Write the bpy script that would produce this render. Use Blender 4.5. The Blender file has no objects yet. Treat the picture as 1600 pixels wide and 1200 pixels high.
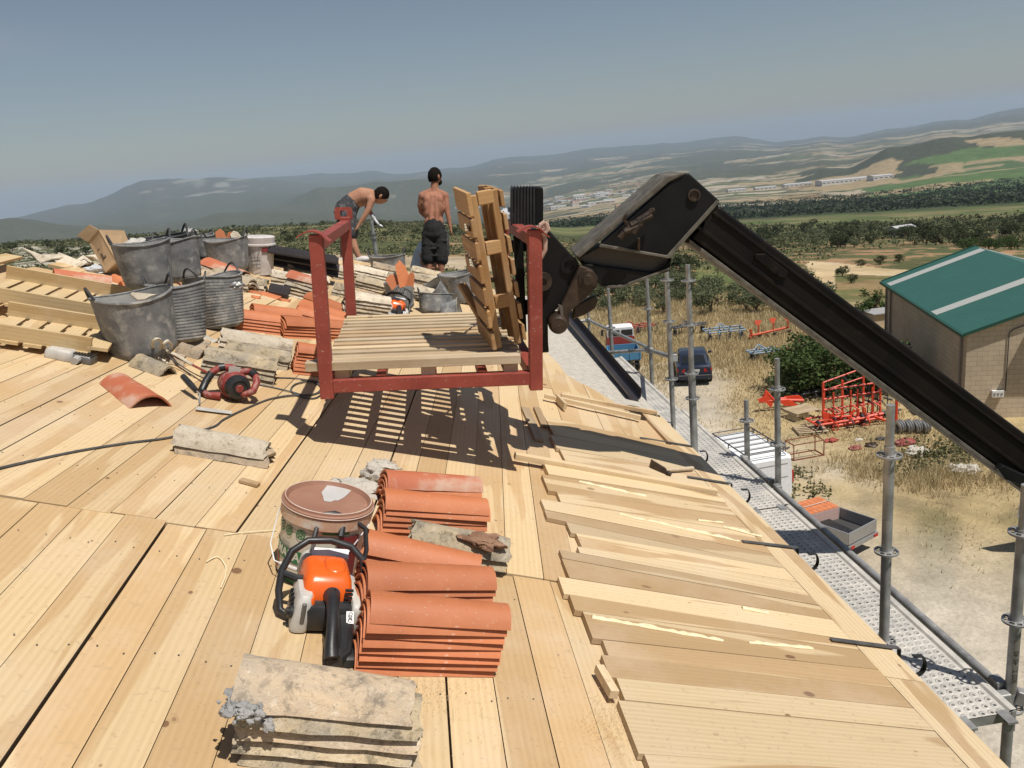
import bpy, bmesh, math, random
from mathutils import Vector, Matrix, noise
random.seed(7)
SC = bpy.context.scene
COL = SC.collection
R_ = math.radians
# ---------------------------------------------------------------- camera
F = 1300.0
RW = ((0.98911216, 0.11903258, -0.08653547), (-0.11454095, 0.25349129, -0.96053242), (-0.09239867, 0.95998615, 0.26436542))
CAM = Vector((0, 0, 12))
cd = bpy.data.cameras.new('camera'); cam = bpy.data.objects.new('camera', cd); COL.objects.link(cam)
cam.matrix_world = Matrix.Translation(CAM) @ Matrix(RW).to_4x4()
cd.sensor_width = 36; cd.lens = 29.25; cd.clip_start = 0.05; cd.clip_end = 80000
SC.camera = cam
# ---------------------------------------------------------------- sun, sky, exposure
SUN_DIR = Vector((-0.68, 0.73, -2.1)).normalized()          # the way the light travels
elev = math.asin(-SUN_DIR.z); azim = math.atan2(-SUN_DIR.x, -SUN_DIR.y)
sl = bpy.data.lights.new('sun', 'SUN'); sl.energy = 5.0; sl.angle = R_(0.53); sl.color = (1.0, 0.945, 0.86)
sun = bpy.data.objects.new('sun', sl); COL.objects.link(sun)
sun.rotation_euler = SUN_DIR.to_track_quat('-Z', 'Y').to_euler()
w = bpy.data.worlds.new('World'); SC.world = w; w.use_nodes = True
nt = w.node_tree; nt.nodes.clear()
wo = nt.nodes.new('ShaderNodeOutputWorld'); bg = nt.nodes.new('ShaderNodeBackground')
sky = nt.nodes.new('ShaderNodeTexSky'); sky.sky_type = 'NISHITA'; sky.sun_disc = False
sky.sun_elevation = elev; sky.sun_rotation = azim; sky.altitude = 500
sky.air_density = 1.0; sky.dust_density = 0.9; sky.ozone_density = 1.0
hs = nt.nodes.new('ShaderNodeHueSaturation'); hs.inputs['Saturation'].default_value = 0.8
nt.links.new(sky.outputs[0], hs.inputs['Color'])

# one faint wisp of cloud high on the left
tc = nt.nodes.new('ShaderNodeTexCoord'); mpn = nt.nodes.new('ShaderNodeMapping'); nt.links.new(tc.outputs['Generated'], mpn.inputs[0]); mpn.inputs['Scale'].default_value = (5, 5, 34)
cn = nt.nodes.new('ShaderNodeTexNoise'); cn.inputs['Scale'].default_value = 1.0; cn.inputs['Detail'].default_value = 5; nt.links.new(mpn.outputs[0], cn.inputs['Vector'])
def wmath(op, a, b):
    x = nt.nodes.new('ShaderNodeMath'); x.operation = op
    for i, v in enumerate((a, b)):
        if isinstance(v, bpy.types.NodeSocket): nt.links.new(v, x.inputs[i])
        else: x.inputs[i].default_value = v
    return x.outputs[0]
c_az, c_el = -0.475, 0.150
sx = nt.nodes.new('ShaderNodeSeparateXYZ'); nt.links.new(tc.outputs['Generated'], sx.inputs[0])
az_ = wmath('ARCTAN2', sx.outputs[0], sx.outputs[1]); du = wmath('MULTIPLY', wmath('SUBTRACT', az_, c_az), 10.0); dv = wmath('MULTIPLY', wmath('SUBTRACT', sx.outputs[2], c_el), 75.0)
rr2 = wmath('ADD', wmath('MULTIPLY', du, du), wmath('MULTIPLY', dv, dv)); gs = wmath('EXPONENT', wmath('MULTIPLY', rr2, -1.0), 0)
cf = wmath('MULTIPLY', wmath('MULTIPLY', gs, cn.outputs[0]), 0.45)
cmx = nt.nodes.new('ShaderNodeMix'); cmx.data_type = 'RGBA'; nt.links.new(cf, cmx.inputs[0]); nt.links.new(hs.outputs[0], cmx.inputs[6]); cmx.inputs[7].default_value = (6.5, 6.4, 6.4, 1)
nt.links.new(cmx.outputs[2], bg.inputs['Color']); bg.inputs['Strength'].default_value = 0.063
nt.links.new(bg.outputs[0], wo.inputs[0])
vs = SC.view_settings; vs.view_transform = 'Standard'; vs.look = 'None'; vs.exposure = 0.0; vs.gamma = 1
# ---------------------------------------------------------------- photograph geometry helpers
def Wd(x, y):
    c = Vector(((x - 800) / F, (600 - y) / F, -1.0))
    return Vector([sum(RW[i][k] * c[k] for k in range(3)) for i in range(3)])
def pt(x, y, depth): return CAM + Wd(x, y) * depth
S18 = R_(18)
EX = Vector((math.cos(S18), 0, -math.sin(S18))); EY = Vector((0, 1, 0)); EZ = Vector((math.sin(S18), 0, math.cos(S18)))
RO = CAM - Vector((0, 0, 1.5 / math.cos(S18)))                # roof plane point under the camera
def roof(x, y, h=0.0):
    d = Wd(x, y); return CAM + d * ((h - 1.5) / EZ.dot(d))
def rc(p): q = p - RO; return Vector((q.dot(EX), q.dot(EY), q.dot(EZ)))   # to roof coordinates
def rp(a, b, h=0.0): return RO + EX * a + EY * b + EZ * h
ROT_ROOF = Matrix((EX, EY, EZ)).transposed().to_4x4()
def zp(x, y, z=0.0):
    d = Wd(x, y); return CAM + d * ((z - 12) / d.z)
VN = Vector((0.09, 0.996, 0)).normalized()
def vp(x, y, dist):
    dist *= 1.065; d = Wd(x, y); return CAM + d * (dist / VN.dot(d))
# ---------------------------------------------------------------- mesh builder
class MB:
    def __init__(s): s.v = []; s.f = []; s.uv = []; s.tone = []; s.mi = []; s.cm = 0; s.ct = (0.5, 0.5, 0.5)
    def face(s, idx, uv=None):
        s.f.append(tuple(idx)); s.uv.append(uv if uv else [(0, 0)] * len(idx)); s.tone.append(s.ct); s.mi.append(s.cm)
    def add(s, vs_, fs):
        o = len(s.v); s.v += [Vector(a) for a in vs_]
        for q in fs: s.face([o + i for i in q])
    def hexa(s, P, uvl=None):
        """P: 8 points, bottom 4 then top 4 (ccw from above)."""
        o = len(s.v); s.v += [Vector(p) for p in P]
        L = (P[1] - P[0]).length; Wt = (P[3] - P[0]).length; H = (P[4] - P[0]).length
        u0, v0 = (random.random() * 40, random.random() * 40)
        def Q(i, a, b): s.face([o + k for k in i], [(u0, v0 + b * 0), (u0 + a, v0), (u0 + a, v0 + b), (u0, v0 + b)])
        Q((4, 5, 6, 7), L, Wt); Q((3, 2, 1, 0), L, Wt); Q((0, 1, 5, 4), L, H); Q((2, 3, 7, 6), L, H)
        Q((1, 2, 6, 5), Wt, H); Q((3, 0, 4, 7), Wt, H)
    def box(s, c, size, m=None):
        c = Vector(c); a, b, h = [k / 2 for k in size]
        P = [Vector((x, y, z)) for z in (-h, h) for x, y in ((-a, -b), (a, -b), (a, b), (-a, b))]
        P = [(m @ p if m else p) + c for p in P]; s.hexa(P)
    def board(s, p0, p1, wdir, width, up, th, tone=None):
        """box along p0->p1, width along wdir centred, thickness up from p0."""
        if tone: s.ct = tone
        wd = wdir.normalized() * width / 2; u = up.normalized() * th
        s.hexa([p0 - wd, p1 - wd, p1 + wd, p0 + wd, p0 - wd + u, p1 - wd + u, p1 + wd + u, p0 + wd + u])
    def tube(s, pts, r, n=8, cap=True, closed=False):
        pts = [Vector(p) for p in pts]; o = len(s.v); N = len(pts); up = None
        rs = r if isinstance(r, (list, tuple)) else [r] * N
        for i, p in enumerate(pts):
            a = pts[i - 1] if (i > 0 or closed) else p; b = pts[(i + 1) % N] if (i < N - 1 or closed) else p
            t = (b - a).normalized() if (b - a).length > 1e-9 else Vector((0, 0, 1))
            if up is None: up = t.orthogonal().normalized()
            up = (up - t * up.dot(t)); up = up.normalized() if up.length > 1e-6 else t.orthogonal().normalized()
            sd = t.cross(up)
            for k in range(n):
                A = 2 * math.pi * k / n; s.v.append(p + (up * math.cos(A) + sd * math.sin(A)) * rs[i])
        for i in range(N if closed else N - 1):
            j = (i + 1) % N
            for k in range(n):
                k2 = (k + 1) % n; s.face([o + i * n + k, o + i * n + k2, o + j * n + k2, o + j * n + k])
        if cap and not closed:
            s.face([o + k for k in reversed(range(n))]); s.face([o + (N - 1) * n + k for k in range(n)])
    def lathe(s, prof, n=24, c=(0, 0, 0), m=None, squash=1.0):
        o = len(s.v); c = Vector(c)
        for r, z in prof:
            for k in range(n):
                A = 2 * math.pi * k / n; p = Vector((r * math.cos(A), r * math.sin(A) * squash, z)); s.v.append((m @ p if m else p) + c)
        for i in range(len(prof) - 1):
            for k in range(n):
                k2 = (k + 1) % n; s.face([o + i * n + k, o + i * n + k2, o + (i + 1) * n + k2, o + (i + 1) * n + k],
                    [(k / n, i), ((k + 1) / n, i), ((k + 1) / n, i + 1), (k / n, i + 1)])
    def disc(s, c, ax, r, th, n=20, hole=0):
        ax = Vector(ax).normalized(); q = ax.to_track_quat('Z', 'Y').to_matrix()
        pr = [(max(hole, 0.0001), 0), (r, 0), (r, th), (max(hole, 0.0001), th), (max(hole, 0.0001), 0)]
        s.lathe(pr, n, c, q)
    def prism(s, poly, ext):
        """poly: 3D points in order, ext: extrusion vector."""
        n = len(poly); o = len(s.v); s.v += [Vector(p) for p in poly] + [Vector(p) + ext for p in poly]
        s.face(list(range(o, o + n))); s.face(list(reversed(range(o + n, o + 2 * n))))
        for i in range(n):
            j = (i + 1) % n; s.face([o + i, o + n + i, o + n + j, o + j])
    def sphere(s, c, r, seg=14, rings=8, sc=(1, 1, 1), m=None, nz=0.0, seed=0):
        o = len(s.v); c = Vector(c)
        for i in range(rings + 1):
            ph = math.pi * i / rings
            for k in range(seg):
                A = 2 * math.pi * k / seg
                p = Vector((math.sin(ph) * math.cos(A) * sc[0], math.sin(ph) * math.sin(A) * sc[1], math.cos(ph) * sc[2]))
                if nz: p *= 1 + nz * noise.noise(p * 2.3 + Vector((seed, 0, 0))) + nz * .5 * noise.noise(p * 6 + Vector((seed, 9, 0)))
                p *= r; s.v.append((m @ p if m else p) + c)
        for i in range(rings):
            for k in range(seg):
                k2 = (k + 1) % seg; s.face([o + i * seg + k, o + (i + 1) * seg + k, o + (i + 1) * seg + k2, o + i * seg + k2])
    def mesh(s, name, mats, smooth=True, ang=35, bevel=0):
        me = bpy.data.meshes.new(name); me.from_pydata(s.v, [], s.f)
        uvl = me.uv_layers.new(name='UVMap'); flat = []
        for q in s.uv:
            for a in q: flat += [a[0], a[1]]
        uvl.data.foreach_set('uv', flat)
        ca = me.color_attributes.new('tone', 'FLOAT_COLOR', 'CORNER'); flat = []
        for q, t in zip(s.f, s.tone): flat += [t[0], t[1], t[2], 1.0] * len(q)
        ca.data.foreach_set('color', flat)
        if not isinstance(mats, (list, tuple)): mats = [mats]
        for m in mats: me.materials.append(m)
        me.polygons.foreach_set('material_index', s.mi)
        bm = bmesh.new(); bm.from_mesh(me); bmesh.ops.recalc_face_normals(bm, faces=bm.faces); bm.to_mesh(me); bm.free()
        if smooth:
            me.polygons.foreach_set('use_smooth', [True] * len(me.polygons)); me.set_sharp_from_angle(angle=R_(ang))
        me.update(); return me
    def build(s, name, mats, parent=None, smooth=True, ang=35, bevel=0):
        o = bpy.data.objects.new(name, s.mesh(name, mats, smooth, ang)); COL.objects.link(o)
        if parent: o.parent = parent
        if bevel:
            b = o.modifiers.new('bevel', 'BEVEL'); b.width = bevel; b.segments = 2; b.limit_method = 'ANGLE'; b.angle_limit = R_(40)
        return o
def tag(o, label=None, cat=None, group=None, kind=None):
    if label: o['label'] = label
    if cat: o['category'] = cat
    if group: o['group'] = group
    if kind: o['kind'] = kind
    return o
def empty(name, mw, label, cat, group=None):
    o = bpy.data.objects.new(name, None); COL.objects.link(o); o.empty_display_size = 0.1
    o.matrix_world = mw if isinstance(mw, Matrix) else Matrix.Translation(mw)
    return tag(o, label, cat, group)
def cp(src, mw, label=None, group=None):
    """copy a thing with its parts and sub-parts"""
    kids = {}
    for o in COL.objects:
        if o.parent: kids.setdefault(o.parent.name, []).append(o)
    def rec(o, par):
        c = o.copy(); COL.objects.link(c)
        if par: c.parent = par
        for ch in kids.get(o.name, []): rec(ch, c)
        return c
    c = rec(src, None); c.matrix_world = mw
    if label: c['label'] = label
    if group: c['group'] = group
    return c
def onroof(px, py, yaw=0, h=0.0, at=None):
    p = at if at is not None else roof(px, py, h)
    return Matrix.Translation(p) @ ROT_ROOF @ Matrix.Rotation(R_(yaw), 4, 'Z')
def onground(p, yaw=0): return Matrix.Translation(p) @ Matrix.Rotation(R_(yaw), 4, 'Z')
# ---------------------------------------------------------------- materials
class NT:
    def __init__(s, name):
        s.m = bpy.data.materials.new(name); s.m.use_nodes = True; s.t = s.m.node_tree
        s.b = s.t.nodes['Principled BSDF']; s.out = s.t.nodes['Material Output']
    def n(s, ty, **kw):
        x = s.t.nodes.new(ty)
        for k, v in kw.items():
            if k in x.inputs.keys(): x.inputs[k].default_value = v
            else: setattr(x, k, v)
        return x
    def l(s, a, b): s.t.links.new(a, b)
    def coord(s, kind='Object', scale=(1, 1, 1), rot=(0, 0, 0), loc=(0, 0, 0)):
        c = s.n('ShaderNodeTexCoord'); mp = s.n('ShaderNodeMapping'); s.l(c.outputs[kind], mp.inputs[0])
        mp.inputs['Scale'].default_value = scale; mp.inputs['Rotation'].default_value = rot; mp.inputs['Location'].default_value = loc
        return mp.outputs[0]
    def noise(s, vec, scale, det=4, rough=.55, dist=0):
        x = s.n('ShaderNodeTexNoise'); x.inputs['Scale'].default_value = scale; x.inputs['Detail'].default_value = det
        x.inputs['Roughness'].default_value = rough; x.inputs['Distortion'].default_value = dist
        if vec is not None: s.l(vec, x.inputs['Vector'])
        return x.outputs[0]
    def ramp(s, fac, stops, interp='LINEAR'):
        x = s.n('ShaderNodeValToRGB'); s.l(fac, x.inputs[0]); cr = x.color_ramp; cr.interpolation = interp
        while len(cr.elements) > 1: cr.elements.remove(cr.elements[-1])
        for i, (p, c) in enumerate(stops):
            e = cr.elements[0] if i == 0 else cr.elements.new(p); e.position = p
            e.color = (c[0], c[1], c[2], 1) if isinstance(c, (tuple, list)) else (c, c, c, 1)
        return x.outputs[0]
    def mix(s, fac, a, b, bt='MIX'):
        x = s.n('ShaderNodeMix', data_type='RGBA', blend_type=bt)
        for sock, v in ((x.inputs[0], fac), (x.inputs[6], a), (x.inputs[7], b)):
            if isinstance(v, bpy.types.NodeSocket): s.l(v, sock)
            elif isinstance(v, (tuple, list)): sock.default_value = (v[0], v[1], v[2], 1)
            else: sock.default_value = v
        return x.outputs[2]
    def math(s, op, a, b=0.0, c=0.0):
        x = s.n('ShaderNodeMath', operation=op)
        for i, v in enumerate((a, b, c)):
            if isinstance(v, bpy.types.NodeSocket): s.l(v, x.inputs[i])
            else: x.inputs[i].default_value = v
        return x.outputs[0]
    def bump(s, h, strength=.3, dist=.01):
        x = s.n('ShaderNodeBump'); x.inputs['Strength'].default_value = strength; x.inputs['Distance'].default_value = dist
        s.l(h, x.inputs['Height']); s.l(x.outputs[0], s.b.inputs['Normal']); return x
    def set(s, col=None, rough=None, metal=None, spec=None):
        for k, v in (('Base Color', col), ('Roughness', rough), ('Metallic', metal), ('Specular IOR Level', spec)):
            if v is None: continue
            if isinstance(v, bpy.types.NodeSocket): s.l(v, s.b.inputs[k])
            elif isinstance(v, (tuple, list)): s.b.inputs[k].default_value = (v[0], v[1], v[2], 1)
            else: s.b.inputs[k].default_value = v
        return s.m
def dirty(name, c1, c2, scale=6, rough=.7, metal=0, c3=None, f3=.25, s3=20, bump=.25, bscale=60, bd=.002, lo=.35, hi=.65, spec=None, rnd=0.0, speck=None):
    """two-colour mottled surface, with an optional third colour in spots"""
    t = NT(name); v = t.coord('Object')
    n1 = t.noise(v, scale, 5, .6)
    col = t.ramp(n1, [(lo, c1), (hi, c2)])
    if c3:
        n3 = t.noise(v, s3, 4, .65); k = t.ramp(n3, [(1 - f3 - .12, 0.0), (1 - f3 + .06, 1.0)])
        col = t.mix(k, col, c3)
    if speck:
        k2 = t.ramp(t.noise(v, 70, 3, .6), [(.66, 0.0), (.70, 1.0)]); col = t.mix(t.math('MULTIPLY', k2, .6), col, speck)
        k3 = t.ramp(t.noise(v, 24, 4, .7, 1.0), [(.60, 0.0), (.75, 1.0)]); col = t.mix(t.math('MULTIPLY', k3, .35), col, tuple(q * .55 for q in c1))
    if rnd:
        oi = t.n('ShaderNodeObjectInfo'); mr = t.n('ShaderNodeMapRange'); t.l(oi.outputs['Random'], mr.inputs[0])
        mr.inputs[3].default_value = 1 - rnd; mr.inputs[4].default_value = 1 + rnd
        col = t.mix(1.0, col, mr.outputs[0], 'MULTIPLY')
    nb = t.noise(v, bscale, 4, .6); t.bump(nb, bump, bd)
    r = t.ramp(n1, [(0, max(0, rough - .1)), (1, min(1, rough + .1))])
    return t.set(col, r, metal, spec)
def wood(name, pale, heart, amt=.5, knots=True, rough=.62, grey=None, lo=.86, hi=1.08):
    t = NT(name); uv = t.n('ShaderNodeUVMap'); at = t.n('ShaderNodeVertexColor'); at.layer_name = 'tone'
    sp = t.n('ShaderNodeSeparateColor'); t.l(at.outputs[0], sp.inputs[0])
    def mp(sc):
        m = t.n('ShaderNodeMapping'); m.inputs['Scale'].default_value = sc; t.l(uv.outputs[0], m.inputs[0]); return m.outputs[0]
    big = t.noise(mp((.55, 5.5, 1)), 1.0, 3, .5, .6)                    # heartwood tongues along the board
    thr = t.math('ADD', big, t.math('MULTIPLY', t.math('SUBTRACT', sp.outputs[0], .5), .2))
    hk = t.ramp(thr, [(.50, 0.0), (.525, 1.0)])
    grain = t.noise(mp((1.6, 150, 1)), 1.0, 5, .7, .4)
    scr = t.ramp(t.noise(mp((3.0, 60, 1)), 1.0, 3, .6, 1.5), [(.68, 0.0), (.74, 1.0)])
    ring = t.n('ShaderNodeTexWave', wave_type='BANDS', bands_direction='Y'); t.l(mp((1.0, 14, 1)), ring.inputs[0])
    ring.inputs['Scale'].default_value = 1.0; ring.inputs['Distortion'].default_value = 9; ring.inputs['Detail'].default_value = 2; ring.inputs['Detail Scale'].default_value = .35
    rg = t.ramp(ring.outputs[0], [(0, .0), (1, 1.0)])
    hk2 = t.math('MULTIPLY', hk, amt)
    col = t.mix(hk2, pale, heart)
    col = t.mix(t.math('MULTIPLY', rg, .2), col, tuple(c * .68 for c in heart))
    col = t.mix(t.math('MULTIPLY', grain, .42), col, tuple(c * .62 for c in heart))
    col = t.mix(t.math('MULTIPLY', scr, .35), col, tuple(c * .45 for c in heart))
    if knots:
        for sc_, frac, smin, smax in (((5.2, 6.4, 1), .82, .05, .12), ((9, 13, 1), .84, .05, .12)):
            vo = t.n('ShaderNodeTexVoronoi'); t.l(mp(sc_), vo.inputs[0]); vo.inputs['Scale'].default_value = 1.0
            nz = t.noise(mp((45, 60, 1)), 1.0, 2)
            d = t.math('ADD', vo.outputs['Distance'], t.math('MULTIPLY', t.math('SUBTRACT', nz, .5), .05))
            cs = t.n('ShaderNodeSeparateColor'); t.l(vo.outputs['Color'], cs.inputs[0])
            on = t.math('GREATER_THAN', cs.outputs[1], frac)
            sz = t.math('MULTIPLY', on, t.math('ADD', smin, t.math('MULTIPLY', cs.outputs[0], smax - smin)))
            kn = t.math('LESS_THAN', d, sz); halo = t.math('LESS_THAN', d, t.math('MULTIPLY', sz, 1.35))
            col = t.mix(t.math('MULTIPLY', halo, .35), col, tuple(c * .62 for c in heart))
            col = t.mix(t.math('MULTIPLY', kn, t.math('ADD', .45, t.math('MULTIPLY', cs.outputs[2], .4))), col, (.17, .085, .045))
    wn = t.noise(t.coord('Object'), 1.6, 5, .65); st = t.ramp(wn, [(.46, 0.0), (.70, 1.0)])
    col = t.mix(t.math('MULTIPLY', st, .42), col, (.62, .51, .39))           # cement dust
    fine = t.ramp(t.noise(t.coord('Object'), 42, 3, .7), [(.60, 0.0), (.66, 1.0)])
    col = t.mix(t.math('MULTIPLY', fine, .28), col, (.3, .22, .14))
    if grey: col = t.mix(t.math('MULTIPLY', sp.outputs[2], .9), col, grey)
    br = t.n('ShaderNodeMapRange'); t.l(sp.outputs[1], br.inputs[0]); br.inputs[3].default_value = lo; br.inputs[4].default_value = hi
    col = t.mix(1.0, col, br.outputs[0], 'MULTIPLY')
    t.bump(grain, .22, .002)
    return t.set(col, rough, 0, .3)
M = {}
M['deck'] = wood('roof_board_wood', (.68, .515, .30), (.53, .345, .17), .75, lo=.90, hi=1.07)
M['plank'] = wood('sawn_board_wood', (.70, .55, .34), (.47, .315, .165), .95, grey=(.34, .26, .17), lo=.84, hi=1.10)
M['pallet'] = wood('pallet_wood', (.60, .46, .26), (.46, .30, .13), .7)
M['crust'] = dirty('brown_earth_crust', (.20, .10, .06), (.32, .19, .12), 20, .95, c3=(.10, .06, .04), f3=.3, s3=40, bump=1, bscale=80, bd=.01)
M['oldpallet'] = wood('grey_pallet_wood', (.55, .45, .31), (.40, .29, .17), .6)
M['brownpallet'] = wood('brown_crate_wood', (.55, .34, .155), (.38, .20, .075), .7)
M['newtile'] = dirty('new_clay', (.46, .142, .052), (.53, .185, .078), 5, .62, c3=(.56, .3, .19), f3=.22, s3=9, bump=.3, bscale=140, bd=.001, rnd=.2, speck=(.62, .46, .36))
M['dustytile'] = dirty('dusty_clay', (.43, .12, .055), (.48, .165, .085), 4, .7, c3=(.52, .34, .25), f3=.42, s3=5, bump=.25, bscale=120, bd=.001, rnd=.1)
M['oldtile'] = dirty('weathered_clay', (.52, .43, .29), (.24, .20, .15), 5, .9, c3=(.10, .09, .065), f3=.34, s3=12, bump=.8, bscale=45, bd=.006, rnd=.18)
M['oldtile2'] = dirty('weathered_clay_pink', (.50, .38, .26), (.32, .24, .17), 5, .9, c3=(.20, .17, .13), f3=.3, s3=9, bump=.7, bscale=50, bd=.005, rnd=.2)
M['whitetile'] = dirty('limewashed_clay', (.58, .53, .43), (.36, .30, .22), 9, .9, c3=(.2, .17, .13), f3=.25, s3=17, bump=.8, bscale=45, bd=.006, rnd=.15)
def oldclay(name, base, grey, dark, pale):
    t = NT(name); v = t.coord('Object'); oi = t.n('ShaderNodeObjectInfo'); va = t.n('ShaderNodeVectorMath', operation='ADD'); t.l(v, va.inputs[0]); cx = t.n('ShaderNodeCombineXYZ'); t.l(t.math('MULTIPLY', oi.outputs['Random'], 17.0), cx.inputs[0]); t.l(cx.outputs[0], va.inputs[1]); v = va.outputs[0]
    n1 = t.noise(v, 4.5, 5, .65, .6); n2 = t.noise(v, 13, 6, .7, .3); n3 = t.noise(v, 55, 4, .7); n4 = t.noise(v, 120, 3, .6)
    col = t.mix(t.ramp(n1, [(.4, 0.0), (.6, 1.0)]), base, grey)
    col = t.mix(t.math('MULTIPLY', t.ramp(n2, [(.52, 0.0), (.66, 1.0)]), .85), col, dark)
    col = t.mix(t.math('MULTIPLY', t.ramp(n2, [(.30, 1.0), (.42, 0.0)]), .7), col, pale)
    col = t.mix(t.math('MULTIPLY', t.ramp(n3, [(.58, 0.0), (.66, 1.0)]), .55), col, dark)
    col = t.mix(t.math('MULTIPLY', t.ramp(n4, [(.62, 0.0), (.68, 1.0)]), .5), col, pale)
    mr = t.n('ShaderNodeMapRange'); t.l(oi.outputs['Random'], mr.inputs[0]); mr.inputs[3].default_value = .8; mr.inputs[4].default_value = 1.18; col = t.mix(1.0, col, mr.outputs[0], 'MULTIPLY')
    h = t.math('ADD', t.math('MULTIPLY', n3, .6), n2); t.bump(h, 1.0, .010); return t.set(col, .92, 0, .2)
M['oldtile'] = oldclay('weathered_clay', (.47, .38, .25), (.33, .29, .23), (.10, .085, .06), (.60, .54, .43))
M['oldtile2'] = oldclay('weathered_clay_pink', (.48, .37, .25), (.36, .30, .23), (.17, .14, .11), (.60, .53, .44))
M['whitetile'] = oldclay('limewashed_clay', (.60, .53, .42), (.50, .43, .33), (.27, .22, .16), (.68, .64, .55))
M['mortar'] = dirty('lime_mortar', (.40, .37, .32), (.52, .48, .42), 18, .95, c3=(.18, .16, .13), f3=.25, s3=30, bump=1, bscale=60, bd=.01)
M['graymortar'] = dirty('grey_mortar', (.24, .235, .23), (.36, .35, .34), 18, .95, bump=1, bscale=70, bd=.01)
M['steel'] = dirty('galvanised_steel', (.27, .27, .27), (.44, .44, .43), 9, .5, .55, c3=(.60, .58, .54), f3=.28, s3=22, bump=.15, bscale=90)
M['darksteel'] = dirty('dark_steel', (.10, .10, .10), (.18, .175, .17), 12, .5, .6, bump=.15)
M['redsteel'] = dirty('red_oxide_paint', (.23, .040, .028), (.31, .062, .042), 5, .55, c3=(.42, .2, .17), f3=.24, s3=15, bump=.3, bscale=70, speck=(.45, .38, .33))
M['blacksteel'] = dirty('black_machine_paint', (.005, .005, .0055), (.010, .010, .010), 4, .5, spec=.25, c3=(.10, .095, .09), f3=.1, s3=40, bump=.25, bscale=60)
M['boom'] = dirty('greased_boom_steel', (.004, .0032, .003), (.010, .0065, .005), 3, .5, spec=.25, c3=(.022, .013, .009), f3=.3, s3=8, bump=.3, bscale=30)
M['rust'] = dirty('greasy_rusted_steel', (.018, .011, .007), (.055, .032, .018), 14, .5, c3=(.2, .16, .12), f3=.14, s3=40, bump=.6, bscale=50, bd=.004)
M['edge'] = dirty('grease_edge', (.07, .062, .05), (.15, .135, .11), 14, .7, bump=.5)
M['rubber'] = dirty('cement_stained_rubber', (.115, .12, .125), (.24, .24, .235), 8, .9, c3=(.37, .36, .335), f3=.36, s3=11, speck=(.42, .41, .39), bump=.5, bscale=50, bd=.003)
M['rubberin'] = dirty('cement_crusted_rubber', (.26, .26, .25), (.40, .39, .37), 8, .9, bump=.6, bscale=40, bd=.004)
M['blacktub'] = dirty('black_tub', (.02, .021, .023), (.06, .06, .062), 10, .6, c3=(.2, .2, .2), f3=.2, s3=20)
M['blackplastic'] = dirty('black_plastic', (.014, .014, .015), (.028, .028, .029), 8, .42, c3=(.13, .12, .11), f3=.14, s3=40)
M['brownsheet'] = dirty('dark_brown_sheet', (.028, .022, .024), (.045, .036, .038), 3, .45, c3=(.12, .1, .1), f3=.2, s3=9)
M['whiteplastic'] = dirty('white_dusty_plastic', (.60, .57, .55), (.46, .42, .40), 9, .6, c3=(.35, .22, .17), f3=.22, s3=18)
M['card'] = dirty('cardboard', (.40, .27, .15), (.46, .32, .19), 4, .85, bump=.1)
M['skin'] = dirty('tanned_skin', (.34, .17, .105), (.43, .225, .145), 7, .75, spec=.25, bump=.05, bscale=60)
M['skinred'] = dirty('sunburnt_skin', (.29, .13, .08), (.37, .17, .11), 7, .75, spec=.25, bump=.05, bscale=60)
M['hair'] = dirty('dark_hair', (.006, .005, .004), (.014, .010, .008), 40, .9, spec=.1, bump=.6, bscale=90, bd=.004)
M['blackcloth'] = dirty('black_cloth', (.006, .006, .007), (.013, .013, .014), 12, .9, c3=(.07, .065, .06), f3=.1, s3=22, bump=.7, bscale=18, bd=.02)
M['greycloth'] = dirty('grey_work_cloth', (.022, .024, .030), (.055, .057, .066), 10, .9, c3=(.26, .25, .25), f3=.33, s3=14, bump=.7, bscale=18, bd=.02)
M['whitecloth'] = dirty('white_cloth', (.62, .64, .68), (.48, .5, .54), 8, .85, bump=.6, bscale=14, bd=.02)
M['orange'] = dirty('orange_plastic', (.78, .13, .014), (.70, .11, .012), 6, .28, bump=.05)
M['lightgrey'] = dirty('light_grey_plastic', (.52, .5, .46), (.38, .36, .33), 14, .5, c3=(.2, .18, .15), f3=.2, s3=25)
M['redplastic'] = dirty('dusty_red_plastic', (.25, .028, .022), (.20, .04, .032), 12, .6, c3=(.36, .22, .19), f3=.38, s3=26)
M['sticker'] = dirty('white_sticker', (.75, .75, .74), (.6, .6, .6), 20, .4)
M['foam'] = dirty('cream_foam', (.72, .62, .38), (.78, .70, .50), 25, .8, bump=.7, bscale=60, bd=.004)
M['cable'] = dirty('grey_cable', (.05, .05, .052), (.09, .09, .09), 14, .6)
M['rope'] = dirty('dusty_rope', (.45, .28, .22), (.55, .38, .31), 25, .9, bump=.6)
M['cream'] = dirty('cream_strap', (.62, .56, .45), (.5, .44, .34), 20, .8)
def plain(name, c, rough=.6, metal=0):
    t = NT(name); v = t.coord('Object'); n1 = t.noise(v, 9, 4); col = t.mix(n1, tuple(k * .82 for k in c), tuple(min(1, k * 1.12) for k in c))
    return t.set(col, rough, metal)
M['green'] = plain('label_green', (.03, .16, .05)); M['maroon'] = plain('label_maroon', (.2, .03, .03)); M['offwhite'] = plain('label_offwhite', (.60, .57, .49), .5)
M['ink'] = plain('dark_print', (.03, .028, .025)); M['greyink'] = plain('grey_print', (.25, .24, .22))
M['redagri'] = plain('red_machine_paint', (.66, .06, .022), .5); M['orangeagri'] = plain('orange_red_paint', (.50, .075, .03), .6)
M['blueagri'] = plain('faded_blue_paint', (.16, .24, .32), .55); M['darkagri'] = plain('dark_machine_iron', (.04, .04, .045), .6)
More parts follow.
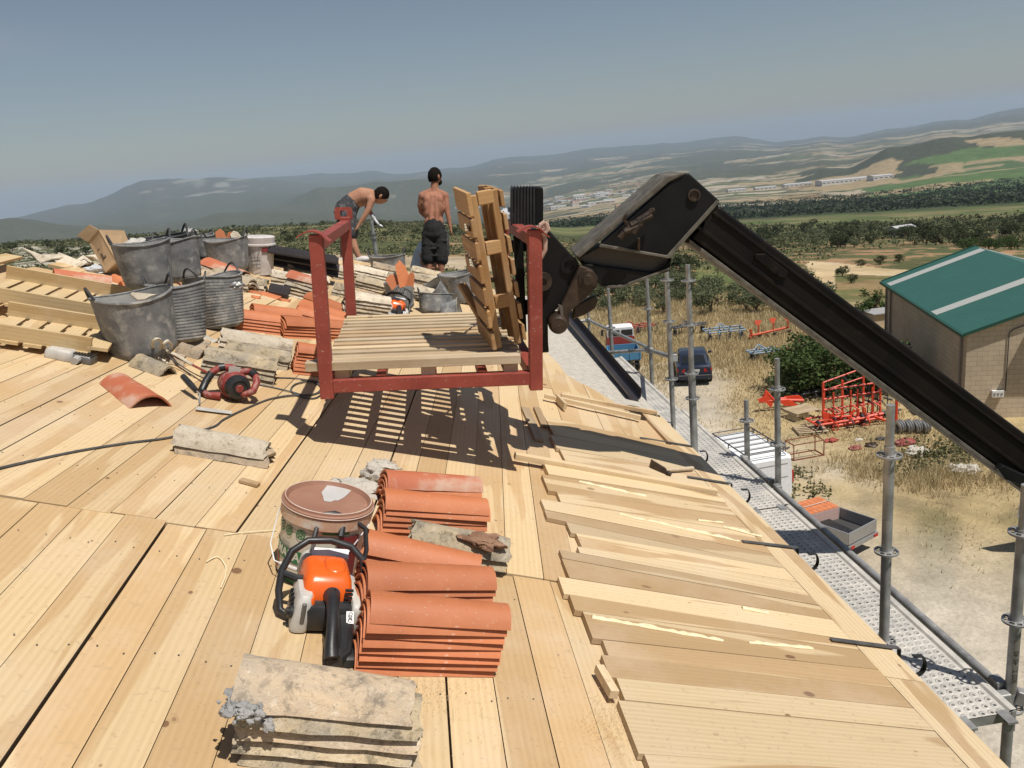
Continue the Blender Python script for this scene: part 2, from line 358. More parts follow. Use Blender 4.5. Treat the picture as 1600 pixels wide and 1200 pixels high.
M['rustagri'] = plain('dull_red_iron', (.30, .05, .03), .7); M['rustframe'] = plain('rusted_frame', (.22, .07, .035), .8)
M['carblue'] = plain('dark_blue_car_paint', (.022, .030, .055), .25, .3); M['glass'] = plain('dark_glass', (.015, .018, .02), .08)
M['taillight'] = plain('red_lens', (.4, .01, .01), .2); M['tyre'] = plain('tyre_rubber', (.015, .015, .015), .8); M['rim'] = plain('grey_rim', (.3, .3, .3), .4, .6)
M['whitepaint'] = plain('white_vehicle_paint', (.74, .75, .76), .4); M['trailergrey'] = plain('trailer_panel', (.36, .36, .36), .4, .5); M['trailerdark'] = plain('trailer_floor', (.05, .05, .05), .6)
M['truckred'] = plain('faded_red_paint', (.30, .04, .03), .6); M['truckblue'] = plain('faded_light_blue_paint', (.07, .22, .38), .55)
M['window'] = plain('window_glass', (.05, .06, .07), .1); M['plate'] = plain('plate_white', (.6, .6, .55), .5)
# ---------------------------------------------------------------- terrain
DS = [60, 80, 105, 145, 200, 350, 600, 1000, 1600, 2500, 4000, 6000, 8000, 11000, 15000, 20000, 27000]
T = {
 -500: [-.2, -.15, -.12, -.08, -.06, -.04, -.036, -.06, -.062, -.05, -.04, -.012, -.03, -.02, -.015, -.018, -.03],
 -120: [-.2, -.15, -.12, -.082, -.062, -.042, -.037, -.06, -.062, -.05, -.045, -.013, -.03, -.02, -.016, -.018, -.03],
 0:   [-.2, -.15, -.12, -.088, -.07, -.045, -.040, -.062, -.066, -.06, -.05, -.015, -.035, -.025, -.016, -.018, -.03],
 120: [-.2, -.15, -.12, -.095, -.075, -.052, -.044, -.064, -.068, -.064, -.052, -.030, -.035, -.024, -.008, -.018, -.03],
 240: [-.2, -.15, -.115, -.098, -.08, -.056, -.047, -.066, -.07, -.068, -.054, -.042, -.036, -.015, .0085, -.005, -.03],
 340: [-.2, -.15, -.115, -.10, -.084, -.060, -.049, -.068, -.074, -.07, -.055, -.033, -.036, -.012, .0055, -.004, -.03],
 420: [-.2, -.15, -.116, -.10, -.086, -.064, -.053, -.072, -.076, -.072, -.056, -.036, -.030, -.015, -.001, .002, -.03],
 500: [-.2, -.15, -.116, -.102, -.088, -.068, -.056, -.076, -.08, -.076, -.06, -.042, -.0150, -.02, -.01, .001, -.03],
 560: [-.2, -.15, -.117, -.103, -.09, -.070, -.058, -.08, -.084, -.078, -.066, -.048, -.0150, -.02, -.012, -.001, -.03],
 640: [-.2, -.152, -.118, -.105, -.093, -.075, -.066, -.082, -.084, -.078, -.070, -.055, -.016, -.022, -.014, -.009, -.03],
 720: [-.2, -.155, -.122, -.11, -.10, -.082, -.075, -.082, -.083, -.078, -.070, -.055, -.027, -.02, -.012, -.007, -.03],
 800: [-.2, -.158, -.128, -.118, -.108, -.092, -.082, -.083, -.082, -.076, -.066, -.056, -.038, -.02, -.007, .000, -.03],
 900: [-.2, -.166, -.138, -.128, -.118, -.104, -.094, -.088, -.082, -.073, -.060, -.048, -.036, -.024, -.012, -.002, -.03],
 1050: [-.2, -.170, -.148, -.138, -.128, -.112, -.100, -.092, -.083, -.070, -.055, -.042, -.031, -.020, -.014, -.005, -.03],
 1140: [-.2, -.172, -.152, -.142, -.132, -.115, -.102, -.093, -.083, -.070, -.054, -.040, -.029, -.019, -.014, -.004, -.03],
 1225: [-.2, -.174, -.155, -.145, -.134, -.117, -.104, -.093, -.083, -.070, -.053, -.036, -.026, -.020, -.017, -.0125, -.03],
 1320: [-.2, -.176, -.157, -.146, -.135, -.118, -.106, -.093, -.083, -.070, -.046, -.036, -.026, -.020, -.016, -.0125, -.03],
 1400: [-.2, -.178, -.158, -.147, -.136, -.119, -.107, -.093, -.083, -.068, -.030, -.036, -.026, -.020, -.015, -.011, -.03],
 1500: [-.2, -.178, -.158, -.147, -.136, -.119, -.106, -.093, -.082, -.064, -.0255, -.036, -.026, -.018, -.012, -.009, -.03],
 1600: [-.2, -.178, -.158, -.147, -.136, -.118, -.105, -.092, -.080, -.060, -.0250, -.036, -.024, -.016, -.009, -.0035, -.03],
 1750: [-.2, -.178, -.158, -.147, -.136, -.116, -.104, -.090, -.078, -.058, -.024, -.036, -.024, -.014, -.006, .000, -.03],
 2300: [-.2, -.178, -.158, -.147, -.136, -.114, -.100, -.088, -.075, -.056, -.024, -.036, -.024, -.014, -.006, .000, -.03]}
TX = sorted(T)
def az_of_px(x):
    y = 319 - .096 * x; d = Wd(x, y); return math.atan2(d.x, d.y)
TA = [az_of_px(x) for x in TX]
def px_of_az(a):
    if a <= TA[0]: return TX[0]
    if a >= TA[-1]: return TX[-1]
    for i in range(len(TA) - 1):
        if a <= TA[i + 1]: return TX[i] + (TX[i + 1] - TX[i]) * (a - TA[i]) / (TA[i + 1] - TA[i])
def smooth(t): return t * t * (3 - 2 * t)
LD = [math.log(d) for d in DS]
def te_at(x, D):
    i = 0
    if x <= TX[0]: i, fx = 0, 0.0
    elif x >= TX[-1]: i, fx = len(TX) - 2, 1.0
    else:
        while x > TX[i + 1]: i += 1
        fx = smooth((x - TX[i]) / (TX[i + 1] - TX[i]))
    L = math.log(max(D, 60.0)); j = 0
    if L >= LD[-1]: j, fd = len(LD) - 2, 1.0
    else:
        while L > LD[j + 1]: j += 1
        fd = smooth((L - LD[j]) / (LD[j + 1] - LD[j])) if j > 6 else (L - LD[j]) / (LD[j + 1] - LD[j])
    a = T[TX[i]]; b = T[TX[i + 1]]
    return (a[j] * (1 - fd) + a[j + 1] * fd) * (1 - fx) + (b[j] * (1 - fd) + b[j + 1] * fd) * fx
def tz(x, y):
    D = math.hypot(x, y)
    if D < 40: return 0.0
    px = px_of_az(math.atan2(x, y))
    if D < 60: return 0.0
    z = 12 + D * te_at(px, D)
    k = min(1.0, (D - 60) / 60)
    a = noise.fractal(Vector((x / 60, y / 60, 3.1)), 1.0, 2.0, 4) * .8 * k
    if D > 500:
        s = D / 7
        a += noise.fractal(Vector((x / s, y / s, 7.7)), .9, 2.0, 5) * D * (.0028 if D < 9000 else .0035) * min(1, (D - 500) / 1500)
    if D > 3500:
        s = D / 16; r = 1 - abs(noise.noise(Vector((x / s, y / s, 1.7)))) * 2
        r2 = 1 - abs(noise.noise(Vector((x / s * 2.7, y / s * 2.7, 4.7)))) * 2
        a += (r * .6 + r2 * .3 - .5) * D * .0030
    return z + a
def hit(px, py):
    """where the ray of a photograph pixel meets the terrain"""
    d = Wd(px, py); d = d / math.hypot(d.x, d.y); s = 15.0
    while s < 30000:
        p = CAM + d * s
        if p.z < tz(p.x, p.y): break
        s *= 1.01
    return Vector((p.x, p.y, tz(p.x, p.y)))
def sm(a, b, x): return 0 if x <= a else 1 if x >= b else smooth((x - a) / (b - a))
FOREST = (.030, .040, .022); SCRUB = (.075, .088, .038); TANF = (.36, .27, .155); GREENF = (.045, .10, .026); SOIL = (.33, .20, .115)
GRASS = (.42, .325, .175); DIRT = (.50, .445, .365); PALE = (.56, .52, .45); OLIVE = (.10, .105, .045)
def lerp(a, b, k): return tuple(a[i] * (1 - k) + b[i] * k for i in range(3))
def cover(x, y):
    D = math.hypot(x, y); px = px_of_az(math.atan2(x, y)); te = te_at(px, D)
    D0 = D
    row = 319 - .096 * px - te * 1300
    n1 = noise.fractal(Vector((x / 9, y / 9, 0)), 1, 2, 4); n2 = noise.fractal(Vector((x / 40, y / 40, 5)), 1, 2, 4)
    n3 = noise.fractal(Vector((x / 2.2, y / 2.2, 9)), 1, 2, 3)
    if D < 66:
        g = sm(24, 31, D + n1 * 7 + (px - 1250) * .008)
        path = 1 - sm(1.2, 4.2, abs(px - (1080 + 40 * math.sin(D * .12))) * D / 1300)
        g = g * (1 - .75 * path * (1 if D < 46 else 0))
        c = lerp(DIRT, lerp(GRASS, (.30, .235, .13), sm(-.3, .4, n3)), g)
        c = lerp(c, (.13, .13, .055), .55 * sm(.25, .6, n1 + n3 * .3) * g)
        c = lerp(c, PALE, .4 * sm(.1, .6, n2 + .3 * n3) * (1 - g))
        return lerp(c, OLIVE, sm(60, 66, D + n1 * 3) * .8)
    if D < 480:
        v = n1 + .4 * n3
        base = lerp(OLIVE, SCRUB, sm(-.3, .3, n2))
        if px > 640: base = lerp(base, SOIL, .85 * sm(-.02, .3, v) * (1 - sm(240, 330, D)))
        else:
            base = lerp(base, (.30, .22, .12), .6 * sm(.15, .45, v))
            if row < 366 + (px - 300) * -.03: base = lerp(base, (.22, .2, .10), .75 * sm(-.1, .2, n2 + .3))
        e = 8 * noise.noise(Vector((x / 14, y / 14, 2)))
        if 500 < px < 800 and 393 + (px - 560) * .03 + e * .2 < row < 409 + (px - 560) * .05 + e * .3: base = lerp(TANF, PALE, .2 + .2 * n1)
        if 0 < px < 250 and 372 < row + e < 410: base = lerp(base, PALE, .65 * sm(-.1, .3, v))
        if px > 1262 + e and 389 - (px - 1270) * .02 < row < 474 + e and not (1308 < px < 1438 and 402 - (px - 1310) * .01 < row + e * .4 < 447): base = lerp((.46, .34, .18), PALE, .15 + .2 * n1)
        elif px > 1262 and px < 1445 and 400 < row < 450: base = lerp((.13, .13, .05), SOIL, .5 * sm(-.1, .3, v))
        if 1080 < px < 1262 and 405 < row < 452 and n2 > -.25: base = lerp((.115, .145, .05), base, .25)
        if D > 330: base = lerp(base, FOREST, .5 * sm(-.2, .2, n2))
        return base
    s = D ** .55
    if D > 1000:
        jn = noise.fractal(Vector((x / 420, y / 420, 6)), 1, 2, 4); jm = noise.fractal(Vector((x / 520, y / 520, 16)), 1, 2, 4); px += 38 * jn; D *= 1 + .16 * jm
    if D0 < 1000:
        n = noise.fractal(Vector((x / 60, y / 60, 1)), 1, 2, 4)
        if px > 800:
            return lerp(lerp((.085, .115, .04), (.18, .16, .08), sm(-.2, .4, n)), FOREST, sm(780, 960, D + 100 * n) + .8 * (1 - sm(500, 560, D + 60 * n)) if 0 else sm(780, 960, D + 100 * n))
        return lerp((.19, .175, .085), FOREST, .75 * sm(-.2, .15, n + .2 * n1))
    # far patchwork of fields, woods and bare ground
    cs = 150 if D0 < 3000 else 210 if D0 < 8000 else 330
    ux, uy = x / D0, y / D0; aa = math.atan2(x, y) * D0; q = Vector((x / cs, y / cs, 0)); q += Vector((noise.noise(q * .7), noise.noise(q * .7 + Vector((5, 5, 5))), 0)) * .6
    dd, pp = noise.voronoi(q); r = noise.cell(pp[0] * 3.37 + Vector((.5, .5, .5))); r2 = noise.cell(pp[0] * 7.1 + Vector((.2, .8, .5)))
    r = abs(r) % 1; r2 = abs(r2) % 1
    n = noise.fractal(Vector((x / (cs * 4), y / (cs * 4), 2)), 1, 2, 4); fo = 0.0
    field = lerp(TANF, PALE, r2 * .7) if r < .52 else lerp(GREENF, TANF, r2 * .35) if r < .68 else lerp(SOIL, TANF, r2) if r < .8 else OLIVE
    edge = 1 - sm(.03, .10, dd[1] - dd[0]); field = lerp(field, FOREST, .75 * edge)
    if D < 1700 and px > 800: fo = .93
    if 1700 < D < 2600 and px > 1000: fo = .45 - sm(1100, 1250, px) * .1
    if px > 1250 and 2950 < D <= 3700: fo = 1
    if px < 760: fo = .86 + .4 * n
    elif px < 900: fo = .45 + .4 * n
    if px > 1370 and 1500 < D < 2950: field = lerp(GREENF, (.07, .15, .03), r2); fo = .12 if r < .8 else 0; field = lerp(field, TANF, .9) if r > .86 else field
    if px > 1262 and px < 1412 and 2500 + (px - 1262) * 1.5 < D < 3300 - (px - 1262) * .4: field = TANF; fo = 0
    if px > 1515 and 3050 < D < 3500 + n * 300: field = TANF; fo = 0
    if px > 1250 and 3700 < D < 5200: fo = .97 + .3 * n
    if D > 9000: fo = max(fo, .72 + .9 * n + (.3 if D > 13000 else 0))
    if 4500 < D < 12000 and px > 840: fo = .52 + .7 * n
    if 5200 < D < 9500 and px > 1230: fo = .35 + .8 * n
    fo = sm(.42, .60, fo + (r - .5) * .25) if fo < .9 else min(1, fo)
    c = lerp(field, FOREST, fo); c = lerp(c, (.13, .13, .085), .28 if D0 < 4500 else .45)  # far colours pulled toward one dull tone, haze painted into the ground
    if 270 < px < 400 and D > 10500 and te > -.012: c = lerp(c, PALE, .3 * sm(-.1, .3, noise.noise(Vector((x / 260, y / 900, 2)))))
    return c
azs = []
a = -180.0
while a < 180:
    azs.append(R_(a)); a += (.13 if -36 <= a <= 50 else 1.0 if -60 < a < 75 else 5.0)
rds = [0.6]
while rds[-1] < 30000: rds.append(rds[-1] * (1.016 if rds[-1] > 24 else 1.25) )
na = len(azs); V_ = []; C_ = []; FF = []
for r in rds:
    for a in azs:
        x, y = r * math.sin(a), r * math.cos(a); vis = -.66 < a < .9
        V_.append((x, y, tz(x, y) if r > 40 else 0.0)); C_.append(cover(x, y) if vis else OLIVE)
for i in range(len(rds) - 1):
    for k in range(na):
        k2 = (k + 1) % na; FF.append((i * na + k, i * na + k2, (i + 1) * na + k2, (i + 1) * na + k))
FF.append(tuple(range(na)))
me = bpy.data.meshes.new('ground'); me.from_pydata(V_, [], FF)
ca = me.color_attributes.new('cover', 'FLOAT_COLOR', 'POINT'); fl = []
for c in C_: fl += [c[0], c[1], c[2], 1]
ca.data.foreach_set('color', fl); me.polygons.foreach_set('use_smooth', [True] * len(FF))
t = NT('countryside'); at = t.n('ShaderNodeVertexColor'); at.layer_name = 'cover'; v = t.coord('Object')
n1 = t.noise(v, 1.3, 6, .7); n2 = t.noise(v, .035, 8, .72); n3 = t.noise(v, 9.0, 5, .7)
col = t.mix(1.0, at.outputs[0], t.ramp(n1, [(.25, .72), (.75, 1.22)]), 'MULTIPLY')
col = t.mix(1.0, col, t.ramp(n2, [(.3, .6), (.7, 1.35)]), 'MULTIPLY')
col = t.mix(1.0, col, t.ramp(n3, [(.3, .8), (.7, 1.15)]), 'MULTIPLY')
peb = t.ramp(t.noise(v, 16, 2, .5), [(.66, 0.0), (.72, 1.0)]); col = t.mix(t.math('MULTIPLY', peb, .35), col, (.5, .46, .4))
t.bump(n3, .6, .06); t.set(col, .95, 0, .1)
me.materials.append(t.m); ground = bpy.data.objects.new('ground', me); COL.objects.link(ground); tag(ground, kind='structure')
# ---------------------------------------------------------------- the house under repair
EAVE = 1.72
hb = empty('house', Vector((0, 0, 0)), 'house being re-roofed with pale new pine boards, its walls below the roof', 'house')
stone = dirty('rough_stone_wall', (.36, .30, .22), (.26, .22, .17), 3, .9, c3=(.42, .37, .3), f3=.3, s3=6, bump=1, bscale=12, bd=.03)
mb = MB(); ze = rp(1.45 / math.cos(S18), 0).z - .14
for a, b in (((1.45, -3.4), (1.45, 12.1)), ((1.45, 12.0), (-.9, 12.0)), ((-.9, 12.0), (-3.5, 6.6)), ((-3.5, 6.6), (-3.5, -3.4)), ((-3.6, -3.4), (1.45, -3.4))):
    za = rp(a[0] / math.cos(S18), 0).z - .14; zb = rp(b[0] / math.cos(S18), 0).z - .14
    nrm = Vector((b[1] - a[1], -(b[0] - a[0]), 0)).normalized() * -.35
    P = [Vector((a[0], a[1], -.2)), Vector((b[0], b[1], -.2)), Vector((b[0], b[1], zb)), Vector((a[0], a[1], za))]
    mb.prism(P, nrm)
mb.build('wall', stone, hb, smooth=False)
# added dark sheet beneath the boards, its colour standing in for shade in the gaps
mb = MB()
def ca_(X, Y, h): return RO + EX * (X / math.cos(S18)) + EY * Y + EZ * h
HIP = [(-9, 4.0), (-3.55, 6.9), (-2.95, 7.75), (-2.35, 9.0), (-1.6, 10.6), (-.96, 12.3), (1.8, 12.3)]
def ymax(X):
    for (a, b), (c, d) in zip(HIP, HIP[1:]):
        if X <= c: return b + (d - b) * (X - a) / (c - a)
    return 12.3
mb.prism([ca_(-3.9, -3.5, -.13), ca_(1.62, -3.5, -.13), ca_(1.62, 12.2, -.13), ca_(-.96, 12.2, -.13), ca_(-2.4, 8.8, -.13), ca_(-3.6, 6.7, -.13)], EZ * .1)
mb.build('gap_shade_sheet', dirty('gap_shade_dark', (.05, .035, .025), (.09, .065, .04), 4, .9), hb, smooth=False)
TN15 = math.tan(R_(5.0)); JY = 3.07
mb = MB(); rnd = random.Random(3)
X = -1.094 - .145 * 21; k = 0
while X < 1.75:
    wdt = .145 + (rnd.random() - .5) * .012 if X > -.8 else .145
    x2 = min(X + wdt, 1.69)
    g = .0016 + .0022 * rnd.random()
    if abs(X + 1.094) < .01: g = .0055
    if rnd.random() < .14: g += .005
    if X > 1.68: break
    tone = (rnd.random(), rnd.random(), 0)
    # near boards, end joints at JY
    jo = JY + (rnd.random() - .5) * .05
    dz = (rnd.random() - .5) * .003
    P = [ca_(X + g, -3.5, -.025), ca_(x2, -3.5, -.025), ca_(x2, jo - .004, -.025), ca_(X + g, jo - .004, -.025)]
    mb.ct = tone; Q = [p + EZ * (.025 + dz) for p in P]
    # rotate order so the long side is the first edge
    mb.hexa([P[1], P[2], P[3], P[0], Q[1], Q[2], Q[3], Q[0]])
    X += wdt
# far boards, laid five degrees off and in two lengths
c0 = -5.2
while c0 < 1.6:
    wdt = .145 + (rnd.random() - .5) * .014; g = .0014 + .002 * rnd.random() + (.006 if rnd.random() < .16 else 0)
    cuts = [JY + (rnd.random() - .5) * .02, 7.0 + rnd.choice((-.5, 0, .0, .6)), 10.4 + rnd.choice((-.5, 0, .4)), 14]
    for i in range(3):
        y0, y1 = cuts[i], cuts[i + 1]
        def xx(y, c): return c + (y - JY) * TN15
        lim = 1.22 if i or c0 < .75 else 1.22
        ye = min(y1, ymax(xx(y1, c0)))
        if xx(ye, c0 + wdt) > 1.60: ye = JY + (1.60 - c0 - wdt) / TN15
        if xx((y0 + ye) / 2, c0) < -3.85: 
            continue
        ye = min(ye, 12.3)
        if ye - y0 < .15: continue
        tone = (rnd.random(), rnd.random(), 0); dz = (rnd.random() - .5) * .004
        A = xx(y0, c0) + g; B = xx(y0, c0 + wdt); Cc = xx(ye, c0 + wdt); Dd = xx(ye, c0) + g
        P = [ca_(B, y0 + .004, -.025), ca_(Cc, ye, -.025), ca_(Dd, ye, -.025), ca_(A, y0 + .004, -.025)]
        mb.ct = tone; mb.hexa(P + [p + EZ * (.025 + dz) for p in P])
    c0 += wdt
mb.build('roof_boarding', M['deck'], hb, smooth=False)
# nailed eave boards running down the slope, each its own part
E_ = [(849, 655, 1000, 690, 0), (858, 685, 1079, 727, 0), (873, 707, 1100, 745, 0), (846, 728, 1148, 790, 1), (845, 748, 1152, 797, 0), (868, 775, 1165, 815, 0), (843, 786, 1180, 840, 0),
      (849, 804, 1220, 876, 0), (883, 822, 1228, 896, 0), (898, 841, 1242, 898, 1), (900, 862, 1260, 919, 0), (872, 866, 1281, 942, 0), (876, 880, 1297, 958, 0), (870, 909, 1310, 978, 1),
      (887, 938, 1320, 1008, 0), (908, 965, 1350, 1025, 0), (939, 1009, 1360, 1055, 0), (937, 1033, 1385, 1082, 0), (960, 1070, 1400, 1113, 0), (963, 1104, 1440, 1150, 0), (1003, 1190, 1500, 1222, 0)]
def edge_pt(x, y, x2, y2, X=None):
    a = roof(x, y); b = roof(x2, y2)
    if X is None: return a
    return a + (b - a) * ((X - a.x) / (b.x - a.x))
rr = random.Random(11); lst = []
for i, e in enumerate(E_):
    L0 = edge_pt(*e[:4]); R0 = edge_pt(*e[:4], X=1.553); lst.append((L0, R0, e[4]))
# two more board edges below the frame
for dy in (.17, .36, .55, .74): lst.append((lst[20][0] - EY * dy + EX * rr.uniform(-.05, .05), lst[20][1] - EY * dy, 0))
for i in range(len(lst) - 1):
    L0, R0, pale = lst[i]; L1, R1, _ = lst[i + 1]
    d = (R1 - L1).normalized(); 
    k = (L0.x - L1.x) / d.x                                  # square end at this board's own length
    L1b = L1 + d * k
    th = .024 if i != 3 else .034; gap = EY * .003
    mb = MB(); mb.ct = (rr.uniform(0, .2) if pale else rr.random(), 1.0 if pale else rr.uniform(.1, .9), 0 if rr.random() < .85 else rr.uniform(.2, .5))
    P = [L1b + gap, R1 + gap, R0, L0]
    mb.hexa([p + EZ * .003 for p in P] + [p + EZ * (th + rr.uniform(-.002, .003)) for p in P])
    mb.build('eave_board', M['plank'], hb, smooth=False)
mb = MB(); y0 = -1.0
for y1, tn in ((2.63, (.5, .5, 0)), (6.35, (.35, .62, 0))):
    mb.ct = tn; P = [ca_(EAVE, y0, -.03), ca_(EAVE, y1 - .004, -.03), ca_(1.558, y1 - .004, -.03), ca_(1.558, y0, -.03)]
    mb.hexa(P + [p + EZ * .052 for p in P]); y0 = y1
mb.build('eave_trim_board', M['plank'], hb, smooth=False)
# bare mortar bed along the far eave
mb = MB(); n = 40; g = []
for i in range(n + 1):
    Y = 6.37 + (12.1 - 6.37) * i / n
    xl = 1.12 + .10 * noise.noise(Vector((Y * 1.3, 0, 0))) - (.15 if Y > 9 else 0) + max(0, (7.2 - Y)) * .35
    for j in range(7):
        X = xl + (1.74 - xl) * j / 6; h = .006 + .012 * abs(noise.noise(Vector((X * 7, Y * 4, 3)))) + .006 * (0 < j < 6)
        if j == 0: h = -.004
        g.append(ca_(X, Y, h))
o = len(mb.v); mb.v += g
for i in range(n):
    for j in range(6): a = o + i * 7 + j; mb.face([a, a + 1, a + 8, a + 7])
for i in range(n): a = i * 7 + 6; o2 = len(mb.v); mb.v += [mb.v[a] - EZ * .1, mb.v[a + 7] - EZ * .1]; mb.face([a, o2, o2 + 1, a + 7])
mb.build('mortar_bed', M['mortar'], hb)
# cream foam squeezed out along board seams
for (A, B) in (((905, 752), (1010, 775)), ((968, 803), (1155, 845)), ((1090, 812), (1130, 816)), ((925, 964), (1130, 1000)), ((1170, 1003), (1270, 1012)), ((1130, 822), (1190, 838)), ((1160, 950), (1200, 957))):
    a = roof(*A, .028); b = roof(*B, .028); mb = MB(); nn = max(8, int((b - a).length / .02)); pts = []; rs = []
    for i in range(nn + 1):
        p = a.lerp(b, i / nn); w_ = noise.noise(p * 19); pts.append(p + EY * .007 * w_ - EZ * .003); rs.append(max(.002, .0085 + .009 * noise.noise(p * 33)))
    mb.tube(pts, rs, 6); mb.build('foam_bead', M['foam'], hb)

mb = MB(); nr = random.Random(12)
for k in range(26):
    X = -1.094 - .145 * 14 + .145 * k
    for j in range(9):
        Y = .35 + .62 * j
        for q in (.035, .11):
            xx = X + q + nr.uniform(-.012, .012) + (max(0, Y - JY) * TN15); yy = Y + nr.uniform(-.02, .02)
            if xx > (.2 if Y < 6 else 1.1): continue
            c_ = ca_(xx, yy, .0035); r_ = .0032; mb.add([c_ + EX * r_ * math.cos(a_) + EY * r_ * math.sin(a_) for a_ in (0, 1.05, 2.1, 3.14, 4.19, 5.24)], [(0, 1, 2, 3, 4, 5)])
tag(mb.build('nail_heads', M['darksteel'], hb, smooth=False), kind='stuff')
# ---------------------------------------------------------------- curved roof tiles
def tile_mesh(name, mat, L=.45, w1=.205, w2=.17, h1=.068, h2=.058, th=.0095, rough=0.0, seed=0, nx=10, chip=0.0, dirtm=None):
    mb = MB(); na_ = 14; o = 0
    def P(u, a, inset):
        w_ = (w1 * (1 - u) + w2 * u) / 2 - inset; h = h1 * (1 - u) + h2 * u - inset
        x = (u - .5) * L
        if chip and u in (0, 1): x += (1 if u == 0 else -1) * chip * (.5 + noise.noise(Vector((a * 2.2, seed, u * 5)))) * L * .1
        q_ = math.copysign(abs(math.cos(a)) ** .8, math.cos(a)); y = w_ * q_; z = h * (1 - abs(q_) ** 2.25)
        p = Vector((x, y, max(z, 0)))
        if rough: p += Vector((0, noise.noise(p * 14 + Vector((seed, 0, 0))), noise.noise(p * 11 + Vector((0, seed, 0))))) * rough
        return p
    for inset in (0, th):
        for i in range(nx + 1):
            for k in range(na_ + 1): mb.v.append(P(i / nx, math.pi * k / na_, inset))
    N = (nx + 1) * (na_ + 1); st = na_ + 1
    for s in (0, 1):
        for i in range(nx):
            for k in range(na_): a = s * N + i * st + k; mb.face([a, a + 1, a + st + 1, a + st])
    for i in range(nx):
        for k in (0, na_): a = i * st + k; mb.face([a, a + st, N + a + st, N + a])
    for k in range(na_):
        for i in (0, nx): a = i * st + k; mb.face([a, a + 1, N + a + 1, N + a])
    return mb.mesh(name, mat, ang=40)
TM = {'new': [tile_mesh('new_tile', M['newtile'], seed=i) for i in range(2)],
      'dusty': [tile_mesh('dusty_tile', M['dustytile'], rough=.002, seed=i) for i in range(2)],
      'old': [tile_mesh('old_tile', M['oldtile'], rough=.005, seed=i * 7, chip=.5, th=.014) for i in range(4)],
      'pink': [tile_mesh('old_pink_tile', M['oldtile2'], rough=.005, seed=i * 5 + 2, chip=.5, th=.014) for i in range(3)],
      'white': [tile_mesh('whitish_tile', M['whitetile'], rough=.005, seed=i * 5 + 9, chip=.5, th=.014) for i in range(3)]}
ORD = ['top', 'second', 'third', 'fourth', 'fifth', 'sixth', 'seventh', 'eighth', 'ninth', 'tenth', 'eleventh', 'twelfth']
trnd = random.Random(5)
ADJ = {'new': 'new orange clay tile', 'dusty': 'dusty orange clay tile', 'old': 'weathered lichen-stained clay tile', 'pink': 'faded pinkish old clay tile', 'white': 'lime-whitened old clay tile'}
def tile(kind, mw, label, group=None, scale=(1, 1, 1)):
    o = bpy.data.objects.new('roof_tile', trnd.choice(TM[kind])); COL.objects.link(o)
    o.matrix_world = mw @ Matrix.Diagonal((scale[0], scale[1], scale[2], 1)); tag(o, label, 'roof tile', group); return o
def stack(A, B, n, kinds, where, pitch=.026, h0=0.0, dy=-.004, dx=.003, wsc=1.0, flip=False, jit=1.0, topk=None, base=0.0):
    """n nested tiles whose top ridge runs between two photograph pixels"""
    nk_ = kinds == 'new'; H = base + pitch * (n - 1) + (.058 if nk_ else .068)
    if nk_: wsc *= .80
    a = roof(A[0], A[1], H); b = roof(B[0], B[1], H); d = b - a; L = d.length
    yaw = math.degrees(math.atan2(d.dot(EY), d.dot(EX))) + (180 if flip else 0)
    c = (a + b) / 2 - EZ * H; q = onroof(0, 0, yaw, at=c); sy = L / .45 * .5 + .5
    for i in range(n):
        k = kinds[i % len(kinds)] if isinstance(kinds, (list, tuple)) else kinds
        if i == n - 1 and topk: k = topk
        j = n - 1 - i; s_ = (-1 if flip else 1)
        r = .2 if k in ('new', 'dusty') else 1.0
        loc = Vector((s_ * (-dx * j) + trnd.uniform(-.004, .004) * jit * (1 + r * 2), s_ * dy * j + trnd.uniform(-.002, .002) * jit * (1 + r * 2), base + pitch * i + .002))
        mw = q @ Matrix.Translation(loc) @ Matrix.Rotation(R_(trnd.uniform(-1.2, 1.2) * jit * (1 + r)), 4, 'Z')
        lab = f'{ADJ[k]}, {ORD[j]} of the {where}' if n > 1 else f'{ADJ[k]} {where}'
        tile(k, mw, lab, 'stacked roof tiles', (L / .45, sy * wsc, .84 if nk_ else 1))
# foreground stacks of new tiles
stack((578, 928), (795, 943), 8, 'new', 'nearest tall orange stack right of the chainsaw', pitch=.0235, dy=-.002, dx=.003)
stack((572, 880), (771, 884), 7, 'new', 'orange stack just behind the nearest one', pitch=.0235, dx=.004)
stack((567, 827), (756, 868), 6, 'new', 'skewed orange stack beside the paint bucket', pitch=.0235, dx=.004)
stack((603, 765), (764, 778), 6, 'new', 'orange stack behind the broken brown tile', pitch=.0235, wsc=.95)
stack((603, 735), (752, 745), 5, 'new', 'farthest of the foreground orange stacks', pitch=.0235, wsc=.95, topk='dusty')
# old tiles at the bottom of the picture
stack((375, 1036), (662, 1068), 5, ['old', 'old', 'pink', 'old'], 'old pile at the bottom edge under the chainsaw', pitch=.035, dy=-.004, dx=-.006, wsc=1.05, topk='pink', jit=1.0)
# broken mossy tile between the orange stacks, with one beneath
stack((640, 812), (800, 842), 2, 'old', 'broken brown pair wedged between orange stacks', pitch=.04, base=.03, wsc=1.1)
# pair lying alone on the boards
stack((275, 664), (425, 690), 2, ['pink', 'white'], 'lone pair on bare boards left of the paint bucket', pitch=.034, dx=-.012, dy=-.006)
# single tile, wide end towards the camera
stack((185, 580), (238, 618), 1, 'dusty', 'lying alone between the buckets and the mixer', wsc=1.15, flip=True)
# middle left: three old stacks
stack((345, 512), (462, 530), 3, 'white', 'upper whitish pile behind the mixer', base=.02, pitch=.035, wsc=.95)
stack((322, 540), (440, 560), 4, 'old', 'front pile of old tiles behind the mixer', pitch=.033, wsc=1.0)
stack((352, 530), (458, 548), 3, 'old', 'middle pile of old tiles behind the mixer')
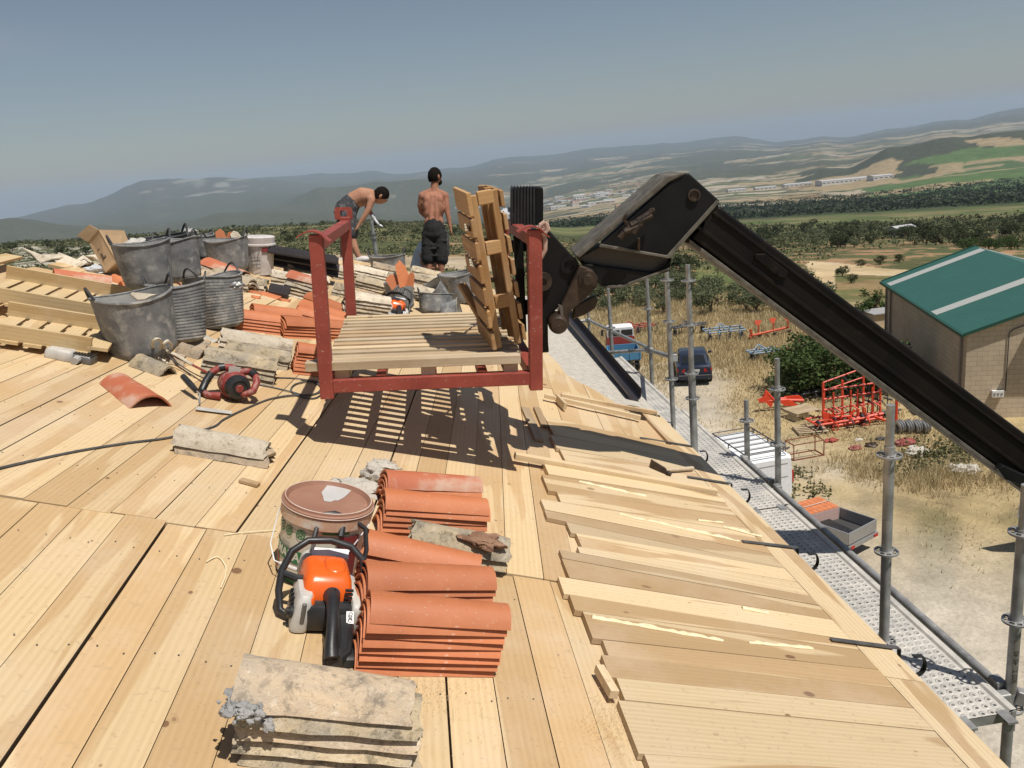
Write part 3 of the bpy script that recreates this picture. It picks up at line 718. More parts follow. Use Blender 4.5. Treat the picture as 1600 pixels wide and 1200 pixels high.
# orange piles by the crate
stack((372, 482), (446, 492), 5, 'new', 'orange pile left of the crate near the ribbed tub', pitch=.024)
stack((395, 474), (470, 482), 4, 'new', 'orange pile behind the ribbed-tub pile', pitch=.024)
stack((440, 493), (540, 500), 5, 'new', 'orange pile seen through the crate post', pitch=.024)
stack((466, 534), (535, 543), 7, 'new', 'orange pile under the crate corner', pitch=.024)
stack((486, 456), (545, 478), 4, 'new', 'fanned orange pile behind the post, first row', pitch=.024)
stack((474, 467), (543, 488), 4, 'new', 'fanned orange pile behind the post, second row', pitch=.024)
stack((468, 478), (540, 495), 3, 'new', 'fanned orange pile behind the post, nearest row', pitch=.024)
# old piles in the middle distance
stack((456, 422), (510, 437), 6, ['white', 'pink', 'old'], 'tall white-edged pile left of the red post', pitch=.034, topk='dusty')
stack((425, 420), (470, 428), 4, ['old', 'white'], 'pile on the brown sheets', pitch=.034)
stack((447, 408), (500, 416), 4, ['white', 'pink'], 'pale pile behind the red-topped one', pitch=.034)
stack((462, 425), (512, 430), 5, ['white', 'old'], 'pale pile touching the red crate post', pitch=.034)
stack((521, 412), (548, 416), 4, ['pink', 'white'], 'small pile between the crate posts', pitch=.034)
stack((523, 440), (550, 446), 3, ['old', 'white'], 'low pile between the crate posts', pitch=.034)
stack((540, 452), (612, 463), 7, ['old', 'pink', 'white'], 'broad old pile behind the slatted floor', pitch=.034, topk='white')
stack((556, 412), (610, 424), 5, ['white', 'old', 'pink'], 'pale pile under the bending worker', pitch=.034, topk='white')
stack((560, 428), (608, 440), 4, ['pink', 'old'], 'second pale pile under the bending worker', pitch=.034)
stack((580, 437), (612, 443), 3, ['old', 'white'], 'short pile beside the bucket of broken tiles', pitch=.034)
stack((583, 408), (628, 417), 4, ['white', 'pink'], 'far pile beside the grey crate tray', pitch=.034)
stack((640, 424), (692, 436), 5, ['old', 'white', 'pink'], 'pile at the feet of the standing worker', pitch=.034, topk='old')
stack((643, 414), (690, 424), 4, ['white', 'old'], 'farthest pile at the roof end', pitch=.034)
stack((644, 444), (690, 452), 4, ['white', 'old', 'pink'], 'low pile behind the heap of grey tubs', pitch=.034)
# left middle, around the buckets
stack((325, 402), (384, 422), 4, ['pink', 'dusty'], 'reddish pile in front of the filled tub', pitch=.034, topk='dusty')
stack((315, 420), (350, 428), 3, ['pink', 'white'], 'pinkish pile beside the upright tubs', pitch=.034)
stack((340, 418), (400, 436), 3, ['old', 'white'], 'yellowish pile below the reddish one', pitch=.033)
stack((382, 428), (420, 436), 3, ['old', 'white'], 'pile below the white lidded bucket', pitch=.033)
stack((262, 412), (290, 418), 2, 'new', 'pair between two grey tubs', pitch=.034, base=.12)
stack((85, 420), (175, 430), 2, 'dusty', 'pair lying behind the wooden pallet', pitch=.034, base=.04, wsc=.8)
stack((178, 428), (196, 434), 1, 'new', 'leaning by the cardboard box', base=.05)
stack((190, 440), (222, 442), 1, 'new', 'lying under the upper grey tub', base=.04)
stack((267, 425), (275, 440), 1, 'new', 'propped on edge between tubs', base=.10)
# low old tiles under the front tubs
stack((235, 545), (290, 552), 1, 'pink', 'half under the front grey tub', wsc=1.1)
stack((285, 535), (322, 545), 1, 'pink', 'between the ribbed tub and the old pile')
stack((215, 552), (265, 570), 1, 'old', 'tilted under the mixer whisk')
# ---------------------------------------------------------------- broken tile pieces
def shard(px, py, s, yaw, label, kind='new', h=0.0, tilt=0):
    mb = MB(); r = random.Random(px); pl = []
    for k in range(9):
        A = 2 * math.pi * k / 9; q = s * r.uniform(.6, 1.1); pl.append((q * math.cos(A) * 1.4, q * math.sin(A)))
    vt = [Vector((x, y, .3 * s - y * y * 1.2 / max(s, .02))) for x, y in pl]; mb.prism(vt, Vector((0, 0, .012)))
    o = mb.build('tile_shard', M[{'new': 'newtile', 'old': 'oldtile', 'pink': 'oldtile2', 'white': 'whitetile', 'mortar': 'mortar'}[kind]])
    o.matrix_world = onroof(px, py, yaw, h) @ Matrix.Rotation(R_(tilt), 4, 'X'); return tag(o, label, 'tile shard', 'broken tile pieces')
shard(425, 465, .09, -20, 'curved orange shard alone on the boards', tilt=20); shard(443, 470, .05, 10, 'small orange shard with dark edge right of the curved one')
shard(398, 458, .05, 10, 'orange shard against the ribbed tub rim'); shard(402, 448, .04, 40, 'uppermost orange shard beside the ribbed tub')
shard(399, 466, .045, 0, 'lowest orange shard beside the ribbed tub')
shard(222, 465, .06, 30, 'whitish rubble piece inside the crusted tub', 'white', .35); shard(860, 722, .026, 20, 'reddish shard on the pale eave board', 'pink', .03)
shard(300, 540, .10, 30, 'pink broken tile between the tubs and old pile', 'pink'); shard(325, 530, .09, -30, 'grey dusty piece behind the old pile', 'mortar')
for i, (x, y) in enumerate(((275, 405), (283, 398), (150, 405), (135, 412), (112, 408), (70, 400))):
    shard(x, y, .12, i * 40, ['pale rubble left of the box', 'pale rubble beside the tub'][0] if 0 else f'pale rubble lump {["between the upright tubs", "behind the upright tubs", "just left of the cardboard box", "below the cardboard box flap", "behind the pallet near the box", "behind the pallet far left"][i]}', 'white', .02)
# mortar lumps
def lump(px, py, s, label, mat='mortar', h=0.0, sq=.5, name='mortar_lump', cat='mortar lump', asp=1.5, yaw=0):
    mb = MB(); mb.sphere((0, 0, 0), s, 22, 14, (asp, 1, sq), nz=.55, seed=px * .37 + py)
    o = mb.build(name, M[mat], ang=60); o.matrix_world = onroof(px, py, yaw, h); return tag(o, label, cat, 'mortar and rubble lumps')
lump(582, 738, .062, 'tall grey mortar lump behind the farthest orange stack', sq=.7, asp=.8, h=.03); lump(553, 760, .075, 'flat pale mortar slab behind the paint bucket', sq=.3, h=.01, asp=1.7, yaw=15)
lump(600, 728, .05, 'low mortar piece behind the orange stacks', sq=.5, asp=1.6, yaw=-10); lump(575, 775, .03, 'small mortar piece beside the paint bucket', sq=.4)
def crusts(px, py, hh, sx, sy, n, seed, lab):
    mb = MB(); r_ = random.Random(seed)
    for q in range(n):
        s_ = r_.uniform(.004, .0125); mb.sphere((r_.gauss(0, sx), r_.gauss(0, sy), r_.uniform(-.010, .010)), s_, 9, 6, (1.2, 1, .8), nz=.7, seed=q)
    o = mb.build('mortar_crust', M['graymortar'], ang=75); o.matrix_world = onroof(px, py, -14, hh); tag(o, lab, 'mortar crust', 'mortar crusts on the old tiles')
crusts(378, 1106, .150, .022, .022, 90, 3, 'grey crumbly mortar heaped on the left end of the bottom old pile'); crusts(412, 1092, .150, .030, .008, 60, 4, 'thin ridge of grey mortar along the top tile of the bottom pile'); crusts(400, 1122, .120, .026, .008, 50, 5, 'grey mortar bits on the second tile edge of the bottom pile')
# end-dirt of broken brown tile
lump(755, 845, .062, 'rough brown crust on the broken tile by the orange stacks', 'crust', .125, .36, 'dirt_crust', 'crust', 1.5, -10)
# ---------------------------------------------------------------- flexible rubber tubs
TB = {}
def tub(px, py, rimpx, basepx, hpx, label, kind='rubber', tilt=0, tdir=0, squash=1.0, ribs=False, h=0.0, handles=True, fill=None, yaw=0, sc=1.0, wav=.03, hup=True):
    base = roof(px, py, h); dep = -(Matrix(RW).transposed() @ (base - CAM)).z
    k = dep / F; r1 = rimpx * k / 2 * sc; r0 = basepx * k / 2 * sc * 1.07; H = hpx * k / .95 * sc
    e = empty('rubber_tub', Matrix.Translation(base) @ Matrix.Rotation(R_(tdir), 4, 'Z') @ Matrix.Rotation(R_(tilt), 4, 'X') @ Matrix.Rotation(R_(-tdir + yaw), 4, 'Z'), label, 'tub', 'rubber builders tubs')
    n = 36; ns = 54 if ribs else 12; mb = MB()
    def rad(u): return r0 + (r1 - r0) * (u ** .75) if u > .06 else r0 * (.82 + 3 * u)
    for side in (0, 1):
        o = len(mb.v); mb.cm = side; th = .006 if side else 0
        for i in range(ns + 1):
            u = i / ns; rr_ = rad(u) - th
            if ribs and .05 < u < .93 and not side: rr_ += (.0042 if i % 3 == 1 else 0)
            for q in range(n):
                A = 2 * math.pi * q / n; wv = 1 + wav * math.cos(2 * A + .6) * u + .25 * wav * math.sin(5 * A + px) * u
                z = H * (u + .045 * u * u * math.cos(2 * A)) + (.006 if side else 0) * (1 - u)
                mb.v.append(Vector((rr_ * math.cos(A) * wv, rr_ * math.sin(A) * squash * wv, z)))
        for i in range(ns):
            for q in range(n):
                q2 = (q + 1) % n; mb.face([o + i * n + q, o + i * n + q2, o + (i + 1) * n + q2, o + (i + 1) * n + q])
        mb.face([o + q for q in range(n)])
        if side == 0: o0 = o
    t0 = o0 + ns * n; t1 = o + ns * n; mb.cm = 0
    for q in range(n): q2 = (q + 1) % n; mb.face([t0 + q, t0 + q2, t1 + q2, t1 + q])
    b = mb.build('tub_body', [M[kind], M['rubberin'] if kind == 'rubber' else M[kind]], e, ang=80)
    rim = MB(); rim.tube([mb.v[t0 + q] for q in range(n)], .0075 * max(1, r1 / .2), 6, closed=True); rim.build('rim', M[kind], e)
    if handles:
        for s in (0, math.pi):
            pts = []
            for i in range(11):
                A = s + (i / 10 - .5) * .62; up = math.sin(math.pi * i / 10); wv = 1 + wav * math.cos(2 * A + .6)
                z = H * (1 + .045 * math.cos(2 * A)); rr_ = r1 * (1 + .04 * up)
                pts.append(Vector((rr_ * math.cos(A) * wv, rr_ * math.sin(A) * squash * wv, z + up * .062 * r1 / .2)))
            hm = MB(); hm.tube(pts, .0085 * max(.8, r1 / .22), 7); hm.build('handle', M['blacktub'] if kind != 'rubber' or hup else M[kind], e)
    return e, r1, H
tub(228, 556, 114, 88, 92, 'large cement-grey tub nearest the camera beside the pallet', yaw=30, tilt=3)
tub(286, 534, 84, 62, 84, 'ribbed grey tub behind the nearest one', ribs=True, yaw=10, tilt=6, tdir=160, wav=.06)
tub(234, 449, 84, 60, 66, 'smooth grey tub standing highest in front of the cardboard box', h=.24, yaw=25)
tub(286, 438, 66, 52, 60, 'grey tub directly behind the highest one', h=.22, yaw=-20)
tub(347, 512, 86, 60, 76, 'wide ribbed tub with crusted inside and sagging rim', ribs=True, wav=.07, yaw=60, tilt=5, tdir=200)
tub(361, 424, 66, 50, 48, 'dark-rimmed tub filled with broken orange tiles on the left', yaw=170)
tub(322, 404, 36, 28, 34, 'small tub half hidden behind two upright tubs', yaw=50)
tub(250, 398, 88, 74, 26, 'wide black tub behind the grey tubs', 'blacktub', yaw=30)
tub(627, 483, 44, 38, 42, 'narrow grey tub full of orange shards behind the slats', yaw=90, handles=False)
tub(722, 472, 58, 44, 44, 'lone grey tub at the bare right end of the roof', tilt=-4, tdir=90, handles=False)
tub(608, 425, 58, 50, 24, 'low grey tray-like tub below the bending worker', squash=.55, yaw=-20)
tub(680, 492, 52, 44, 30, 'grey tub lying in the heap, top one', tilt=18, tdir=150, wav=.08)
tub(694, 500, 54, 44, 26, 'grey tub lying in the heap, lowest one', tilt=80, tdir=80, wav=.05, handles=False)
tub(690, 476, 44, 36, 34, 'grey tub tipped against the lone tub', tilt=35, tdir=-60, wav=.08)
# upright shards inside filled tubs
def upshard(px, py, hgt, wid, depth, ang, label, kind='newtile'):
    c = pt(px, py, depth); mb = MB(); a = R_(ang); ux = Vector((math.cos(a), .3, math.sin(a))).normalized(); uz = Vector((-math.sin(a), .1, math.cos(a))).normalized()
    pl = [c - ux * wid / 2, c + ux * wid / 2, c + ux * wid * .42 + uz * hgt * .7, c + ux * wid * .1 + uz * hgt, c - ux * wid * .35 + uz * hgt * .85]
    mb.prism(pl, Vector((.1, 1, .1)).normalized() * .014); o = mb.build('tile_shard', M[kind], smooth=False); tag(o, label, 'tile shard', 'broken tiles standing in tubs')
dl = 11.4; d2 = 8.9
for x, y, hh, ww, a, lb, kd in ((347, 378, .16, .13, 8, 'tall orange shard left in the filled tub', 'newtile'), (360, 378, .13, .12, -15, 'orange shard in the middle of the filled tub', 'newtile'), (376, 378, .06, .2, 3, 'flat orange shard at the rim of the filled tub', 'newtile'), (372, 376, .13, .12, 25, 'white mortar-covered shard in the filled tub', 'whitetile'), (383, 377, .11, .1, -30, 'whitish shard right in the filled tub', 'whitetile')):
    upshard(x, y, hh, ww, 10.4, a, lb, kd)
for x, y, hh, ww, a, lb, kd in ((620, 447, .14, .13, 35, 'orange shard leaning left in the narrow tub', 'newtile'), (634, 447, .26, .13, 10, 'tallest orange shard in the narrow tub', 'newtile'), (627, 446, .2, .05, -5, 'thin orange shard between the others in the narrow tub', 'newtile'), (640, 447, .14, .08, -18, 'right orange shard in the narrow tub', 'newtile'), (616, 440, .1, .12, 20, 'cream shard behind the orange ones in the narrow tub', 'whitetile')):
    upshard(x, y, hh, ww, 8.3, a, lb, kd)
# grey rag and white bag in the tubs
for px, py, d_, s, mat, lb in ((212, 382, 7.25, .085, 'lightgrey', 'pale grey bag inside the highest tub'), (296, 363, 9.2, .07, 'rubberin', 'crumpled grey sheet on the black tub'), (371, 446, 6.0, .04, 'steel', 'shiny crumpled foil inside the wide ribbed tub'), (152, 421, 7.3, .07, 'whitecloth', 'crumpled white plastic beside the cardboard box')):
    mb = MB(); mb.sphere((0, 0, 0), s, 20, 14, (1.2, 1, .6), nz=.6, seed=px); o = mb.build('crumpled_bag', M[mat], ang=60); o.matrix_world = Matrix.Translation(pt(px, py, d_)); tag(o, lb, 'bag')
# ---------------------------------------------------------------- plastic buckets
def handle_wire(e, r, z, ang, th=.0025, drop=.9):
    mb = MB(); pts = []
    for i in range(17):
        A = math.pi * i / 16; x = r * math.cos(A); y = -r * math.sin(A) * math.cos(ang); zz = z - r * drop * math.sin(A) * math.sin(ang); pts.append((x, y, zz))
    mb.tube(pts, th, 6); return mb.build('handle', M['whitepaint'], e)
def cyl_text(body, txt, size, z, a0, r, mat, e, name='printed_word', flip=False, bold=False):
    """letters bent round an upright bucket of radius r"""
    c = bpy.data.curves.new(name, 'FONT'); c.body = txt; c.size = size; c.extrude = .0006; c.align_x = 'CENTER'
    if bold: c.offset = size * .02
    o = bpy.data.objects.new(name, c); COL.objects.link(o); dg = bpy.context.evaluated_depsgraph_get()
    me = bpy.data.meshes.new_from_object(o.evaluated_get(dg)); bpy.data.objects.remove(o)
    for v in me.vertices:
        A = a0 + v.co.x / r; rr_ = r + .0012 + v.co.z; v.co = Vector((rr_ * math.sin(A), -rr_ * math.cos(A), z + v.co.y))
    me.materials.clear(); me.materials.append(mat); o = bpy.data.objects.new(name, me); COL.objects.link(o); o.parent = e; return o
def band(e, r, z0, z1, a0, a1, mat, name, n=24, off=.0008):
    mb = MB(); P = []
    for i in range(n + 1):
        A = a0 + (a1 - a0) * i / n
        for z in (z0, z1): P.append(((r + off) * math.sin(A), -(r + off) * math.cos(A), z if not callable(z) else z(A)))
    mb.add(P, [(2 * i, 2 * i + 2, 2 * i + 3, 2 * i + 1) for i in range(n)]); return mb.build(name, mat, e)
def ring_on(e, r, A0, z0, ro, ri, mat, name='printed_badge'):
    mb = MB(); P = []; n = 20
    for i in range(n):
        t_ = 2 * math.pi * i / n
        for q in (ro, ri): A = A0 + q * math.cos(t_) / r; P.append(((r + .0014) * math.sin(A), -(r + .0014) * math.cos(A), z0 + q * math.sin(t_)))
    mb.add(P, [(2 * i, 2 * ((i + 1) % n), 2 * ((i + 1) % n) + 1, 2 * i + 1) for i in range(n)]); return mb.build(name, mat, e)
# paint bucket in the foreground, tilted with the roof
b0 = roof(497, 893); e = empty('paint_bucket', onroof(0, 0, -12, at=b0) @ Matrix.Rotation(R_(-2), 4, 'Y'), 'paint bucket with reddish dusty lid and green printed label beside the chainsaw', 'bucket')
BR = .153; BH = .285
mb = MB(); mb.lathe([(.001, 0), (BR * .92, 0), (BR * .935, .01), (BR, BH - .02), (BR, BH)], 48); mb.build('bucket_body', dirty('bucket_plastic', (.58, .53, .42), (.50, .42, .32), 7, .5, c3=(.55, .27, .13), f3=.25, s3=8), e)
lidm = dirty('dusty_lid', (.26, .125, .08), (.33, .175, .12), 4, .6, c3=(.47, .30, .23), f3=.25, s3=9)
mb = MB(); mb.lathe([(BR + .006, BH - .055), (BR + .008, BH - .05), (BR + .008, BH - .012), (BR + .011, BH - .008), (BR + .011, BH), (BR + .004, BH + .004), (BR + .002, BH + .012), (BR - .004, BH + .013), (BR - .009, BH + .003), (BR - .013, BH - .003), (.001, BH - .003)], 56)
mb.build('lid', lidm, e)
skirt = dirty('orange_splashed_skirt', (.52, .28, .16), (.56, .38, .26), 8, .55, c3=(.6, .56, .5), f3=.42, s3=13); band(e, BR + .008, BH - .052, BH - .014, -math.pi, math.pi, skirt, 'lid_skirt', 60)
for z_, rr_, tt in ((BH + .0115, BR - .0005, .0022), (BH - .006, BR + .0105, .0022)):
    mb = MB(); mb.tube([((rr_) * math.cos(2 * math.pi * i / 56), rr_ * math.sin(2 * math.pi * i / 56), z_) for i in range(56)], tt, 6, closed=True); mb.build('lid_bead', dirty('pale_lid_bead', (.66, .58, .52), (.5, .33, .25), 12, .4), e)
mb = MB(); P = []; rs = random.Random(4)
for i in range(15):
    A = math.pi * i / 14; q = 1 + rs.uniform(-.1, .1); P.append(Vector((.0 - .050 * math.cos(A) * q, BR * .93 - .012 - .135 * abs(math.sin(A)) ** .7 * q, BH - .0022)))
P[0].y = P[-1].y = BR * .91; mb.prism(P, Vector((0, 0, .0012))); mb.build('dry_paint_patch', plain('grey_dry_paint', (.52, .50, .48), .4), e)
# label
band(e, BR - .003, .022, BH - .075, -1.75, 1.2, dirty('printed_label', (.60, .57, .48), (.54, .48, .38), 12, .5, c3=(.5, .3, .2), f3=.18, s3=12), 'label_sheet', 48, .0022)
band(e, BR - .010, .006, .045, -1.75, 1.2, M['green'], 'green_foot', 48, .0035)
band(e, BR - .001, .088, .135, -1.7, .2, M['green'], 'green_banner', 30, .0022)
cyl_text(None, 'AMARA', .046, .096, -.72, BR, M['offwhite'], e, bold=True)
band(e, BR, .218, .236, .22, .85, M['green'], 'small_green_mark', 12, .0022)
for i, A in enumerate((-1.50, -1.22, -.94, -.63, -.27)):
    ring_on(e, BR + .001, A, .192 + .002 * i, .0185, .0135, M['green']); ring_on(e, BR + .001, A, .192 + .002 * i, .009, .004, M['green'])
ring_on(e, BR, -1.1, .060, .030, .017, plain('wreath_red', (.35, .06, .04))); ring_on(e, BR, -1.1, .060, .016, .010, M['green'])
for i in range(3): band(e, BR, .150 - i * .008, .153 - i * .008, -.9, -.55 + .03 * i, M['greyink'], 'small_print_line', 6, .0024)
band(e, BR, .03, .21, .6, 1.15, M['maroon'], 'maroon_panel', 16, .0022)
mb = MB(); mb.tube([(-BR - .012, 0, .24), (-BR - .02, -.01, .2), (-BR - .018, -.06, .1), (-BR * .85, -.12, .07), (-.02, -BR - .02, .075), (BR * .7, -BR * .85, .12), (BR + .012, -.02, .235)], .0026, 6); mb.build('handle', M['whitepaint'], e)
mb = MB(); mb.tube([(-.10, -BR * .95 - .008, .082), (.02, -BR - .022, .0745)], .007, 8); mb.build('handle_grip', M['whiteplastic'], e)
# white lidded bucket far left-middle
b0 = roof(407, 428); k = 9.4 / F; r = 22 * 9.9 / F
e = empty('lidded_bucket', Matrix.Translation(b0) @ Matrix.Rotation(R_(6), 4, 'Y'), 'dusty white lidded bucket with red and black print behind the tile piles', 'bucket')
mb = MB(); mb.lathe([(.001, 0), (r * .82, 0), (r, .36), (r, .40)], 32); mb.build('bucket_body', M['whiteplastic'], e)
mb = MB(); mb.lathe([(r + .004, .31), (r + .012, .315), (r + .012, .33), (r + .004, .335), (r + .01, .40), (r - .01, .412), (.001, .405)], 32); mb.build('lid', M['whiteplastic'], e)
band(e, r, .25, .30, .35, .75, M['maroon'], 'red_label', 8, .001)
for i in range(4): band(e, r * .93, .08 + .035 * i, .09 + .035 * i, -.4, .25, M['greyink'], 'print_line', 8, .004)
mb = MB(); mb.tube([(-r - .01, 0, .33), (-.03, -r - .02, .26), (0, -r - .02, .1), (.03, -r - .02, .3), (r + .01, 0, .33)], .003, 5); mb.build('handle', M['darksteel'], e)
# ---------------------------------------------------------------- cardboard box, leaning
c0 = pt(186, 428, 7.6)
e = empty('cardboard_box', Matrix.Translation(c0), 'open brown cardboard box tipped on end behind the tubs', 'box')
def Pq(x, y, d): return pt(x, y, d) - c0
fl_, bl_, br_, fr_ = Pq(168, 425, 7.25), Pq(196, 404, 7.3), Pq(224, 395, 7.7), Pq(205, 430, 7.7)
A1, A2, A3, A4 = Pq(144, 384, 7.25), Pq(156, 358, 7.3), Pq(195, 360, 7.7), Pq(190, 392, 7.75)
mb = MB()
def sheet(a, b, c, d, t=.006):
    n_ = (b - a).cross(d - a).normalized() * t; mb.prism([a, b, c, d], n_)
b1, b2, b3, b4 = Pq(165, 426, 7.25), Pq(183, 409, 7.2), Pq(212, 405, 7.6), Pq(200, 428, 7.7)
t1, t2, t3, t4 = Pq(138, 378, 7.3), Pq(155, 359, 7.2), Pq(194, 360, 7.6), Pq(184, 380, 7.75)
sheet(t1, t2, b2, b1); sheet(t2, t3, b3, b2); sheet(b1, b2, b3, b4); sheet(t3, t4, b4, b3); sheet(t4, t1, b1, b4)
sheet(t1, t2, Pq(140, 351, 7.25), Pq(121, 368, 7.35)); mb.build('box_body', M['card'], e, smooth=False)
mb = MB(); nn = (t2 - t1).cross(b1 - t1).normalized()
if nn.dot(-(c0 - CAM)) < 0: nn = -nn
U = (b2 - b1).normalized(); Vv = (t1 - b1).normalized(); o_ = b1 + U * .045 + Vv * .10 + nn * .009
for i in range(3): mb.prism([o_ + U * .0 + Vv * (.05 * i), o_ + U * .05 + Vv * (.05 * i), o_ + U * .05 + Vv * (.05 * i + .006), o_ + Vv * (.05 * i + .006)], nn * .001)
for i in range(4): mb.prism([o_ + U * (.01 + .012 * i), o_ + U * (.015 + .012 * i), o_ + U * (.015 + .012 * i) + Vv * .045, o_ + U * (.01 + .012 * i) + Vv * .045], nn * .001)
mb.build('printed_symbols', M['ink'], e, smooth=False)
# ---------------------------------------------------------------- pallets at the left
def pallet_left(A, B, width, label, nsl, hh, lift, extra=False):
    """two edge boards with slats between them; A,B: pixels of the near board's foot, right end first"""
    a = roof(A[0], A[1], lift); b = roof(B[0], B[1], lift); d = (b - a).normalized(); L = (b - a).length
    e = empty('pallet', Matrix.Translation(a), label, 'pallet', 'wooden pallets at the left')
    wv = EZ.cross(d).normalized()
    if wv.y < 0: wv = -wv
    rr_ = random.Random(nsl)
    for s in (0, 1):
        mb = MB(); mb.ct = (rr_.random(), .6, 0); o_ = wv * width * s; mb.board(o_, o_ + d * L, wv, .024, EZ, hh); mb.build('edge_board', M['pallet'], e, smooth=False, bevel=.002)
    for i in range(nsl):
        mb = MB(); mb.ct = (rr_.random() * .4, .9, 0); q = d * (.06 + (L - .12) * i / (nsl - 1)) - wv * .03 + EZ * (.004)
        mb.board(q, q + wv * (width + .06), d, .095, -EZ, .018); mb.build('slat', M['pallet'], e, smooth=False)
    return e, d, wv
pallet_left((142, 551), (-40, 524), .56, 'near wooden pallet with upright edge boards beside the grey tub', 5, .092, .05)
pallet_left((166, 500), (-60, 462), .74, 'rear wooden pallet lying behind the near one', 7, .095, .09)
for A, B, w_, lb in (((152, 548), (176, 516), .11, 'short pale plank at the right end of the near pallet'), ((188, 466), (225, 447), .10, 'pale plank end sticking out behind the rear pallet'), ((-30, 415), (22, 402), .13, 'pale plank across the far left end of the pallets')):
    a = roof(A[0], A[1], .07); b = roof(B[0], B[1], .07 if A[0] < 160 else .14); mb = MB(); mb.ct = (.1, .9, 0); mb.board(a, b, (b - a).cross(EZ), w_, EZ, .02)
    tag(mb.build('plank', M['pallet'], None, smooth=False), lb, 'plank')
# ---------------------------------------------------------------- dark folded sheets
for i, (A, B, w_, h, lb) in enumerate((((415, 408), (527, 428), .30, .12, 'lowest dark brown ridged sheet of the pile behind the tiles'), ((415, 398), (528, 418), .26, .2, 'middle dark brown ridged sheet of the pile'), ((416, 390), (526, 408), .2, .28, 'topmost dark brown ridged sheet of the pile'), ((421, 452), (452, 458), .2, .05, 'short dark sheet offcut under the old tiles'), ((745, 470), (800, 474), .2, .02, 'dark sheet lying at the roof end beside the lone tub'))):
    a = roof(A[0], A[1], h); b = roof(B[0], B[1], h); d = (b - a).normalized(); wv = EZ.cross(d).normalized(); mb = MB(); pr = []
    for k in range(13): pr.append((w_ * (k / 12 - .5), .05 * (1 if (k // 2) % 2 else 0)))
    o_ = len(mb.v)
    for q in (a, b):
        for yy, zz in pr: mb.v.append(q + wv * yy + EZ * zz)
        for yy, zz in pr: mb.v.append(q + wv * yy + EZ * (zz - .02))
    n = len(pr)
    for k in range(n - 1):
        mb.face([k, k + 1, 2 * n + k + 1, 2 * n + k]); mb.face([n + k, n + k + 1, 3 * n + k + 1, 3 * n + k]); mb.face([k, k + 1, n + k + 1, n + k]); mb.face([2 * n + k, 2 * n + k + 1, 3 * n + k + 1, 3 * n + k])
    mb.face([0, n, 3 * n, 2 * n]); mb.face([n - 1, 2 * n - 1, 4 * n - 1, 3 * n - 1])
    tag(mb.build('ridged_sheet', M['brownsheet'], None, smooth=False), lb, 'metal sheet', 'dark ridged sheets')
# ---------------------------------------------------------------- chainsaws
def rbox(mb, c, size, r=.012, m=None, top=(1, 1), shift=(0, 0)):
    """box with rounded vertical corners and a chamfered, tapered top"""
    a, b, h = size[0] / 2, size[1] / 2, size[2]; pr = []
    for sx, sy, a0 in ((1, 1, 0), (-1, 1, 90), (-1, -1, 180), (1, -1, 270)):
        for k in range(4):
            A = R_(a0 + 30 * k); pr.append((sx * (a - r) + r * math.cos(A), sy * (b - r) + r * math.sin(A)))
    o = len(mb.v); c = Vector(c); n = len(pr)
    for z, kx, ky in ((0, .96, .96), (h * .12, 1, 1), (h * .78, 1 - (1 - top[0]) * .5, 1 - (1 - top[1]) * .5), (h * .94, top[0] * .97, top[1] * .97), (h, top[0] * .86, top[1] * .86)):
        for x, y in pr:
            p = Vector((x * kx + shift[0] * z / h, y * ky + shift[1] * z / h, z)); mb.v.append((m @ p if m else p) + c)
    for i in range(4):
        for k in range(n): k2 = (k + 1) % n; mb.face([o + i * n + k, o + i * n + k2, o + (i + 1) * n + k2, o + (i + 1) * n + k])
    mb.face([o + k for k in range(n)]); mb.face([o + 4 * n + k for k in range(n)])
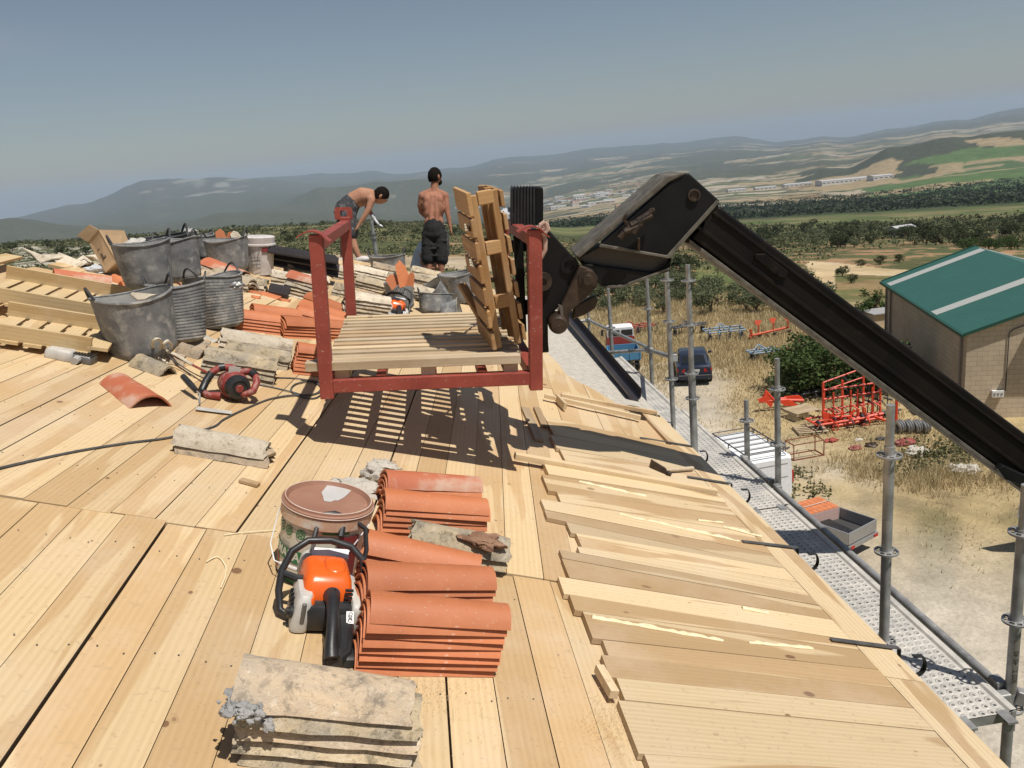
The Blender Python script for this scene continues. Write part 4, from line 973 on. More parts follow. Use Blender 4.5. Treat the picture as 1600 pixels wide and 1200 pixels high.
def chainsaw(mw, label):
    e = empty('chainsaw', mw, label, 'chainsaw')
    mb = MB(); rbox(mb, (-.005, .24, .012), (.17, .27, .085), .03, top=(.92, .95)); mb.build('crankcase', M['blackplastic'], e)
    mb = MB(); rbox(mb, (-.088, .19, .006), (.058, .18, .115), .02, top=(.8, .85), shift=(.01, .01)); mb.build('starter_cover', M['lightgrey'], e)
    mb = MB()
    for i in range(7): mb.box((-.112, .165 + .013 * i, .065 + (.012 if i % 2 else 0)), (.012, .006, .028))
    mb.build('starter_vent', M['blackplastic'], e, smooth=False)
    mb = MB(); mb.disc((-.112, .145, .055), (-1, 0, .2), .020, .012); mb.disc((-.122, .145, .057), (-1, 0, .2), .011, .012); mb.build('fuel_cap', M['blackplastic'], e)
    mb = MB(); mb.box((-.083, .108, .072), (.014, .012, .07)); mb.build('tank_window', M['darksteel'], e, bevel=.003)
    mb = MB(); rbox(mb, (.088, .235, .0), (.035, .26, .10), .014, top=(.8, .9)); mb.build('chain_cover', M['lightgrey'], e)
    mb = MB(); rbox(mb, (-.005, .245, .08), (.165, .20, .085), .028, top=(.80, .74), shift=(.0, .02)); mb.build('top_cover', M['orange'], e, ang=50)
    mb = MB(); rbox(mb, (-.066, .150, .06), (.040, .06, .055), .013, top=(.8, .8)); mb.build('cover_lobe', M['orange'], e)
    mb = MB(); rbox(mb, (.018, .265, .145), (.075, .12, .028), .034, top=(.8, .8)); mb.build('cover_dome', M['orange'], e, ang=60)
    mb = MB(); mb.disc((.012, .160, .118), (0, -.8, .55), .018, .012); mb.box((.012, .152, .128), (.005, .006, .026)); mb.build('cover_knob', M['blackplastic'], e)
    mb = MB()
    for i in range(5): mb.box((.057, .146, .086 + .0135 * i), (.026, .010, .006))
    mb.build('cover_vent', M['blackplastic'], e, smooth=False)
    mb = MB(); rbox(mb, (-.005, .362, .085), (.17, .06, .075), .02, top=(.85, .7)); mb.build('shroud', M['lightgrey'], e)
    mb = MB(); mb.box((0, 0, 0), (.125, .004, .034)); o = mb.build('label_sticker', M['sticker'], e, smooth=False); o.matrix_local = Matrix.Translation((.01, .345, .168)) @ Matrix.Rotation(R_(-52), 4, 'X')
    mb = MB(); mb.box((0, 0, 0), (.024, .004, .040)); mb.build('warning_sticker', M['sticker'], e, smooth=False).matrix_local = Matrix.Translation((.062, .085, .078)) @ Matrix.Rotation(R_(-50), 4, 'X')
    mb = MB(); mb.tube([(.062 + .006 * math.cos(a_ * .7), .0835 + .003 * math.sin(a_ * .7), .0895 + .006 * math.sin(a_ * .7)) for a_ in range(9)], .0012, 5); mb.tube([(.062 + .006 * math.cos(a_ * .7), .0750 + .003 * math.sin(a_ * .7), .0745 + .006 * math.sin(a_ * .7)) for a_ in range(9)], .0012, 5); mb.build('sticker_symbol', M['ink'], e)
    # rear handle: grip above, foot plate below
    mb = MB(); mb.tube([(.006, .165, .108), (.004, .11, .114), (0, .05, .102), (-.004, -.005, .078), (-.006, -.045, .050), (-.004, -.07, .030)], [.030, .022, .019, .019, .021, .024], 14)
    mb.build('rear_handle', M['blackplastic'], e)
    mb = MB(); mb.tube([(.045, .16, .05), (.05, .09, .04), (.045, .02, .030), (.035, -.04, .024), (.01, -.066, .022)], [.034, .032, .030, .028, .026], 10); rbox(mb, (.035, .01, .0), (.10, .17, .034), .018, top=(.9, .9)); mb.build('handle_foot', M['blackplastic'], e)
    mb = MB(); mb.tube([(-.10, .17, .015), (-.145, .20, .03), (-.155, .235, .08), (-.152, .265, .135), (-.125, .30, .19), (-.075, .32, .222), (0, .325, .226), (.07, .315, .212), (.112, .29, .18), (.122, .25, .12), (.116, .2, .06), (.10, .16, .02)], .0125, 12)
    mb.tube([(-.150, .262, .13), (-.10, .25, .118), (-.07, .25, .118)], [.012, .013, .014], 8); mb.build('front_handle', M['blackplastic'], e)
    mb = MB(); mb.tube([(-.055, .345, .20), (-.045, .38, .245), (-.02, .41, .283), (.01, .412, .288), (.085, .405, .268), (.125, .395, .245), (.135, .36, .18), (.125, .33, .12)], .0085, 8); mb.tube([(.045, .40, .278), (.038, .36, .225)], [.010, .013], 8); mb.build('hand_guard', M['blackplastic'], e)
    mb = MB(); mb.prism([(.083, .37, .02), (.083, .56, .028), (.083, .575, .04), (.083, .56, .055), (.083, .37, .065)], Vector((.004, 0, 0))); mb.build('guide_bar', M['steel'], e, smooth=False)
    return e
CS = chainsaw(onroof(514, 1022, 11), 'orange and black chainsaw standing against the paint bucket')
cp(CS, Matrix.Translation(roof(621, 502)) @ ROT_ROOF @ Matrix.Rotation(R_(5), 4, 'Z'), 'small far chainsaw with orange cover behind the slatted crate floor')
lump(599, 495, .11, 'grey rock-like dusty bundle left of the far chainsaw', 'rubberin', .03, .45, 'dusty_bundle', 'bundle', 1.6)
# ---------------------------------------------------------------- mixer
p0 = roof(362, 622); e = empty('paddle_mixer', Matrix.Translation(p0) @ ROT_ROOF @ Matrix.Rotation(R_(-12), 4, 'Z'), 'dusty red electric paddle mixer lying on the boards', 'mixer'); e.scale = (.94, .94, .94)
ax = Vector((.62, -.72, .10)).normalized(); c = Vector((.0, 0, .085)); q = ax.to_track_quat('Z', 'Y').to_matrix()
mb = MB(); mb.lathe([(.02, -.13), (.05, -.12), (.072, -.09), (.080, -.03), (.086, .0), (.086, .03), (.078, .05), (.070, .07)], 28, c, q); mb.build('motor_housing', M['redplastic'], e)
mb = MB(); mb.lathe([(.073, .055), (.076, .06), (.076, .085), (.066, .105), (.048, .112), (.046, .106), (.034, .106), (.032, .112), (.001, .112)], 28, c, q); mb.build('end_cap', M['blackplastic'], e)
mb = MB(); mb.lathe([(.024, .112), (.022, .116), (.001, .116)], 16, c, q); mb.build('cap_badge', M['redplastic'], e)
mb = MB(); mb.box(c + Vector((-.005, -.008, .084)), (.07, .06, .006), q); mb.build('label_plate', M['lightgrey'], e, smooth=False)
mb = MB(); mb.tube([(.0, .06, .15), (-.05, .05, .172), (-.10, .03, .170), (-.135, -.01, .14), (-.148, -.05, .09), (-.148, -.10, .035), (-.10, -.12, .022), (-.03, -.10, .03)], [.024, .024, .022, .021, .021, .021, .021, .024], 12); mb.build('left_grip', M['redplastic'], e)
mb = MB(); mb.tube([(-.138, -.02, .132), (-.149, -.055, .085), (-.149, -.10, .036), (-.125, -.112, .028)], .0232, 12); mb.tube([(-.085, .036, .172), (-.115, .018, .162)], .0255, 12); mb.build('grip_pad', M['blackplastic'], e)
mb = MB(); mb.tube([(.0, .06, .15), (.05, .07, .168), (.10, .055, .165), (.132, .02, .13), (.136, -.03, .085), (.10, -.06, .06), (.05, -.05, .06)], [.024, .023, .022, .022, .022, .022, .024], 12); mb.build('right_grip', M['redplastic'], e)
mb = MB(); mb.tube([(.075, .064, .169), (.112, .044, .158)], .0255, 12); mb.build('grip_pad', M['blackplastic'], e)
def path(pxs, h, r, mat, name, label, cat, n=6, sub=6):
    P = [roof(p[0], p[1], (p[2] if len(p) > 2 else h)) for p in pxs]; out = []
    for i in range(len(P) - 1):
        a = P[max(i - 1, 0)]; b = P[i]; c_ = P[i + 1]; d = P[min(i + 2, len(P) - 1)]
        for k in range(sub):
            t_ = k / sub; out.append(.5 * ((2 * b) + (c_ - a) * t_ + (2 * a - 5 * b + 4 * c_ - d) * t_ ** 2 + (3 * b - 3 * c_ + d - a) * t_ ** 3))
    out.append(P[-1]); mb = MB(); mb.tube(out, r, n); o = mb.build(name, M[mat], None)
    return tag(o, label, cat) if label else o
wk = empty('mixer_paddle', roof(235, 552), 'pale mortar-crusted mixing paddle with curled tip reaching from the red mixer', 'mixing paddle')
def sub_path(pxs, r, mat, name):
    o = path(pxs, .02, r, mat, name, None, None); o.parent = wk; o.matrix_parent_inverse = Matrix.Translation(-wk.location); return o
sub_path([(326, 583, .09), (300, 570, .07), (272, 556, .06), (256, 545, .08), (258, 534, .13), (266, 531, .15)], .007, 'redplastic', 'shaft')
sub_path([(300, 570, .075), (275, 555, .07), (258, 547, .09), (256, 538, .14), (262, 533, .16), (268, 540, .12), (262, 550, .07)], .010, 'cream', 'curled_blade')
sub_path([(262, 552, .06), (245, 548, .07), (238, 538, .14), (243, 530, .19), (251, 532, .17), (250, 545, .10), (238, 556, .05), (232, 552, .05), (250, 560, .04), (262, 568, .02)], .009, 'cream', 'wire_loop')
# trowel beside the mixer
e = empty('trowel', roof(320, 625), 'plastering trowel with black handle and light steel blade beside the mixer', 'trowel'); i_ = Matrix.Translation(-e.location)
a = roof(286, 588, .09); b = roof(307, 611, .055); mb = MB(); mb.tube([a, a.lerp(b, .5), b], [.017, .019, .015], 10); o = mb.build('handle', M['blackplastic'], e); o.matrix_parent_inverse = i_
mb = MB(); mb.tube([b, roof(312, 616, .04), roof(312, 632, .012)], .005, 8); o = mb.build('tang', M['steel'], e); o.matrix_parent_inverse = i_
mb = MB(); A, B = roof(306, 638, .012), roof(362, 645, .012); mb.ct = (.5, .5, .5); mb.board(A, B, EZ.cross(B - A), .05, EZ, .002); o = mb.build('blade', M['lightgrey'], e, smooth=False); o.matrix_parent_inverse = i_
path([(255, 545, .12), (270, 562, .05), (300, 582, .03), (330, 596, .02)], .03, .004, 'cable', 'thin_cord', 'thin dark cord hanging by the paddle', 'cord')
# cables
path([(-20, 736), (40, 722), (120, 705), (200, 692), (262, 684), (330, 668), (350, 655), (385, 638), (420, 624), (452, 618), (490, 616), (510, 605), (495, 596), (470, 593)], .008, .0055, 'cable', 'power_cable', 'grey power cable running left across the boards under the lone old tiles', 'cable')
path([(398, 600), (425, 605), (455, 612), (480, 618), (498, 612), (500, 602), (485, 596), (462, 600), (455, 610), (470, 620), (492, 622), (504, 612), (496, 600), (470, 592), (430, 590)], .008, .005, 'cable', 'cable_coil', 'coiled thin black cable between the mixer and the crate', 'cable')
# small loose wood
def loose(A, B, w_, th, label, h=.003, tone=(.2, .9, 0), name='timber_offcut', cat='timber piece', mat='plank', h2=None):
    a = roof(A[0], A[1], h); b = roof(B[0], B[1], h if h2 is None else h2); mb = MB(); mb.ct = tone; mb.board(a, b, EZ.cross(b - a), w_, EZ, th)
    return tag(mb.build(name, M[mat], None, smooth=False, bevel=.0015), label, cat)
loose((375, 752), (404, 760), .035, .014, 'small brown wood chip block left of the paint bucket', tone=(.95, .1, 0)); loose((934, 1050), (958, 1092), .03, .03, 'short pale wedge of timber at the stepped board ends', h=.02)
loose((850, 621), (1000, 655), .035, .03, 'pale batten lying loose, nearer of two by the crate', h=.026); loose((876, 620), (1025, 648), .032, .028, 'thin pale batten lying loose, farther of two', h=.028)
loose((803, 716), (1118, 772), .05, .032, 'long pale batten nailed down past the hammer', h=.03); loose((868, 625), (882, 640), .025, .05, 'short block leaning at the batten ends', h=.02, tone=(.8, .3, 0))
loose((838, 640), (850, 668), .05, .02, 'dark short offcut in the crate shadow', tone=(.9, .1, .5)); loose((820, 640), (842, 690), .06, .02, 'grey offcut board in the shadow by the crate', tone=(.5, .4, .8))
# hammer
e = empty('hammer', roof(1040, 733, .03), 'rusty hammer with wooden handle lying on the eave boards', 'hammer'); i_ = Matrix.Translation(-e.location)
a = roof(1040, 735, .045); b = roof(1082, 732, .04); mb = MB(); mb.tube([a, a.lerp(b, .5), b], [.010, .013, .015], 10); o = mb.build('handle', M['oldpallet'], e); o.matrix_parent_inverse = i_
mb = MB(); A = roof(1018, 724, .055); B = roof(1042, 738, .04); mb.prism([A + EZ * .02, A - EZ * .028, B - EZ * .02, B + EY * .01 + EZ * .016], EY * .03); mb.tube([B, roof(1048, 742, .03)], [.016, .018], 8); o = mb.build('head', M['rust'], e, smooth=False, bevel=.003); o.matrix_parent_inverse = i_
# wood shavings
mb = MB(); r2 = random.Random(2)
for i in range(2600):
    if r2.random() < .5: x, y = r2.gauss(640, 60), r2.gauss(1075, 25)
    else: x, y = r2.gauss(960, 28), r2.gauss(1130, 30)
    if r2.random() < .12: x, y = r2.uniform(300, 900), r2.uniform(850, 1190)
    p = roof(x, y, .004); s = r2.uniform(.0012, .0034); A = r2.uniform(0, 6.28); u = EX * math.cos(A) * s + EY * math.sin(A) * s; v = EZ * s * .7 + EX * s * .2
    mb.add([p - u, p + u, p + u * .7 + v, p - u * .7 + v], [(0, 1, 2, 3)])
tag(mb.build('sawdust', plain('sawdust_chips', (.72, .56, .32), .9), None, smooth=False), 'pale sawdust and shavings scattered on the boards', 'sawdust', kind='stuff')
# twigs of bark fibre
for i, (P, lb) in enumerate((([(322, 878), (340, 870), (352, 884), (352, 900), (345, 918)], 'curly pale wood fibre on the boards left of the bucket'), ([(350, 836), (380, 832), (432, 828)], 'straight pale fibre pointing at the paint bucket'))):
    path(P, .006, .0022, 'foam', 'wood_fibre', lb, 'wood fibre')
# ---------------------------------------------------------------- gutter brackets
def bracket(px, py, px0, py0, lab, r=.062, h=.03):
    a = roof(px0, py0, h); b = roof(px, py, h); d = (b - a).normalized(); e = empty('gutter_bracket', b, lab, 'gutter bracket', 'gutter brackets along the eave'); i_ = Matrix.Translation(-b)
    mb = MB(); mb.board(a, b, EZ.cross(d), .024, EZ, .004); o = mb.build('strap', M['darksteel'], e, smooth=False); o.matrix_parent_inverse = i_
    dn = Vector((0, 0, -1)); P = [b, b + dn * .05]; cc = b + d * (r + .002) + dn * .06; k = 18
    for i in range(k + 1):
        A = math.pi + math.pi * 1.22 * i / k; P.append(cc + d * r * math.cos(A) + Vector((0, 0, 1)) * r * math.sin(A))
    P.append(P[-1] - d * .045 + Vector((0, 0, -.008)))
    mb = MB(); sd = EZ.cross(d).normalized() * .011; o_ = len(mb.v)
    for i, p in enumerate(P):
        t_ = (P[min(i + 1, len(P) - 1)] - P[max(i - 1, 0)]).normalized(); n_ = t_.cross(sd).normalized() * .0022
        mb.v += [p - sd - n_, p + sd - n_, p + sd + n_, p - sd + n_]
    for i in range(len(P) - 1):
        for k2 in range(4): a_ = o_ + i * 4 + k2; b_ = o_ + i * 4 + (k2 + 1) % 4; mb.face([a_, b_, b_ + 4, a_ + 4])
    o = mb.build('hoop', M['blackplastic'], e, smooth=False); o.matrix_parent_inverse = i_
bracket(1405, 1013, 1298, 999, 'nearest black gutter bracket with full hoop over the walkway'); bracket(1246, 856, 1160, 846, 'second nearest gutter bracket, beside the walkway shadow patch')
bracket(1143, 756, 1074, 745, 'gutter bracket just below the hammer'); bracket(1080, 697, 1000, 684, 'gutter bracket at the foot of the twin poles'); bracket(1031, 650, 978, 635, 'farthest gutter bracket, at the end of the trim board', r=.05)
# ---------------------------------------------------------------- black gutter lying along the eave
a = roof(893, 500, .10); b = roof(992, 618, .06)
a = b + (a - b) * 1.0
d = (b - a).normalized(); sd = d.cross(Vector((0, 0, 1))).normalized(); up = sd.cross(d); mb = MB(); prof = [(-.062, .05)] + [(-.056 * math.cos(A), -.05 * math.sin(A)) for A in [math.pi * i / 10 for i in range(11)]] + [(.062, .03)]
for off in (0, .004):
    for q in (a - d * 1.2, b):
        for x, z in prof: mb.v.append(q + sd * x * (1 - off * 8) + up * (z + off))
n = len(prof)
for base in (0, 2 * n):
    for k in range(n - 1): mb.face([base + k, base + k + 1, base + n + k + 1, base + n + k])
for s in (0, n):
    for k in range(n - 1): mb.face([s + k, s + k + 1, 2 * n + s + k + 1, 2 * n + s + k])
for k in (0, n - 1): mb.face([k, n + k, 3 * n + k, 2 * n + k])
g_ = mb.build('roof_gutter', M['brownsheet']); tag(g_, 'dark half-round gutter lying along the far eave above the truck', 'gutter')
# ---------------------------------------------------------------- red steel crate
CK = 1.08 / 1.15
Arel = (Vector((-.6105, 4.4796, 10.847)) - CAM) * CK
CR = Matrix.Translation(CAM + Arel) @ (Matrix.Rotation(-.0086, 4, 'Z') @ Matrix.Rotation(.0793, 4, 'Y') @ Matrix.Rotation(-.0095, 4, 'X'))
CW, CD, CH, TT = 1.08, 1.634, .80, .068
e = empty('lifting_crate', CR, 'red steel lifting crate with slatted floor hanging above the boards', 'crate'); crate = e
def bar(name, a, b, t=TT, par=e, mat='redsteel', t2=None, up=(0, 0, 1), bev=.004):
    a = Vector(a); b = Vector(b); d = (b - a).normalized(); u = Vector(up)
    if abs(d.dot(u)) > .9: u = Vector((0, 1, 0))
    sd = d.cross(u).normalized(); u = sd.cross(d); t2 = t2 or t; mb = MB(); mb.ct = (random.random(), random.random(), 0)
    A = [a - sd * t / 2 - u * t2 / 2, a + sd * t / 2 - u * t2 / 2, a + sd * t / 2 + u * t2 / 2, a - sd * t / 2 + u * t2 / 2]
    B = [p + (b - a) for p in A]; mb.hexa([A[0], B[0], B[1], A[1], A[3], B[3], B[2], A[2]]); return mb.build(name, M[mat], par, smooth=False, bevel=bev)
h = TT / 2
bar('post', (0, 0, -.03), (0, 0, CH)); bar('post', (CW, 0, -.03), (CW, 0, CH)); bar('post', (0, CD, -.03), (0, CD, CH)); bar('post', (CW, CD, -.03), (CW, CD, CH))
bar('bottom_rail', (h, 0, .035), (CW - h, 0, .035)); bar('bottom_rail', (h, CD, .035), (CW - h, CD, .035)); bar('bottom_rail', (0, h, .036), (0, CD - h, .036)); bar('bottom_rail', (CW, h, .036), (CW, CD - h, .036))
bar('top_rail', (0, h, CH - .05), (0, CD - h, CH - .05), .06); bar('top_rail', (CW, h, CH - .05), (CW, CD - h, CH - .05), .06)
for i in (1, 2, 3): bar('cross_bar', (CW * i / 4, h, .03), (CW * i / 4, CD - h, .03), .05)
# stacking ears
def ear(x, y, yaw):
    mb = MB(); pts = []
    for i in range(11):
        A = math.pi * i / 10; pts.append((.075 * math.cos(A) + .0, .065 * math.sin(A)))
    poly = [(-.085, -.012)] + [(px_, pz + .0) for px_, pz in reversed(pts)] + [(.085, -.012)]
    r_ = Matrix.Rotation(R_(yaw), 3, 'Z'); o_ = 0; top = []
    n = 12; w2 = .05
    for i in range(n + 1):
        t_ = i / n; xx = -.09 + .16 * t_; zz = .028 * math.sin(math.pi * min(1, t_ * 1.15)) - .012 + (-.05 * max(0, t_ - .75) * 4) * .5
        for s in (-1, 1): mb.v.append(r_ @ Vector((xx, s * w2, zz)) + Vector((x, y, CH + .005)))
    for i in range(n): mb.face([2 * i, 2 * i + 2, 2 * i + 3, 2 * i + 1])
    m0 = len(mb.v); mb.v += [v + Vector((0, 0, -.007)) for v in mb.v[:m0]]
    for i in range(n): a_ = m0 + 2 * i; mb.face([a_, a_ + 1, a_ + 3, a_ + 2]); mb.face([2 * i, m0 + 2 * i, m0 + 2 * i + 2, 2 * i + 2]); mb.face([2 * i + 1, 2 * i + 3, m0 + 2 * i + 3, m0 + 2 * i + 1])
    mb.face([0, 1, m0 + 1, m0]); mb.face([2 * n, m0 + 2 * n, m0 + 2 * n + 1, 2 * n + 1])
    return mb.build('stacking_ear', M['redsteel'], crate)
ear(0, 0, 0); ear(CW, 0, 0); ear(CW, CD, 180)
# rear left ear is an upright plate with a square hole
mb = MB(); ro = [(-.10, -.04), (.10, -.04), (.10, .06), (.075, .085), (-.085, .085), (-.10, .07)]; hi = [(-.035, -.01), (.035, -.01), (.04, .03), (.03, .05), (-.03, .05), (-.04, .03)]
P = [Vector((x * .6 - .01, CD, CH + .01 + z * .66)) for x, z in ro] + [Vector((x * .6 - .01, CD, CH + .01 + z * .66)) for x, z in hi]; Q = [p + Vector((0, .008, 0)) for p in P]
fs = [(i, (i + 1) % 6, 6 + (i + 1) % 6, 6 + i) for i in range(6)]; mb.add(P + Q, fs + [tuple(12 + k for k in reversed(f)) for f in fs] + [(i, 12 + i, 12 + (i + 1) % 6, (i + 1) % 6) for i in range(6)] + [(6 + i, 6 + (i + 1) % 6, 18 + (i + 1) % 6, 18 + i) for i in range(6)])
mb.build('stacking_ear', M['redsteel'], crate, smooth=False)
# pallet on the crate floor
pe = empty('pallet', CR, 'flat wooden pallet of pale slats lying on the crate floor', 'pallet')
rr_ = random.Random(21); ys = [-.02, .105]; y = .235
sl_ = [(-.02, .075, -.10, 1.0, .045), (.085, .07, -.07, 1.0, .03)]; y = .21
while y < 1.58: sl_.append((y, .062, -.02 + rr_.uniform(-.01, .01), 1.03, .02)); y += .117
for y, w_, x0, x1, th in sl_:
    mb = MB(); mb.ct = (rr_.random(), rr_.uniform(.6, 1), rr_.uniform(0, .35)); mb.board(Vector((x0, y + w_ / 2, .115)), Vector((x1, y + w_ / 2, .115)), Vector((0, 1, 0)), w_, Vector((0, 0, 1)), th); mb.build('slat', M['oldpallet'] if rr_.random() < .4 else M['plank'], pe, smooth=False, bevel=.002)
for x in (.08, .52, .95): bar('stringer', (x, .0, .088), (x, 1.58, .088), .075, pe, 'oldpallet', .05)
# brown pallet standing on edge in the crate
def pbox(name, P, mat, par):
    mb = MB(); mb.ct = (random.random(), random.random(), 0); mb.hexa(P); o = mb.build(name, M[mat], par, smooth=False, bevel=.002); return o
lean = Matrix.Translation((.905, .20, .16)) @ Matrix.Rotation(R_(6), 4, 'Z') @ Matrix.Rotation(R_(-9), 4, 'Y') @ Matrix.Rotation(R_(3), 4, 'X')
ue = empty('pallet', CR @ lean, 'brown wooden pallet standing on edge inside the right of the crate', 'pallet')
for i, yy in enumerate((.0, .17, .34)):
    bar('stringer', (0, yy, 0), (0, yy, .82), .035, ue, 'brownpallet', .035); bar('stringer', (.11, yy, 0), (.11, yy, .83), .035, ue, 'brownpallet', .035)
for i in range(7):
    z = .05 + i * .122; bar('slat', (-.03, -.05, z), (-.03, .39, z), .022, ue, 'brownpallet', .094 if i < 6 else .12)
for i in range(7): bar('slat', (.145, -.03, .06 + .12 * i), (.145, .38, .06 + .12 * i), .02, ue, 'brownpallet', .085)
for z in (.25, .54, .80):
    bar('spacer_block', (.02, 0, z), (.10, 0, z), .04, ue, 'brownpallet', .07)
ce = empty('loose_slat', CR @ Matrix.Translation((.80, .35, .16)), 'dark loose slat leaning at the foot of the standing pallet', 'timber piece'); bar('slat', (.10, .1, 0), (-.07, .25, .30), .07, ce, 'brownpallet', .018)
# light straps along the upright pallet
for k, (a, b) in enumerate((((.74, .1, .80), (.98, .9, .70)), ((.76, .1, .62), (1.0, .8, .45)))):
    mb = MB(); A = CR @ Vector(a); B = CR @ Vector(b)
    for q in range(3): mb.tube([A + Vector((0, .01 * q, .012 * q)), A.lerp(B, .5) + Vector((0, 0, -.03 - .01 * q)), B], .006, 5)
    tag(mb.build('strap', M['cream']), ['upper', 'lower'][k] + ' pale strap across the standing brown pallet', 'strap')
# ---------------------------------------------------------------- telehandler boom and fork carriage
te_ = empty('telehandler', vp(1100, 420, 4.7), 'black telehandler boom and fork carriage reaching in from the right to hold the crate', 'telehandler'); TI = Matrix.Translation(-te_.location)
def plate(name, poly, dist, th, mat='blacksteel', bev=.008, smooth=False, par=te_):
    P = [vp(x, y, dist) for x, y in poly]; mb = MB(); mb.prism(P, VN * th); o = mb.build(name, M[mat] if isinstance(mat, str) else mat, par, smooth=smooth, bevel=bev)
    if par is te_: o.matrix_parent_inverse = TI
    return o
def pin(name, x, y, dist, prof, mat='rust', par=te_):
    mb = MB(); q = (-VN).to_track_quat('Z', 'Y').to_matrix(); mb.lathe(prof, 28, vp(x, y, dist), q); o = mb.build(name, M[mat], par); o.matrix_parent_inverse = TI; return o
hp = [(1044, 274), (1068, 270), (1076, 271), (1125, 313), (1124, 322), (1046, 401), (939, 383), (997, 336), (1002, 330)]
plate('boom_head', [(1052, 281), (1068, 270), (1077, 271), (1125, 314), (1123, 323), (1046, 402), (936, 383)], 4.30, .04)
plate('boom_head_core', [(1052, 290), (1068, 277), (1117, 318), (1046, 393), (945, 383)], 4.34, .22)
plate('boom_head_side', [(1052, 281), (1068, 270), (1077, 271), (1125, 314), (1123, 323), (1046, 402), (936, 383)], 4.56, .04)
plate('head_top_plate', [(898, 399), (1043, 274), (1068, 269), (1070, 273), (1046, 285), (905, 404)], 4.29, .34, 'edge')
plate('head_edge_weld', [(1125, 316), (1046, 404), (1042, 400), (1120, 313)], 4.285, .02, 'edge', .003); plate('head_lower_weld', [(938, 381), (1046, 400), (1045, 404), (936, 386)], 4.285, .02, 'edge', .003)
pin('head_pin', 1084, 305, 4.30, [(.001, 0), (.034, 0), (.034, .014), (.026, .016), (.024, .006), (.001, .006)])
plate('gusset_upper', [(901, 404), (939, 384), (1046, 402), (1045, 420), (1017, 428), (917, 413)], 4.36, .20, dirty('grey_brown_gusset', (.045, .036, .03), (.075, .062, .052), 6, .5, c3=(.02, .018, .017), f3=.3, s3=12))  # lighter grey-brown than the lower gusset, with darker spots
plate('gusset_lower', [(908, 411), (1018, 426), (1045, 420), (1046, 406), (1050, 404), (1046, 424), (1018, 433), (974, 448), (943, 450), (928, 437)], 4.32, .28)
plate('gusset_rim', [(941, 447), (973, 445), (1017, 429), (1045, 418), (1047, 421), (1018, 433), (974, 449), (942, 451)], 4.31, .01, 'edge', .002)
# hydraulic block on the head
mb = MB()
for k, (x, y, r_, l) in enumerate(((975, 362, .02, .10), (985, 352, .018, .12), (995, 345, .014, .10), (968, 372, .018, .06), (990, 365, .016, .05), (1000, 352, .012, .07))):
    a = vp(x, y, 4.24); mb.tube([a, a + Vector((l, 0, .03 + .01 * k))], r_, 8)
mb.tube([vp(980, 350, 4.24), vp(975, 342, 4.22), vp(979, 336, 4.22)], .010, 6); mb.tube([vp(998, 372, 4.24), vp(998, 392, 4.26)], .008, 6)
o = mb.build('hose_fittings', M['rust'], te_); o.matrix_parent_inverse = TI
# boom
plate('boom', [(1124, 322), (1700, 751), (1700, 833), (1252, 501), (1080, 372)], 4.40, .26, 'boom', .012)
plate('boom_lower_flange', [(1078, 374), (1252, 503), (1700, 835), (1700, 842), (1250, 509), (1076, 381)], 4.385, .29, 'edge', .003)
plate('boom_side_rib', [(1092, 351), (1700, 806), (1700, 813), (1088, 356)], 4.388, .02, 'boom', .004)
plate('boom_side_rib', [(1118, 331), (1700, 765), (1700, 770), (1114, 334)], 4.388, .02, 'boom', .004)
plate('wear_plate', [(1180, 397), (1196, 396), (1232, 424), (1229, 436), (1216, 432), (1180, 404)], 4.385, .02, 'boom', .004)
pin('boom_bolt', 1219, 427, 4.385, [(.001, 0), (.018, 0), (.018, .012), (.001, .012)], 'blacksteel')
plate('boom_end_bracket', [(1560, 733), (1568, 727), (1600, 742), (1650, 760), (1650, 790), (1590, 756), (1572, 750)], 4.33, .05)
# fork carriage
plate('carriage_plate', [(847, 350), (859, 361), (905, 411), (902, 424), (878, 474), (856, 498), (854, 506), (858, 551), (841, 552), (838, 500)], 4.34, .05)
plate('carriage_plate', [(847, 356), (905, 415), (902, 424), (878, 474), (856, 498), (857, 551), (841, 552)], 4.72, .05)
plate('carriage_back', [(838, 372), (848, 372), (848, 500), (843, 548), (836, 548)], 4.40, .75, 'blacksteel')
pin('pivot_boss', 889, 414, 4.34, [(.028, -.03), (.028, .012), (.048, .012), (.048, -.0), (.052, -.01), (.028, -.03)], 'blacksteel')
pin('pivot_boss', 848, 440, 4.33, [(.001, .006), (.02, .008), (.022, .02), (.05, .02), (.052, 0), (.055, -.02)], 'rust')
plate('link_plate', [(906, 414), (926, 422), (935, 434), (933, 449), (914, 468), (896, 482), (890, 490), (889, 512), (875, 508), (872, 490), (880, 470), (892, 445)], 4.29, .05, 'rust')
plate('link_plate', [(898, 478), (930, 461), (935, 470), (930, 482), (915, 492), (893, 500)], 4.50, .06, 'rust')
pin('link_pin', 918, 437, 4.29, [(.001, .03), (.026, .03), (.03, .022), (.036, .022), (.038, .008), (.050, .008), (.054, 0), (.054, -.02)])
pin('link_roller', 872, 506, 4.29, [(.001, .045), (.04, .045), (.052, .03), (.055, 0), (.055, -.10)], 'rust')
plate('link_bright_edge', [(872, 475), (879, 479), (881, 500), (877, 496)], 4.285, .01, 'edge', .002)
plate('fork_shank', [(802, 368), (817, 368), (823, 520), (809, 522)], 4.72, .05)
plate('fork_shank', [(822, 372), (836, 372), (838, 545), (826, 545)], 4.62, .05)
plate('carriage_crossbar', [(786, 378), (838, 372), (838, 392), (787, 396)], 4.80, .06)
plate('carriage_crossbar', [(800, 470), (838, 470), (838, 492), (802, 492)], 4.78, .06)
